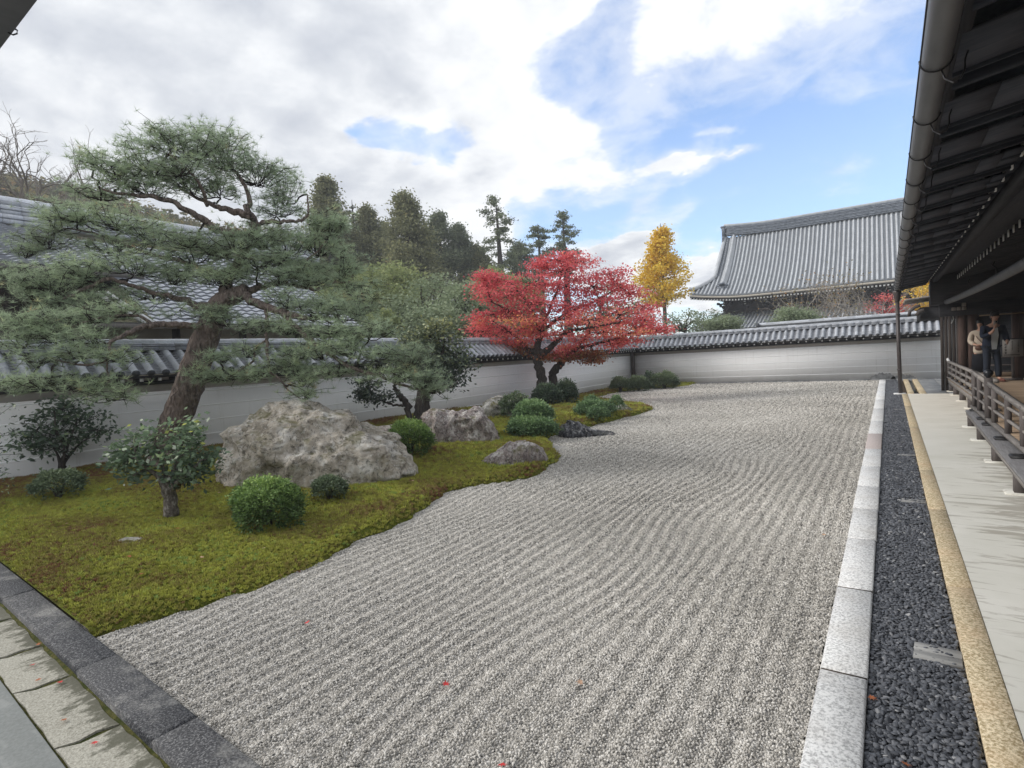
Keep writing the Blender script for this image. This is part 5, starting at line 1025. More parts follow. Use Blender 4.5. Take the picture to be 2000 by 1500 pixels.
T_pineback = [(-11.15, 24.1, 2.86, 5.14, 1.68),(-11.29, 28.8, 2.93, 4.32, 1.11)]
T_ginkgo = [(-14.09, 41.83, 3.9, 11.21, 2.09)]
T_pineround = [(-8.35, 35.6, 2.48, 3.55, 1.07),(-4.2, 33.58, 2.45, 3.5, 1.22)]
T_bushy = [(-12.16, 40.34, 2.78, 4.62, 1.29),(-11.17, 43.44, 2.73, 4.66, 1.16)]
T_bare = [(-3.47, 36.6, 3.02, 5.23, 1.48),(-1.82, 38.94, 2.95, 5.22, 1.68),(-0.74, 36.01, 2.77, 4.7, 1.38)]
T_redmaple2 = [(0.06, 43.8, 2.92, 4.41, 1.33)]
T_bareL = [(-50.05, 15.43, 14.58, 20.29, 3.32),(-50.0, 13.02, 14.11, 19.88, 2.46),(-54.49, 12.39, 14.88, 20.04, 2.95),(-52.92, 18.29, 15.72, 19.77, 2.03)]
T_hill = [(-116.53, 31.66, 30.94, 36.74, 8.31),(-121.87, 40.25, 33.67, 38.73, 8.31),(-124.06, 26.6, 31.46, 38.08, 9.97)]
T_ginkgo2 = [(1.87, 45.1, 3.46, 5.45, 1.33)]
# ------------------------------------------------------------------ plants
M_bark_pine = mat('pine_bark', lambda n, P: n.mix(n.smooth(n.noise(P, 1.2, 4, .6).outputs[0], .45, .65, 0, .6),
    n.ramp(n.noise(n.mapping(P, scale=(9, 9, 3.5)), 2.2, 6, .7).outputs[0], [(.36, (.07, .058, .052)), (.55, (.20, .16, .14)), (.7, (.33, .28, .25))]), (.25, .19, .165)), .9, .15,
    bump=lambda n, P: (n.vor(n.mapping(P, scale=(9, 9, 3.5)), 2.6).outputs['Distance'], 1.0, .04))
M_bark = mat('grey_bark', lambda n, P: n.ramp(n.noise(n.mapping(P, scale=(8, 8, 3)), 3, 6, .7).outputs[0], [(.35, (.03, .027, .025)), (.7, (.11, .095, .085))]), .9, .15, bump=nbump(30, .8, .02))
M_bark_pale = mat('pale_lichened_bark', lambda n, P: n.ramp(n.noise(n.mapping(P, scale=(6, 6, 3)), 6, 6, .75).outputs[0], [(.38, (.06, .05, .042)), (.55, (.16, .14, .12)), (.68, (.42, .40, .37))]), .9, .15, bump=nbump(50, .8, .01))
M_twig = mat('dark_twig', (.035, .028, .025), .9, .1)
M_twig_pale = mat('pale_twig', (.36, .33, .30), .9, .1)
M_twig_bare = mat('bare_twig', (.22, .19, .165), .9, .1)

def spline(P, k=5):
    P = np.asarray(P, dtype=float)
    if len(P) < 3: return np.array([P[0]+(P[-1]-P[0])*t for t in np.linspace(0, 1, k+1)])
    Q = np.vstack([2*P[0]-P[1], P, 2*P[-1]-P[-2]]); out = []
    for i in range(1, len(Q)-2):
        a, b, c, d = Q[i-1], Q[i], Q[i+1], Q[i+2]
        for t in np.linspace(0, 1, k, endpoint=False):
            out.append(0.5*((2*b)+(-a+c)*t+(2*a-5*b+4*c-d)*t*t+(-a+3*b-3*c+d)*t**3))
    out.append(P[-1]); return np.array(out)
def limbs_geo(limbs, sides=8, wob=0.04, jit=0.0, minr=0.004):
    g = Geo()
    for L in limbs:
        S = spline(L, 5); S[:, 3] = np.maximum(S[:, 3], minr)
        if jit: S[1:-1, :3] += rng.normal(0, 1, (len(S)-2, 3))*S[1:-1, 3:4]*jit
        g.tube(S[:, :3], S[:, 3], sides if L[0][3] > .05 else 5, a=random.random(), wob=wob)
    return g
def twig_geo(starts, ends, r0, r1, sag=0.12, g=None, n=5):
    g = g or Geo()
    for a, b in zip(starts, ends):
        L = np.linalg.norm(b-a); t = np.linspace(0, 1, n)[:, None]; P = a+(b-a)*t + rng.normal(0, .055*L, (n, 3))*np.sin(np.pi*t)
        P[:, 2] -= sag*L*np.sin(np.pi*t[:, 0])
        g.tube(P, np.linspace(r0, r1, n), 3, cap=False, a=random.random())
    return g
def in_pad(p, n, top=0.0, shell=0.0):
    x, y, z, rx, rz = p; v = rng.normal(size=(n, 3)); v /= np.linalg.norm(v, axis=1)[:, None]
    r = rng.random((n, 1))**(1/3.); r = r*(1-shell)+shell*(0.75+.25*rng.random((n, 1)))
    v = v*r
    if top: v[:, 2] = np.abs(v[:, 2])*top + v[:, 2]*(1-top)
    return np.array([x, y, z]) + v*np.array([rx, rx, rz])
def nearest(pts, targets):
    i = [int(np.argmin(((pts-t)**2).sum(1))) for t in targets]; return pts[i]
def leaves(C, size, up=0.4, aspect=0.5, rndv=None, out=None, name='leaf_canopy', m=None, fold=True, drop=0.0):
    n = len(C); A = rng.normal(size=(n, 3)); A[:, 2] = A[:, 2]*0.6 - drop
    if out is not None: A = A*0.8 + out
    A /= np.linalg.norm(A, axis=1)[:, None]+1e-9
    N = rng.normal(size=(n, 3))*(1-up) + np.array([0, 0, 1.0])*up*1.6
    W = np.cross(A, N); W /= np.linalg.norm(W, axis=1)[:, None]+1e-9
    s = np.asarray(size)*rng.uniform(.65, 1.3, n); s = s[:, None]
    V = np.stack([C, C + A*s*.5 + W*s*aspect*.5, C + A*s, C + A*s*.5 - W*s*aspect*.5], 1).reshape(-1, 3)
    Q = np.arange(4*n).reshape(-1, 4); r = np.repeat(rndv if rndv is not None else rng.random(n), 4)
    return mesh(name, V, Q, None, m, False, {'rnd': r})
def needles(C, per, L, w, upbias, rndv, m, name):
    n = len(C); K = n*per; B = np.repeat(C, per, 0); D = rng.normal(size=(K, 3)); D[:, 2] = D[:, 2]*.7 + upbias
    D /= np.linalg.norm(D, axis=1)[:, None]; S = np.cross(D, rng.normal(size=(K, 3))); S /= np.linalg.norm(S, axis=1)[:, None]
    l = L*rng.uniform(.7, 1.2, (K, 1)); V = np.stack([B - S*w, B + S*w, B + D*l], 1).reshape(-1, 3)
    return mesh(name, V, None, np.arange(3*K).reshape(-1, 3), m, False, {'rnd': np.repeat(rndv, per*3)})

L_pine = leaf_mat('pine_needle', [(0.0, (.15, .17, .11)), (.35, (.31, .38, .26)), (.7, (.46, .56, .37)), (.88, (.56, .64, .38)), (1.0, (.52, .42, .24))], .45, .5, .3)
def big_pine():
    T = empty('pine_tree', tuple(PINE_LIMBS[0][0][:3]), label='great garden pine with leaning trunk and wide layered green crown on the left', cat='tree')
    o = np.array(PINE_LIMBS[0][0][:3])
    sub = lambda L: [tuple(np.array(p[:3])-o)+(p[3],) for p in L]
    tr = limbs_geo([[(*q[:3], q[3]*.9) for q in sub(PINE_LIMBS[0])]], 16, .05).obj('trunk', M_bark_pine, T, True)
    for L in PINE_LIMBS[1:]: limbs_geo([[(*q[:3], q[3]*.62) for q in sub(L)]], 9, .06, .3).obj('limb', M_bark_pine, T, True)
    lp = np.vstack([spline(L, 5)[:, :3] for L in PINE_LIMBS[1:]])
    tw = Geo(); C = []; Rn = []
    for p in PINE_PADS:
        p = (p[0], p[1], p[2], p[3]*1.06, p[4]*1.05)
        area = p[3]*p[4]; nb = int(np.clip(105*area+6, 8, 34))
        ctr = in_pad(p, nb, .35); st0 = nearest(lp, [np.array(p[:3])])[0]; hub = np.array([p[0], p[1], p[2]-p[4]*.7])
        twig_geo([st0], [hub], .020, .012, .0, tw, 7)
        st = hub + (ctr-hub)*rng.uniform(0, .35, (nb, 1)); twig_geo(st, ctr, .009, .004, .12, tw)
        base = rng.normal(.5, .08)
        for c in ctr:
            k = 11; q = c + rng.normal(0, 1, (k, 3))*np.array([.13, .13, .06]); twig_geo([c]*5, q[:5], .004, .003, 0, tw, 3)
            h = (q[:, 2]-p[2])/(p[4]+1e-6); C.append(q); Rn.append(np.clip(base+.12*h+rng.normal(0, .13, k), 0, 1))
    tw.V = [v-o for v in tw.V]; tw.obj('twigs', M_twig, T, kind='stuff')
    C = np.vstack(C)-o; Rn = np.concatenate(Rn); print('pine tufts', len(C))
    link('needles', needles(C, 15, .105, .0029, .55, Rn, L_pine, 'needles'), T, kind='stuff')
big_pine()

L_maple = leaf_mat('red_maple_leaf', [(0.0, (.42, .07, .09)), (.35, (.70, .14, .165)), (.7, (.90, .26, .26)), (.88, (.93, .38, .26)), (1.0, (.90, .52, .20))], .48, .6, .2)
L_maple_low = leaf_mat('rusty_maple_leaf', [(0.0, (.22, .07, .05)), (.5, (.42, .15, .07)), (1.0, (.36, .24, .10))], .3, .6, .2)
def red_maple():
    o = np.array(MAPLE_LIMBS[0][0][:3])
    T = empty('maple_tree', tuple(o), label='wide twin-trunked maple in bright red autumn leaf before the white wall', cat='tree')
    sub = lambda L: [tuple(np.array(p[:3])-o)+(p[3],) for p in L]
    limbs_geo([[(*q[:3], q[3]*.78) for q in sub(MAPLE_LIMBS[0])]], 14, .06, .12).obj('trunk', M_bark, T, True); limbs_geo([[(*q[:3], q[3]*.78) for q in sub(MAPLE_LIMBS[5])]], 14, .06, .12).obj('trunk', M_bark, T, True)
    for i, L in enumerate(MAPLE_LIMBS):
        if i not in (0, 5): limbs_geo([sub(L)], 8, .05, .3).obj('limb', M_bark, T, True)
    lp = np.vstack([spline(L, 5)[:, :3] for L in MAPLE_LIMBS]); tw = Geo(); C = []; Rn = []; Cl = []
    for j, p in enumerate(MAPLE_PADS+MAPLE_LOW_PADS):
        p = (p[0], p[1], p[2], p[3]*.95, p[4]*.85)
        n_c = int(40*p[3]*p[4]+9); ctr = in_pad(p, n_c); st = nearest(lp, [np.array(p[:3])])[0]
        twig_geo([st], [np.array(p[:3])], .028, .015, -.05, tw, 6); twig_geo([np.array(p[:3])]*len(ctr), ctr, .012, .005, -.03, tw, 4)
        low = j >= len(MAPLE_PADS); base = .45 + rng.normal(0, .10) + (.22 if p[2] < 3.0 else 0)
        for c in ctr:
            k = 46; q = c+rng.normal(0, 1, (k, 3))*np.array([.21, .21, .06])
            (Cl if low else C).append(q)
            if not low: Rn.append(np.clip(rng.normal(base, .15, k), 0, 1))
    tw.V = [v-o for v in tw.V]; tw.obj('twigs', M_twig, T, kind='stuff')
    link('red_leaves', leaves(np.vstack(C)-o, .075, .45, .8, np.concatenate(Rn), m=L_maple, name='red_leaves'), T, kind='stuff')
    link('rusty_leaves', leaves(np.vstack(Cl)-o, .085, .4, .8, m=L_maple_low, name='rusty_leaves'), T, kind='stuff')
red_maple()

L_cam = leaf_mat('camellia_leaf', [(0.0, (.06, .09, .06)), (.5, (.15, .22, .13)), (.82, (.26, .35, .20)), (.97, (.36, .46, .18)), (1.0, (.55, .58, .14))], .25, .42, .35)
L_cam_dark = leaf_mat('dark_camellia_leaf', [(0.0, (.05, .075, .055)), (.6, (.13, .185, .12)), (.95, (.25, .32, .20)), (1.0, (.36, .42, .18))], .3, .42, .35)
L_cam_top = leaf_mat('olive_leaf', [(0.0, (.045, .062, .050)), (.35, (.11, .145, .105)), (.7, (.22, .26, .15)), (1.0, (.44, .44, .20))], .15, .42, .35)
def broadleaf(nm, limbs, pads, label, m, size, dens, bark, low=None, topb=0.0, spread=(.10, .10, .06), k=26, cat='shrub'):
    o = np.array(limbs[0][0][:3]); T = empty(nm, tuple(o), label=label, cat=cat); sub = lambda L: [tuple(np.array(p[:3])-o)+(p[3]*(.8 if cat == 'shrub' else 1),) for p in L]
    limbs_geo([sub(limbs[0])], 12, .05, .06).obj('trunk', bark, T, True)
    for L in limbs[1:]: limbs_geo([sub(L)], 7, .06, .4).obj('limb', bark, T, True)
    lp = np.vstack([spline(L, 5)[:, :3] for L in limbs]); tw = Geo(); C = []; Rn = []
    zt = max(p[2]+p[4] for p in pads); zb = min(p[2]-p[4] for p in pads)
    for p in pads+(low or []):
        ctr = in_pad(p, int(dens*p[3]*p[4]+5), 0, .35); st = nearest(lp, [np.array(p[:3])])[0]
        twig_geo([st], [np.array(p[:3])], .012, .008, .05, tw, 5); twig_geo([np.array(p[:3])]*len(ctr), ctr, .007, .003, .03, tw, 4)
        for c in ctr:
            q = c+rng.normal(0, 1, (k, 3))*np.array(spread); C.append(q); h = (q[:, 2]-zb)/(zt-zb)
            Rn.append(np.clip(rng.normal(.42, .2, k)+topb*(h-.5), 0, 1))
    tw.V = [v-o for v in tw.V]; tw.obj('twigs', bark, T, kind='stuff')
    link('leaf_canopy', leaves(np.vstack(C)-o, size, .35, .52, np.concatenate(Rn), m=m), T, kind='stuff')
    return T
broadleaf('camellia_tree', CT_LIMBS, CT_PADS, 'tall rounded camellia with dark trunks behind the brown ridged boulder', L_cam_top, .085, 170, M_bark, CT_LOW_PADS, .75, cat='tree', spread=(.11, .11, .07))
broadleaf('camellia_bush', C1_LIMBS, C1_PADS, 'dark open camellia bush beside the wall at far left', L_cam_dark, .08, 85, M_bark, None, .25, (.11, .11, .06), 20)
broadleaf('camellia_bush', C2_LIMBS, C2_PADS, 'small camellia with pale mottled trunk in the moss, light green crown', L_cam, .068, 95, M_bark_pale, None, .5, (.08, .08, .05), 26)

def dome(x, y, w, h, n, depth=0.8, z=None, squash=.9, flat=.35):
    """points on and just under a clipped dome"""
    v = rng.normal(size=(n, 3)); v[:, 2] = np.abs(v[:, 2]) - flat*2.2*rng.random(n)**1.5; v /= np.linalg.norm(v, axis=1)[:, None]
    lump = 1 + .15*vnoise(v[:, 0]*2.2, v[:, 1]*2.2+v[:, 2]*2, 1.6, x) + .09*vnoise(v[:, 0]*5, v[:, 1]*5+v[:, 2]*5, 1.8, x) ; r = (rng.uniform(.78, 1.0, n)**.7*lump*(1+.14*(rng.random(n) < .06)))[:, None]
    z0 = (float(moss_z(x, y)) if z is None else z); c = np.array([x, y, z0 + h*.40]); P = c + v*r*np.array([w/2, w/2*depth, h*.60]); P[:, 2] = np.maximum(P[:, 2], z0+.01)
    return P, v, z0
L_azalea = leaf_mat('azalea_leaf', [(0.0, (.045, .08, .03)), (.45, (.15, .24, .08)), (.8, (.29, .42, .13)), (1.0, (.42, .56, .17))], .2, .5, .3)
L_azalea_d = leaf_mat('dusky_azalea_leaf', [(0.0, (.05, .075, .045)), (.5, (.14, .19, .11)), (1.0, (.28, .34, .19))], .15, .55, .3)
L_juniper = leaf_mat('juniper_leaf', [(0.0, (.06, .10, .055)), (.5, (.17, .27, .13)), (1.0, (.34, .47, .21))], .15, .5, .3)
def shrub(x, y, w, h, label, m, n=9000, leaf=.03, topb=.45, stems=5, group=None, depth=.85, layers=None, name='clipped_shrub', cat='shrub', z=None, flat=.35):
    z0 = float(moss_z(x, y)) if z is None else z
    T = empty(name, (x, y, z0), label=label, cat=cat, group=group)
    g = Geo()
    for k in range(stems):
        a = k*6.28/stems+random.random(); g.tube([(0, 0, -.05), (.06*w*math.cos(a), .06*w*math.sin(a), h*.25), (.26*w*math.cos(a), .26*w*math.sin(a)*depth, h*.6)], [.016+.02*w, .012+.012*w, .006], 5, wob=.05)
    g.obj('stems', M_bark, T, True)
    C = []; O = []; Rn = []
    for (dx, dy, ww, hh, zz) in (layers or [(0, 0, w, h, 0)]):
        nn = int(n*(ww/w)**2)
        nr = max(60, nn//9); P, v, zb = dome(x+dx, y+dy, ww, hh, nr, depth, z0+zz, flat=flat)
        P = np.repeat(P, 9, 0) + rng.normal(0, leaf*.55, (nr*9, 3)); v = np.repeat(v, 9, 0); C.append(P-np.array([x, y, z0])); O.append(v)   # rosettes of leaves
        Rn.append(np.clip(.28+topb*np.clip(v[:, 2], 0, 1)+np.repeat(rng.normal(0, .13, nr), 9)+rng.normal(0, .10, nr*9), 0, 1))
    C = np.vstack(C); O = np.vstack(O)
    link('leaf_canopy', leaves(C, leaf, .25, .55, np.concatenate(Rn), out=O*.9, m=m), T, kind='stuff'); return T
shrub(-5.33, 3.22, .72, .49, 'bright green clipped azalea mound in front of the big boulder', L_azalea, 15000, .030, .5)
shrub(-6.62, 6.60, .80, .56, 'vivid green clipped azalea between the big boulder and the brown boulder', L_azalea, 13000, .032, .6)
shrub(-5.50, 4.12, .42, .26, 'low dull green azalea tuft at the foot of the big boulder', L_azalea_d, 4500, .026, .3, flat=.15)
shrub(-8.75, 2.50, .62, .34, 'low loose green shrub in the moss by the wall, far left', L_azalea_d, 5500, .03, .45, flat=.15)
shrub(-5.95, 9.38, .98, .60, 'layered juniper mound beside the dark slanting rock', L_juniper, 13000, .042, .55, layers=[(0, -.05, .98, .38, -.02), (-.15, .25, .80, .42, .22)], depth=.8, name='juniper', flat=.3)
shrub(-6.15, 12.6, .95, .40, 'spreading dark green juniper behind the slanting rock', L_juniper, 9000, .045, .25, layers=[(0, 0, .95, .34, 0), (.45, -.7, .5, .26, 0), (-.3, .5, .4, .45, 0), (.4, .5, .35, .42, 0)], name='juniper', flat=.2)
shrub(-8.80, 14.8, .85, .62, 'dark leafy shrub at the foot of the maple trunks', L_cam_dark, 5000, .07, .35, flat=.3)
shrub(-8.55, 15.6, .60, .72, 'upright dark shrub just right of the maple trunks', L_cam_dark, 4000, .07, .35, flat=.3)
shrub(-9.25, 21.55, .80, .62, 'open olive clipped shrub by the wall corner, leftmost of three', L_azalea_d, 5000, .055, .5, flat=.1)
shrub(-8.63, 21.98, .86, .64, 'rounded green clipped shrub by the wall corner, middle of three', L_azalea_d, 6000, .055, .5, flat=.3)
shrub(-7.95, 23.2, 1.15, .70, 'broad clipped shrub on the gravel edge by the far wall, rightmost of three', L_azalea_d, 9000, .055, .5, flat=.3)
shrub(-8.62, 23.3, .40, .68, 'small thin upright shrub left of the broad clipped one', L_cam_dark, 900, .07, .3, flat=.1)
shrub(-7.65, 11.3, .75, .60, 'grey green dull shrub against the mossy pale rock', L_azalea_d, 5000, .045, .3)
def blade_clump(x, y, n, h, label, m):
    z0 = float(moss_z(x, y)); C = np.tile([0, 0, 0.0], (n, 1)) + rng.normal(0, .05, (n, 3))*np.array([1, 1, 0])
    D = rng.normal(size=(n, 3)); D[:, 2] = np.abs(D[:, 2])*.5+.7; D /= np.linalg.norm(D, axis=1)[:, None]; S = np.cross(D, [0, 0, 1.0]); S /= np.linalg.norm(S, axis=1)[:, None]
    l = h*rng.uniform(.6, 1.2, (n, 1)); m1 = C+D*l*.6; tip = C+D*l*.95+np.array([0, 0, -1.0])*l*.22+D*np.array([1, 1, 0])*l*.3
    V = np.stack([C-S*.004, C+S*.004, m1+S*.006, m1-S*.006, tip], 1).reshape(-1, 3); i = np.arange(n)[:, None]*5
    me = mesh('grass_blades', V, np.hstack([i, i+1, i+2, i+3]), np.hstack([i+3, i+2, i+4]), m, False, {'rnd': np.repeat(rng.random(n), 5)})
    T = empty('lily_turf', (x, y, z0), label=label, cat='plant'); link('grass_blades', me, T, kind='stuff')
blade_clump(-6.05, 3.45, 170, .25, 'dark strappy grass clump at the left foot of the big boulder', L_cam_dark)
blade_clump(-7.95, 3.55, 120, .2, 'small dark strappy clump behind the mottled camellia', L_cam_dark)
# feathery branch tips entering at the left edge
def edge_branch():
    o = np.array([-9.6, 1.55, 1.0]); T = empty('shrub_spray', (-9.75, 1.55, .3), label='thin feathery twigs reaching in at the left frame edge', cat='shrub'); g = Geo(); C = []
    b = np.array([-9.75, 1.55, .3])
    for k in range(9):
        e = np.array([-8.6+random.uniform(-.3, .2), 1.95+random.uniform(-.1, .3), .55+.11*k+random.uniform(-.05, .05)]); twig_geo([b+np.array([0, 0, .2+.06*k])], [e], .008, .002, -.05, g, 6)
        for t in np.linspace(.35, 1, 14): C.append(b+np.array([0, 0, .2+.06*k])+(e-b-np.array([0, 0, .2+.06*k]))*t+rng.normal(0, .04, (6, 3)))
    g.V = [v-b for v in g.V]; g.tube([(0, 0, -.1), (0, 0, .9)], [.02, .01], 6); g.obj('twigs', M_twig, T); link('leaf_sprays', leaves(np.vstack(C)-b, .05, .5, .35, m=L_cam_dark), T, kind='stuff')
edge_branch()

# rocks ----------------------------------------------------------
def rock_mat(name, c1, c2, c3, sc=3.0, streak=(1, 1, 1), moss=.6, dark=.5):
    def f(n, P):
        Q = n.mapping(P, scale=streak, rot=(.4, .3, .2))
        a = n.ramp(n.noise(Q, sc, 9, .72, .4).outputs[0], [(.34, c1), (.50, c2), (.62, c3)])
        a = n.mix(n.smooth(n.noise(Q, sc*2.6, 8, .75, 1.0).outputs[0], .50, .60, 0, dark), a, tuple(.33*v for v in c1))
        a = n.mix(n.smooth(n.noise(P, 15, 7, .8).outputs[0], .54, .62, 0, .65), a, (.80, .79, .75))
        a = n.mix(n.smooth(n.noise(P, 11, 7, .8, 1.5).outputs[0], .55, .60, 0, .75), a, (.07, .065, .055))
        geo = n.node('ShaderNodeNewGeometry'); s = n.node('ShaderNodeSeparateXYZ'); n.l.new(geo.outputs['Normal'], s.inputs[0])
        mm = n.math('MULTIPLY', n.smooth(s.outputs[2], .25, .9), n.smooth(n.noise(P, 2.4, 6, .7).outputs[0], .50, .60, 0, moss))
        return n.mix(mm, a, n.ramp(n.noise(P, 30, 4, .7).outputs[0], [(.3, (.07, .065, .02)), (.7, (.17, .16, .05))]))
    return mat(name, f, .9, .2, bump=lambda n, P: (n.math('ADD', n.noise(n.mapping(P, scale=streak, rot=(.4, .3, .2)), sc*2.2, 9, .75, .5).outputs[0], n.math('MULTIPLY', n.vor(P, sc*2.2).outputs['Distance'], .25)), 1.0, .07))
def rock(name, x, y, rz, prof, depth, m, label, seed=0, amp=.07, ridged=.05, nu=150, nv=90, streak=(1, 1, 1), sink=.12, steep=2.6, cat='rock', group=None):
    """prof: (u, height) along the rock; depth: (front, back) reach"""
    z0 = float(moss_z(x, y)); U = np.array([p[0] for p in prof]); H = np.array([p[1] for p in prof]); w = (U[-1]-U[0])/2; uc = (U[-1]+U[0])/2
    us = uc + w*np.sin(np.linspace(-np.pi/2, np.pi/2, nu)); ph = np.linspace(0, np.pi, nv)
    V = np.zeros((nu, nv, 3))
    for i, u in enumerate(us):
        h = np.interp(u, U, H); e = max(0.0, 1-abs((u-uc)/w)**(5.0 if w > 1 else 3.6))**.5
        c = np.cos(ph); s = np.sin(ph); cc = np.sign(c)*np.abs(c)**.75; ss = np.abs(s)**(1/steep*1.5)
        d = np.where(c > 0, depth[0], depth[1])*e*(0.55+.45*min(1, h/max(H)+.2)); V[i, :, 0] = u; V[i, :, 1] = -cc*d; V[i, :, 2] = ss*h*(.15+.85*e**.3) - sink
    N = np.zeros_like(V); ctr = np.array([uc, 0, max(H)*.3])
    for i in range(nu):
        for j in range(nv):
            p = Vector(V[i, j]); q = Vector((p.x*streak[0]+seed, p.y*streak[1], p.z*streak[2]))
            dd = mnoise.fractal(q*1.6, 1.0, 2.1, 5)*amp + (mnoise.ridged_multi_fractal(q*2.6, 0.9, 2.1, 4, 1.0, 2.0)-1.0)*ridged + (mnoise.cell(q*2.2)-.5)*amp*.35
            dr = (p-Vector(ctr)).normalized(); V[i, j] += np.array(dr)*dd
    g = Geo(); g.grid(V[..., 0], V[..., 1], V[..., 2])
    return g.obj(name, m, None, True, loc=(x, y, z0), rot=(0, 0, rz), label=label, cat=cat, group=group)
RZ = -yaw
M_r1 = rock_mat('tan_grey_boulder', (.27, .24, .19), (.56, .50, .42), (.76, .73, .68), 2.6, (1, 1, 1.2), .75, .6)
M_r2 = rock_mat('purplish_brown_rock', (.16, .125, .12), (.40, .34, .315), (.68, .64, .60), 3.4, (1.8, 1, 1.2), .8, .65)
M_r3 = rock_mat('dark_grey_rock', (.05, .052, .06), (.13, .132, .145), (.36, .365, .38), 4.5, (2.4, 1, 1.5), .15, .8)
M_r4 = rock_mat('pale_mossy_rock', (.18, .17, .15), (.40, .385, .35), (.62, .60, .56), 3.2, (1, 1, 1), 1.0, .6)
rock('boulder', -6.72, 4.92, RZ-.08, [(-1.34, .55), (-1.28, .90), (-1.15, .98), (-.95, 1.0), (-.80, 1.05), (-.68, 1.16), (-.40, 1.18), (-.10, 1.14), (.12, 1.08), (.36, .98), (.55, .86), (.78, .76), (1.0, .70), (1.15, .60), (1.28, .44), (1.36, .22)], (.75, .7), M_r1,
     'huge lichen-spotted tan and grey boulder, largest rock in the garden', 3.1, .13, .07, 170, 100, (1, 1, 1.1), .14)
rock('boulder', -6.95, 8.25, RZ, [(-.80, .10), (-.74, .45), (-.60, .66), (-.42, .74), (-.15, .66), (.1, .66), (.32, .72), (.5, .66), (.66, .40), (.78, .08)], (.55, .6), M_r2, 'brown purple boulder with ridged face below the camellia tree', 8.2, .08, .06, 120, 70, (1.5, 1, 1), .1)
rock('rock', -4.85, 7.05, RZ-.02, [(-.56, .03), (-.42, .12), (-.2, .24), (.05, .30), (.3, .30), (.46, .22), (.55, .04)], (.33, .36), M_r2, 'low flat dark rock on the moss spit beside the gravel', 5.7, .05, .05, 90, 50, (2.6, 1, 1), .05)
rock('boulder', -8.25, 11.9, RZ, [(-.75, .08), (-.6, .42), (-.35, .55), (-.1, .56), (.2, .58), (.45, .50), (.62, .30), (.75, .05)], (.5, .5), M_r4, 'pale rock with yellow-green moss cap left of the maple', 2.2, .10, .08, 100, 60, (1, 1, 1), .08)
rock('rock', -5.18, 10.35, RZ+.02, [(-.62, .12), (-.54, .36), (-.38, .42), (-.2, .36), (0, .22), (.22, .16), (.45, .13), (.62, .03)], (.34, .3), M_r3, 'dark grey slanting rock with white veins at the gravel edge', 9.4, .06, .09, 100, 60, (3.2, 1, 1.4), .06)
rock('rock', -6.0, 13.9, RZ, [(-.36, .05), (-.2, .19), (.1, .21), (.3, .12), (.38, .03)], (.25, .25), M_r4, 'small pale rock on the far moss point', 1.4, .05, .05, 60, 40, (1, 1, 1), .04)
rock('rock', -8.35, 7.9, RZ, [(-.5, .12), (-.3, .24), (.1, .30), (.42, .28), (.5, .05)], (.3, .3), M_r2, 'reddish brown stone behind the right end of the big boulder', 6.4, .05, .05, 60, 40, (1, 1, 1), .04)
rock('rock', -6.05, 2.22, RZ, [(-.18, .01), (-.05, .05), (.1, .04), (.18, .01)], (.08, .08), M_r4, 'tiny pale stone half sunk in the moss on the left', 4.4, .015, .015, 40, 24, (1, 1, 1), .02)

# trees beyond the walls -----------------------------------------
def ground_z(x, y): return float(np.minimum(th(x, y), 42)) - .1
L_cedar = leaf_mat('cedar_foliage', [(0.0, (.12, .13, .075)), (.5, (.26, .27, .15)), (.85, (.40, .39, .21)), (1.0, (.44, .38, .20))], .4, .7, .15)
L_cedar2 = leaf_mat('cedar_foliage_dark', [(0.0, (.11, .13, .09)), (.6, (.23, .265, .17)), (1.0, (.34, .37, .22))], .4, .7, .15)
L_oak = leaf_mat('yellow_green_leaf', [(0.0, (.12, .15, .07)), (.5, (.28, .33, .15)), (.85, (.44, .47, .21)), (1.0, (.54, .52, .24))], .4, .6, .2)
L_rpine = leaf_mat('grey_green_needle', [(0.0, (.14, .17, .11)), (.5, (.29, .35, .22)), (1.0, (.44, .50, .32))], .35, .6, .2)
L_ginkgo = leaf_mat('yellow_ginkgo_leaf', [(0.0, (.66, .42, .05)), (.5, (.90, .64, .09)), (1.0, (.94, .78, .16))], .35, .6, .2)
L_autumn = leaf_mat('autumn_leaf', [(0.0, (.14, .11, .06)), (.4, (.25, .22, .10)), (.7, (.38, .28, .12)), (1.0, (.48, .24, .10))], .2, .7, .15)
L_hillpine = leaf_mat('hill_leaf', [(0.0, (.06, .07, .04)), (.5, (.16, .15, .08)), (.8, (.30, .24, .10)), (1.0, (.42, .22, .10))], .2, .8, .1)
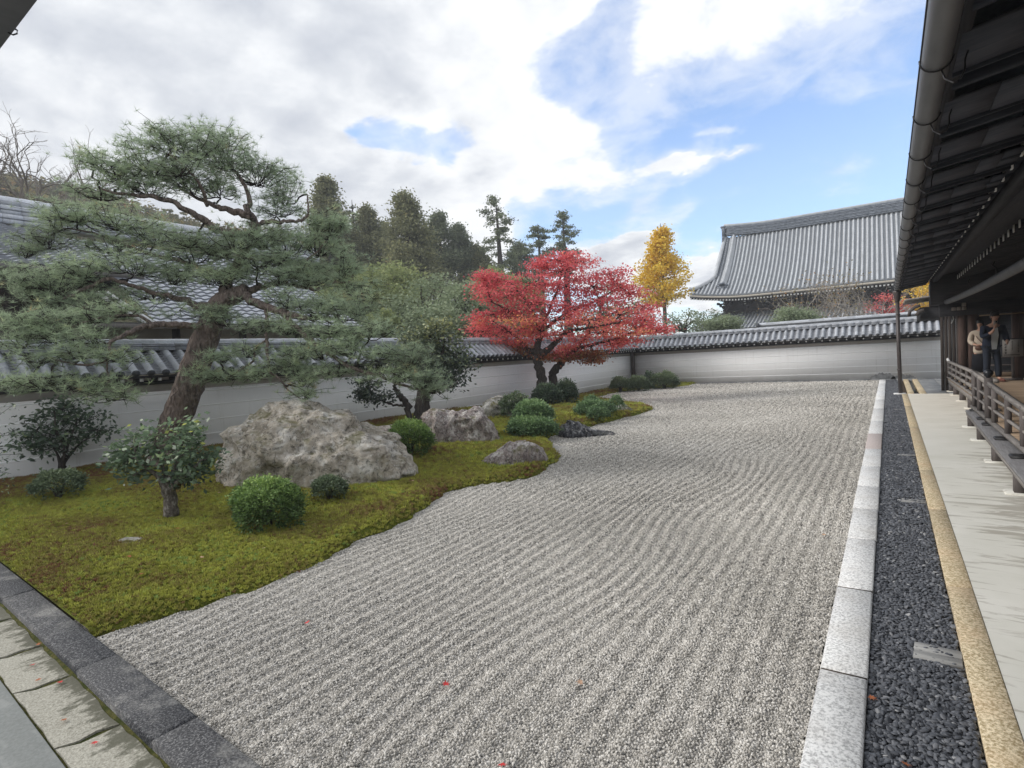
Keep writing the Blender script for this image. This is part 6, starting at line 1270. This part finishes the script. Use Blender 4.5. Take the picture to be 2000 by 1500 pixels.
def conifer(x, y, zt, zb, r, label, m, open_=False, n=90, group='tall conifers on the wooded rise', top=.12, density=1.0):
    z0 = ground_z(x, y); T = empty('cedar_tree', (x, y, z0), label=label, cat='tree', group=group); H = zt-z0
    g = Geo(); g.tube([(0, 0, -.3), (.05*r, 0, H*.5), (0, 0, H)], [.035*H+.06, .02*H+.03, .02], 8); g.obj('trunk', M_bark, T, True)
    C = []; Rn = []; tw = Geo(); zlow = (zb-z0)-.6*r
    for k in range(n):
        f = random.random()**.8; f = k/n; h = zlow+(H-zlow)*f; ww = r*((1-f)**(.80 if not open_ else .35))*random.uniform(.6, 1.15)*(1.15 if not open_ else 1)+top*(1-f*.5)
        if open_: ww *= (.8+.35*math.sin(f*17+x)); 
        a = random.uniform(0, 6.28); e = np.array([ww*math.cos(a), ww*math.sin(a), h-ww*(.18 if not open_ else .05)+random.uniform(-.2, .2)])
        twig_geo([np.array([0, 0, h])], [e], .03, .012, .03, tw, 4)
        for t in ((.35, .6, .85, 1.0) if not open_ else (.62, .85, 1.0)):
            if random.random() > density: continue
            c = np.array([0, 0, h])*(1-t)+e*t; kk = 36; sp = (.30 if not open_ else .24)*(r/2.4)**.5
            C.append(c+rng.normal(0, 1, (kk, 3))*np.array([sp, sp, sp*(.75 if not open_ else .42)])); Rn.append(np.clip(rng.normal(.42+.1*(t-.5), .15, kk)+rng.normal(0, .12), 0, 1))
    tw.obj('branches', M_twig, T, kind='stuff'); link('foliage', leaves(np.vstack(C), .26 if not open_ else .23, .2, .55, np.concatenate(Rn), m=m, drop=.5, name='foliage'), T, kind='stuff')

cl = ['dense rounded conifer leftmost on the rise, beside the pine crown', 'dark brown-green cedar, second from the left on the rise', 'broad brownish cedar, bulkiest on the rise', 'thin cedar right of the bulky brownish one', 'short ragged cedar left of the lone tall pine', 'shadowy lower cedar between the second and the bulky one', 'low cedar in the gap right of the bulky brownish one', 'low cedar peeping between pine crown and second cedar', 'low ragged cedar under the lone tall open conifer', 'small dark cedar left of the maple top']
for i, a in enumerate(T_cedar): conifer(a[0], a[1], a[3], a[2], a[4]*1.38, cl[i], L_cedar2 if i in (3, 4, 9) else L_cedar, False, (130, 120, 160, 95, 80, 90, 90, 80, 80, 60)[i], density=(1, .9, 1, .8, .8, 1, 1, 1, .9, .8)[i])
cl = ['tall open conifer with bare gaps, standing alone left of the maple top', 'slim open conifer just left of the maple top', 'open conifer rising right behind the maple top']
for i, a in enumerate(T_opencedar): conifer(a[0], a[1], a[3], a[2], a[4], cl[i], L_cedar2, True, (62, 46, 50)[i], density=.9)
a = T_thin[0]; conifer(a[0], a[1], a[3], a[2], a[4], 'spindly little tree between two cedars', L_cedar2, True, 12, density=.6)
def round_tree(x, y, zt, zb, r, label, m, group='rounded trees beyond the left wall', leaf=.17, n=48, name='broadleaf_tree', bark=M_bark, sq=.9, per=95):
    z0 = ground_z(x, y); T = empty(name, (x, y, z0), label=label, cat='tree', group=group); H = zt-z0; zc = zt-r*sq; tw = Geo()
    g = Geo(); g.tube([(0, 0, -.3), (.12*r, .05*r, (zc-z0)*.5), (0, 0, zc-z0)], [.03*H+.08, .025*H+.05, .05], 8); g.obj('trunk', bark, T, True)
    C = []; Rn = []; p = (0, 0, zc-z0, r, r*sq); ctr = in_pad(p, n, .2, .6); low = in_pad((0, 0, (zb-z0)+.2, r*.95, r*.5), n//3, 0, .5); ctr = np.vstack([ctr, low])
    twig_geo([np.array([0, 0, zc-z0-.5*r])]*len(ctr), ctr, .05, .012, -.05, tw, 5)
    for c in ctr:
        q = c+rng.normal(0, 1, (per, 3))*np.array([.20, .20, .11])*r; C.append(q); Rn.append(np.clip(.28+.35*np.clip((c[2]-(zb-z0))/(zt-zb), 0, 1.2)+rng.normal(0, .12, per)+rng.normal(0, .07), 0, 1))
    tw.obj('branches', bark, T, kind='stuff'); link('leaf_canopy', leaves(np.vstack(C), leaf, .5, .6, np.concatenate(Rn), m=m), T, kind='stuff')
rl = ['yellow-green crown right of the pine, highest of the rounded trees', 'olive crown half hidden by the right edge of the pine', 'broad grey-green crown above the camellia tree', 'grey-green pine crown left of the red maple', 'tall dull crown behind the left edge of the maple',
      'green crown seen through the pine branches', 'low green crown behind the middle of the pine', 'pale green crown peeping over the maple left side', 'low green pine crown above the tiled wall, right of the trunk', 'green pine crown directly above the camellia tree', 'small grey-green crown touching the maple left tip', 'dense crown filling the gap below the brownish cedar', 'low dense crown above the camellia tree, right half', 'low dark crown just right of the pine, under the yellow-green one', 'dull green crown behind the maple left side', 'darker crown behind the maple left shoulder']
for i, a in enumerate(T_round): round_tree(a[0], a[1], a[3], a[2], a[4], rl[i], (L_oak, L_oak, L_rpine, L_rpine, L_oak, L_oak, L_oak, L_oak, L_rpine, L_rpine, L_rpine, L_oak, L_rpine, L_oak, L_rpine, L_oak)[i], leaf=.22 if i in (0, 4, 7, 11, 15) else .16, n=50)
for i, a in enumerate(T_pineback): round_tree(a[0], a[1], a[3], a[2], a[4], ('loose grey-green pine behind the right half of the maple', 'thin dark pine between maple and ginkgo')[i], L_rpine, leaf=.16, n=(30, 16)[i], per=40)
for i, a in enumerate(T_pineround): round_tree(a[0], a[1], a[3], a[2], a[4], ('clipped round pine left below the hall roof', 'clipped flat pine in front of the hall, left of the bare shrubs')[i], L_rpine, leaf=.11, n=60, name='clipped_pine', group='clipped pines below the hall', sq=.55)
for i, a in enumerate(T_bushy): round_tree(a[0], a[1], a[3], a[2], a[4], ('loose small tree under the ginkgo', 'pale green small tree at the hall corner')[i], L_rpine, leaf=.18, n=22, per=34, group='small trees between ginkgo and hall')
def ginkgo(x, y, zt, zb, r, label, n=110, top=True):
    z0 = -.1; T = empty('ginkgo_tree', (x, y, z0), label=label, cat='tree'); H = zt-z0; g = Geo(); g.tube([(0, 0, -.2), (.05, 0, H*.5), (0, 0, H)], [.20, .13, .015], 8); g.obj('trunk', M_bark_pale, T, True)
    tw = Geo(); C = []; zl = zb-z0+.5
    for k in range(n):
        f = k/n; h = zl+(H-zl)*f; w = r*(1.55*(1-f)**1.15*(.6+.4*min(1, f*6)))*random.uniform(.6, 1.15); a = random.uniform(0, 6.28); e = np.array([w*math.cos(a), w*math.sin(a), h+w*.42]); twig_geo([np.array([0, 0, h])], [e], .035, .008, .04, tw, 5)
        if f > .90: continue
        for t in (.35, .55, .75, .95):
            c = np.array([0, 0, h])*(1-t)+e*t; kk = 34; C.append(c+rng.normal(0, 1, (kk, 3))*np.array([.24, .24, .17]))
    tw.obj('branches', M_bark, T, kind='stuff'); C = np.vstack(C); link('yellow_leaves', leaves(C, .17, .3, .8, m=L_ginkgo, name='yellow_leaves'), T, kind='stuff')
a = T_ginkgo[0]; ginkgo(a[0], a[1], a[3], a[2]+.4, a[4], 'golden ginkgo tree with pointed crown left of the great hall')
a = T_ginkgo2[0]; ginkgo(a[0]+.9, a[1], a[3]+1.6, 2.2, a[4]*1.5, 'second yellow ginkgo glimpsed through the gap under the right eaves', 90)
def bare_tree(x, y, zt, zb, r, label, m, group, seeds=4, cat='tree', leafm=None, z0=None, r0=.10, name='bare_tree'):
    z0 = ground_z(x, y) if z0 is None else z0; T = empty(name, (x, y, z0), label=label, cat=cat, group=group); g = Geo(); g2 = Geo(); tips = []
    def grow(p, d, L, rad, k):
        n = 4; P = [p]; q = p
        for i in range(n): d = d+rng.normal(0, .16, 3); d /= np.linalg.norm(d); q = q+d*L/n; P.append(q)
        (g if k > 3 else g2).tube(P, np.linspace(rad, rad*.62, n+1), 6 if k > 3 else 3, cap=False, a=random.random())
        if k == 0: tips.append(q); return
        for j in range(2 if random.random() < .55 else 3):
            nd = d*.8+rng.normal(0, .48, 3)+np.array([0, 0, .10]); nd /= np.linalg.norm(nd); grow(P[-1-(j % 2)], nd, L*random.uniform(.62, .82), rad*.60, k-1)
    H = zt-z0; base = max(.3, (zb-z0)-r*.5)
    g.tube([(0, 0, -.3), (0, 0, base)], [r0*1.6, r0*1.1], 7)
    for k in range(seeds):
        a = k*6.28/seeds+random.random(); d = np.array([math.cos(a)*.6, math.sin(a)*.6, .9]); d /= np.linalg.norm(d); grow(np.array([0, 0, base]), d, (zt-z0-base)*.42, r0*.8, 5)
    g.obj('trunk', m, T, True); g2.obj('twigs', m, T, kind='stuff')
    if leafm and tips: C = np.vstack([t+rng.normal(0, .10, (leafm[1], 3)) for t in tips]); link('leaf_remnants', leaves(C, .11, .3, .7, m=leafm[0]), T, kind='stuff')
for i, a in enumerate(T_bare): bare_tree(a[0], a[1], a[3], a[2]-.8, a[4], ('tangled bare grey shrub in front of the hall, leftmost', 'tangled bare shrub with a few orange leaves before the hall', 'bare pale branches beside the small red maple')[i], M_twig_pale, 'bare shrubs in front of the great hall', 6, leafm=(L_autumn, 1) if i < 2 else None, r0=.07)
a = T_redmaple2[0]; round_tree(a[0], a[1], a[3], a[2]-.3, a[4], 'small red maple showing just above the far wall at its right end', L_maple, leaf=.13, n=34, name='maple_tree', group=None, per=44, sq=.6)
for i, a in enumerate(T_bareL): bare_tree(a[0], a[1], a[3]-1.6, a[2]-1.2, a[4], ('bare branching tree above the left roof ridge, clearest against the sky', 'bare tree at the left frame edge above the roof', 'bare tree just outside the left frame edge', 'low bare tree behind the left edge of the pine crown')[i], M_twig_bare, 'bare trees above the left roof', 5, r0=.2)
def hill_wood():                                            # far wooded hillside: reads as one mass
    C = []; Rn = []; n = 1500
    X = rng.uniform(-150, -50, n); Y = rng.uniform(8, 70, n)
    k = (Y/(-X) > .10); X = X[k]; Y = Y[k]
    for x, y in zip(X, Y):
        r = random.uniform(1.6, 3.0); c = np.array([x, y, ground_z(x, y)+r*.9]); q = in_pad((*c, r, r*.9), 46, .4, .7); C.append(q); Rn.append(np.clip(rng.normal(.5, .14, 46)+rng.normal(0, .18), 0, 1))
    C = np.vstack(C); link('hillside_wood', leaves(C, .75, .4, .8, np.concatenate(Rn), m=L_hillpine, name='hillside_wood'), None, label='far hillside wood in dull green and orange autumn colours', cat='wood', kind='stuff')
hill_wood()
# ------------------------------------------------------------------ people, sign, small things
M_navy = mat('navy_cloth', (.018, .024, .042), .85, .2); M_jean = mat('dark_trousers', (.022, .028, .042), .85, .2); M_beige = mat('beige_coat', (.50, .42, .34), .85, .2)
M_skin = mat('skin', (.50, .30, .22), .55, .35); M_hair = mat('black_hair', (.012, .011, .011), .5, .4); M_white = mat('white_cloth', (.62, .66, .68), .8, .2)
M_black = mat('black_cloth', (.012, .013, .017), .9, .15); M_brown = mat('brown_leather', (.09, .045, .03), .6, .3); M_sock = mat('pale_sock', (.55, .52, .49), .9, .1)
def skin_mesh(name, J, E, m, sub=2):
    """one continuous skinned surface: J = [(x, y, z, rx, ry)], E = edges, root at 0"""
    me = bpy.data.meshes.new(name); me.from_pydata([j[:3] for j in J], E, []); o = bpy.data.objects.new(name, me); COL.objects.link(o)
    md = o.modifiers.new('skin', 'SKIN'); md.use_smooth_shade = True
    for i, j in enumerate(J): v = me.skin_vertices[0].data[i]; v.radius = (j[3], j[4] if len(j) > 4 else j[3]); v.use_root = (i == 0)
    s = o.modifiers.new('sub', 'SUBSURF'); s.levels = sub; s.render_levels = sub
    dg = bpy.context.evaluated_depsgraph_get(); r = bpy.data.meshes.new_from_object(o.evaluated_get(dg)); bpy.data.objects.remove(o); r.name = name
    r.materials.clear(); r.materials.append(m); return r
def ellipsoid(c, r, n=14, cut=None):
    g = Geo(); th_ = np.linspace(0, np.pi, n); ph = np.linspace(0, 2*np.pi, 2*n)
    A, B = np.meshgrid(th_, ph, indexing='ij'); g.grid(c[0]+r[0]*np.sin(A)*np.cos(B), c[1]+r[1]*np.sin(A)*np.sin(B), c[2]+r[2]*np.cos(A)); return g
def hand(P, d, side, m, parent, curl=.4):
    """palm and five tapering fingers as one skin"""
    d = Vector(d).normalized(); u = Vector(side).normalized(); n = d.cross(u); P = Vector(P)
    J = [(*P, .022, .014), (*(P+d*.045), .027, .013)]; E = [(0, 1)]
    for k, (o_, L) in enumerate(((-.026, .062), (-.009, .072), (.009, .068), (.025, .052))):
        a = P+d*.075+u*o_; b = a+(d*(1-curl*.4)+n*curl*.5).normalized()*L*.5; c = b+(d*(1-curl)+n*curl).normalized()*L*.5
        i = len(J); J += [(*a, .0095, .0095), (*b, .0085, .0085), (*c, .006, .006)]; E += [(1, i), (i, i+1), (i+1, i+2)]
    a = P+d*.03-u*.032; b = a+(d*.7-u*.6).normalized()*.03; i = len(J); J += [(*a, .010, .010), (*b, .007, .007)]; E += [(1, i), (i, i+1)]
    return link('hand', skin_mesh('hand', J, E, m, 1), parent)
def person_man():
    F = .405; T = empty('person', (2.14, 18.45, F), rz=R(200), label='person in a dark navy jacket and white shirt raising a phone on the veranda', cat='person')
    # faces local -x side (towards the garden): x right, y forward
    J = [(0, 0, .92, .125, .10), (0, .02, 1.08, .125, .095), (0, .07, 1.25, .15, .10), (0, .11, 1.38, .13, .085), (0, .145, 1.46, .05, .05), (0, .18, 1.53, .045, .045), (0, .20, 1.60, .072, .085), (0, .20, 1.68, .07, .085),
         (.085, 0, .86, .085, .085), (.10, .03, .48, .058, .058), (.11, -.01, .10, .04, .04), (.115, .12, .04, .035, .028),
         (-.085, .0, .86, .085, .085), (-.12, .06, .48, .058, .058), (-.14, .04, .10, .04, .04), (-.15, .17, .04, .035, .028),
         (.19, .10, 1.37, .058, .058), (.25, .17, 1.14, .047, .047), (.16, .36, 1.24, .036, .036), (.13, .42, 1.33, .026, .022),
         (-.19, .10, 1.37, .058, .058), (-.25, .12, 1.12, .047, .047), (-.20, .30, 1.00, .036, .036), (-.17, .36, .98, .026, .022)]
    E = [(0, 1), (1, 2), (2, 3), (3, 4), (4, 5), (5, 6), (6, 7), (0, 8), (8, 9), (9, 10), (10, 11), (0, 12), (12, 13), (13, 14), (14, 15), (3, 16), (16, 17), (17, 18), (18, 19), (3, 20), (20, 21), (21, 22), (22, 23)]
    b = skin_mesh('body', J, E, M_skin); body = link('body', b, T)
    # trousers, shirt, jacket as clothing over the body
    g = [(0, 0, .90, .145, .12), (.085, 0, .84, .10, .10), (.10, .03, .48, .078, .078), (.11, -.01, .10, .068, .068), (-.085, 0, .84, .10, .10), (-.12, .06, .48, .078, .078), (-.14, .04, .10, .068, .068)]
    link('trousers', skin_mesh('trousers', g, [(0, 1), (1, 2), (2, 3), (0, 4), (4, 5), (5, 6)], M_jean), T)
    g = [(0, .045, .86, .15, .12), (0, .06, 1.08, .15, .115), (0, .10, 1.25, .16, .11), (0, .14, 1.38, .10, .075)]; link('shirt', skin_mesh('shirt', g, [(0, 1), (1, 2), (2, 3)], M_white), T)
    g = [(0, -.01, .74, .20, .17), (0, .0, .95, .19, .16), (0, .04, 1.12, .185, .155), (0, .075, 1.28, .19, .145), (0, .10, 1.39, .15, .11), (.20, .10, 1.37, .082, .082), (.26, .17, 1.13, .07, .07), (.17, .34, 1.22, .058, .058), (-.20, .10, 1.37, .082, .082), (-.26, .12, 1.11, .07, .07), (-.21, .29, 1.01, .056, .056)]
    link('jacket', skin_mesh('jacket', g, [(0, 1), (1, 2), (2, 3), (3, 4), (4, 5), (5, 6), (6, 7), (4, 8), (8, 9), (9, 10)], M_navy), T)
    s = Geo(); s.grid(*[np.array(a) for a in ([[-.03, .07], [-.05, .09], [-.06, .10], [-.035, .06]], [[.185, .185], [.20, .20], [.225, .225], [.235, .235]], [[.82, .82], [1.0, 1.0], [1.18, 1.18], [1.36, 1.36]])]); s.obj('shirt_front', M_white, T)
    g = ellipsoid((0, .185, 1.70), (.088, .10, .085)); g.obj('hair', M_hair, T, True); ellipsoid((0, .15, 1.65), (.086, .075, .10)).obj('hair', M_hair, T, True)
    g = Geo(); g.box(-.012, .012, .268, .30, 1.60, 1.64, bev=.008); g.obj('nose', M_skin, T)
    for sx in (-.028, .028): ellipsoid((sx, .272, 1.655), (.010, .006, .007), 6).obj('eye', M_hair, T)
    ellipsoid((0, .274, 1.575), (.022, .007, .006), 6).obj('mouth', mat('lips', (.35, .13, .12), .6), T)
    for sx in (-.078, .078): ellipsoid((sx, .195, 1.63), (.012, .02, .03), 6).obj('ear', M_skin, T)
    hand((.13, .42, 1.33), (-.1, .3, 1), (1, 0, 0), M_skin, T); hand((-.17, .36, .98), (.4, .8, -.1), (0, 0, 1), M_skin, T)
    for x, y in ((.115, .07), (-.15, .12)):
        g = Geo(); g.tube([(x, y-.12, .03), (x, y-.05, .05), (x, y+.06, .045), (x, y+.15, .03)], [.035, .048, .046, .026], 10); g.obj('shoe', mat('reddish_slipper', (.16, .06, .045), .7), T, True)
    Ph = empty('phone', (2.14, 18.45, F+1.38), rz=R(200), label='small grey phone held up by the person in navy', cat='phone')
    g = Geo(); g.box(.07, .15, .43, .442, .0, .15, bev=.004); g.obj('phone_body', mat('grey_phone', (.28, .25, .23), .4, .5), Ph); g = Geo(); g.box(.085, .11, .442, .447, .11, .14); g.obj('camera_lens', M_black, Ph)
def person_woman():
    F = .405; T = empty('person', (1.99, 18.95, F), rz=R(170), label='person in a beige coat and black skirt behind the one in navy', cat='person')
    J = [(0, 0, .86, .11, .09), (0, .01, 1.0, .10, .08), (0, .02, 1.16, .125, .085), (0, .02, 1.27, .11, .07), (0, .03, 1.34, .042, .042), (0, .045, 1.40, .04, .04), (0, .055, 1.46, .066, .078), (0, .055, 1.535, .064, .078),
         (.07, 0, .80, .075, .075), (.075, .02, .45, .048, .048), (.08, 0, .10, .034, .034), (.085, .10, .035, .03, .024), (-.07, 0, .80, .075, .075), (-.075, .02, .45, .048, .048), (-.08, 0, .10, .034, .034), (-.085, .10, .035, .03, .024),
         (.16, .02, 1.26, .048, .048), (.20, .04, 1.04, .038, .038), (.10, .19, .95, .03, .03), (.05, .23, .94, .022, .018), (-.16, .02, 1.26, .048, .048), (-.20, .04, 1.04, .038, .038), (-.12, .18, .93, .03, .03), (-.06, .22, .92, .022, .018)]
    E = [(0, 1), (1, 2), (2, 3), (3, 4), (4, 5), (5, 6), (6, 7), (0, 8), (8, 9), (9, 10), (10, 11), (0, 12), (12, 13), (13, 14), (14, 15), (3, 16), (16, 17), (17, 18), (18, 19), (3, 20), (20, 21), (21, 22), (22, 23)]
    link('body', skin_mesh('body', J, E, M_skin), T)
    g = [(0, 0, .66, .185, .14), (0, 0, .88, .155, .12), (0, .01, 1.05, .145, .11), (0, .02, 1.18, .15, .105), (0, .02, 1.28, .11, .08), (.17, .02, 1.25, .07, .07), (.21, .04, 1.03, .062, .062), (.11, .18, .95, .052, .052), (-.17, .02, 1.25, .07, .07), (-.21, .04, 1.03, .062, .062), (-.13, .17, .93, .052, .052)]
    link('coat', skin_mesh('coat', g, [(0, 1), (1, 2), (2, 3), (3, 4), (4, 5), (5, 6), (6, 7), (4, 8), (8, 9), (9, 10)], M_beige), T)
    g = Geo(); g.tube([(0, 0, .70), (0, 0, .5), (0, 0, .22)], [.17, .18, .20], 14); g.obj('skirt', M_black, T, True)
    ellipsoid((0, .035, 1.53), (.085, .09, .088)).obj('hair', M_hair, T, True); g = Geo(); g.tube([(0, -.02, 1.52), (0, -.05, 1.35), (0, -.07, 1.15)], [.08, .085, .05], 10); g.obj('hair', M_hair, T, True)
    for sx in (-.025, .025): ellipsoid((sx, .128, 1.50), (.009, .006, .006), 6).obj('eye', M_hair, T)
    g = Geo(); g.box(-.01, .01, .12, .148, 1.45, 1.485, bev=.007); g.obj('nose', M_skin, T); ellipsoid((0, .13, 1.43), (.018, .006, .005), 6).obj('mouth', mat('lips', (.35, .13, .12), .6), T)
    g = Geo(); g.tube([(.13, .0, 1.30), (.05, .13, 1.12), (-.10, .16, .92)], [.008]*3, 5); g.obj('bag_strap', M_brown, T)
    for x in (.085, -.085):
        g = Geo(); g.tube([(x, -.05, .04), (x, .02, .06), (x, .12, .04), (x, .17, .03)], [.032, .042, .038, .022], 10); g.obj('sock', M_sock, T, True)
    hand((.05, .23, .94), (-1, .4, 0), (0, 0, 1), M_skin, T); hand((-.06, .22, .92), (1, .4, .1), (0, 0, 1), M_skin, T)
    g = ellipsoid((.0, .29, .86), (.09, .05, .07)); g.obj('handbag', M_brown, None, True, loc=(1.99, 18.95, F), rot=(0, 0, R(170)), label='small brown handbag held before the beige coat', cat='bag')
person_man(); person_woman()
def sign():
    S = empty('sign_stand', (2.62, 18.9, .405), rz=R(-8), label='grey notice board with vertical dark writing on a wooden stand', cat='sign')
    M_b = mat('grey_notice_board', (.36, .345, .33), .8, .2)
    g = Geo(); g.box(-.20, .20, -.02, .02, .60, 1.04, bev=.005); b = g.obj('board', M_b, S); M_ink = mat('sign_ink', (.02, .02, .02), .8)
    g = Geo(); g.box(-.21, .21, -.03, .03, 1.04, 1.065); g.obj('board_cap', M_darkwood_x, S)
    # four heavy characters in a left column, two lighter columns, a rule below: built as brush-stroke groups
    def glyph(G, x, z, s, seed):
        rr = random.Random(seed); G.box(x-s*.5, x+s*.5, -.0235, -.0205, z+s*.28, z+s*.40)
        G.box(x-s*.07, x+s*.07, -.0242, -.0212, z-s*.45, z+s*.48)
        for k in range(rr.choice((1, 2))): G.box(x-s*.38, x+s*.38, -.0249, -.0219, z-s*(.1+.25*k), z-s*(.0+.25*k))
        if rr.random() < .6: G.box(x-s*.42, x-s*.30, -.0256, -.0226, z-s*.4, z+s*.1)
        if rr.random() < .6: G.box(x+s*.30, x+s*.42, -.0256, -.0226, z-s*.45, z+s*.05)
    for cx_, zs, s in ((-.135, (.91, .84, .77, .70), .055), (-.01, (.98, .945, .91, .875, .84, .805, .77), .028), (.105, (.98, .945, .91, .875, .84, .79, .75, .715), .028)):
        for i, z in enumerate(zs): G = Geo(); glyph(G, cx_, z, s, int(z*1000+cx_*100)); G.obj('character', M_ink, b)
    g = Geo(); g.box(-.17, .13, -.0235, -.0205, .640, .652); g.obj('ruled_line', M_ink, b)
    g = Geo(); g.box(-.03, .03, -.02, .02, .04, .60); g.obj('stand_post', M_greywood_z, S)
    for sy in (-1, 1): g = Geo(); g.box(-.19, .19, sy*.09-.02, sy*.09+.02, 0, .045, bev=.005); g.obj('stand_foot', M_greywood_z, S)
    g = Geo(); g.box(-.03, .03, -.1, .1, .03, .06); g.obj('stand_foot', M_greywood_z, S)
sign()
g = Geo(); n = 14; g.tube([(.085*math.cos(a), .0, .10+.10*math.sin(a)) for a in np.linspace(R(105), R(300), n)], .009, 6); g.obj('handle_ring', M_black, loc=(2.32, 14.6, .41), rot=(0, 0, R(-10)), label='black curved handle strap lying upright on the deck at the right frame edge', cat='handle')
# cable knob above it
ellipsoid((0, 0, 0), (.022, .022, .022), 8).obj('white_knob', M_whiteend, None, True, loc=(2.46, 16.2, .43), label='small pale knob on the deck near the right frame edge', cat='knob')

# fallen leaves
def maple_leaf(s=.03):
    g = Geo(); n = 7; V = [(0, 0, 0)]
    for k in range(n):
        a = R(-120+240*k/(n-1)); L = s*(1-.35*abs(k-3)/3); V.append((L*math.sin(a), L*math.cos(a), .004*random.random())); a2 = a+R(20); V.append((s*.36*math.sin(a2), s*.36*math.cos(a2), .003))
    g.add(V, None, [(0, i+1, i) for i in range(1, 14)]+[(0, 1, 14)]); return g
M_fl = [mat('fallen_leaf_red', (.58, .05, .05), .7), mat('fallen_leaf_rust', (.36, .12, .05), .7), mat('fallen_leaf_buff', (.56, .36, .24), .7)]
LM = [maple_leaf().mesh('fallen_leaf', m) for m in M_fl]
FL = [(-1.93, 2.07, 0, 'bright red fallen maple leaf lying alone on the near gravel'), (-3.21, 2.16, 0, 'pinkish red fallen leaf on gravel near the moss corner'), (-1.33, 2.42, 2, 'pale pink fallen leaf on the near gravel, right of the bright red one'), (-1.35, 1.75, 0, 'dark red leaf low on the near gravel'),
      (-.10, 2.98, 1, 'rusty leaf against the kerb on the black pebbles'), (.02, 2.56, 1, 'orange leaf in the middle of the near black pebbles'), (-.49, 5.35, 2, 'buff leaf on the gravel beside the kerb stones')]
for x, y, k, lab in FL:
    z = (.018 if x < KX else .012)+(.012 if x < KX else .006); link('fallen_leaf', LM[k], None, (x, y, z), (random.uniform(-.3, .3), random.uniform(-.3, .3), random.uniform(0, 6.28)), label=lab, cat='leaf', group='fallen maple leaves on the ground')
ML = [(-5.45, 2.0), (-4.95, 2.35), (-4.65, 2.75), (-5.9, 2.6), (-7.0, 3.6), (-5.2, 5.2), (-6.0, 6.0), (-7.2, 2.1), (-6.4, 3.5), (-5.0, 1.9)]
MLL = ['buff fallen leaf on the moss, nearest the dark kerb corner', 'dry leaf on the moss a little right of the nearest one', 'dry leaf on the moss close to the gravel edge, near side', 'rusty leaf on the moss left of the mottled camellia trunk line', 'dry leaf on the moss behind the mottled camellia',
 'buff leaf on the moss right of the clipped azalea, by the shore bend', 'rusty leaf on the moss under the right end of the big boulder', 'dry leaf on the moss by the tiny pale stone', 'dry leaf on the moss between camellia trunk and azalea', 'rusty leaf on the moss tip beside the gravel corner']
for i, (x, y) in enumerate(ML): link('fallen_leaf', LM[2 if i % 3 else 1], None, (x, y, float(moss_z(x, y))+.03), (random.uniform(-.3, .3), random.uniform(-.3, .3), random.uniform(0, 6.28)), label=MLL[i], cat='leaf', group='fallen leaves on the moss')
PLL = ['red fallen leaf on the buff paving, third from the left edge', 'rusty fallen leaf on the buff paving beside the middle joint', 'red fallen leaf on the buff paving close under the dark kerb', 'rusty fallen leaf on the paving stone above the grey slab', 'red fallen leaf on the paving, lowest in the picture', 'rusty fallen leaf on the paving at the far left edge']
for i, (x, y) in enumerate([(-4.3, 1.02), (-4.05, .98), (-3.9, 1.04), (-3.45, .92), (-3.1, .93), (-4.6, 1.13)]): link('fallen_leaf', LM[i % 2], None, (x, y, .016), (random.uniform(-.2, .2), random.uniform(-.2, .2), random.uniform(0, 6.28)), (.8, .8, .8), label=PLL[i], cat='leaf', group='fallen leaves on the paving')
print('objects', len(bpy.data.objects), 'tris', sum(len(m.loop_triangles) if m.loop_triangles else sum(len(p.vertices)-2 for p in m.polygons) if len(m.polygons) < 3000 else len(m.polygons)*2 for m in bpy.data.meshes))

# ------------------------------------------------------------------ air
def haze():
    g = Geo(); g.box(-195, 195, -195, 195, -1.2, 56)
    m = bpy.data.materials.new('haze'); m.use_nodes = True; n = NT(m.node_tree); n.n.clear()
    o = n.node('ShaderNodeOutputMaterial'); v = n.node('ShaderNodeVolumePrincipled'); v.inputs['Color'].default_value = (.92, .95, 1, 1); v.inputs['Density'].default_value = 0.0015
    n.l.new(v.outputs[0], o.inputs['Volume']); g.obj('haze', m, kind='stuff', label='thin pale autumn haze filling the valley air', cat='haze')
haze()
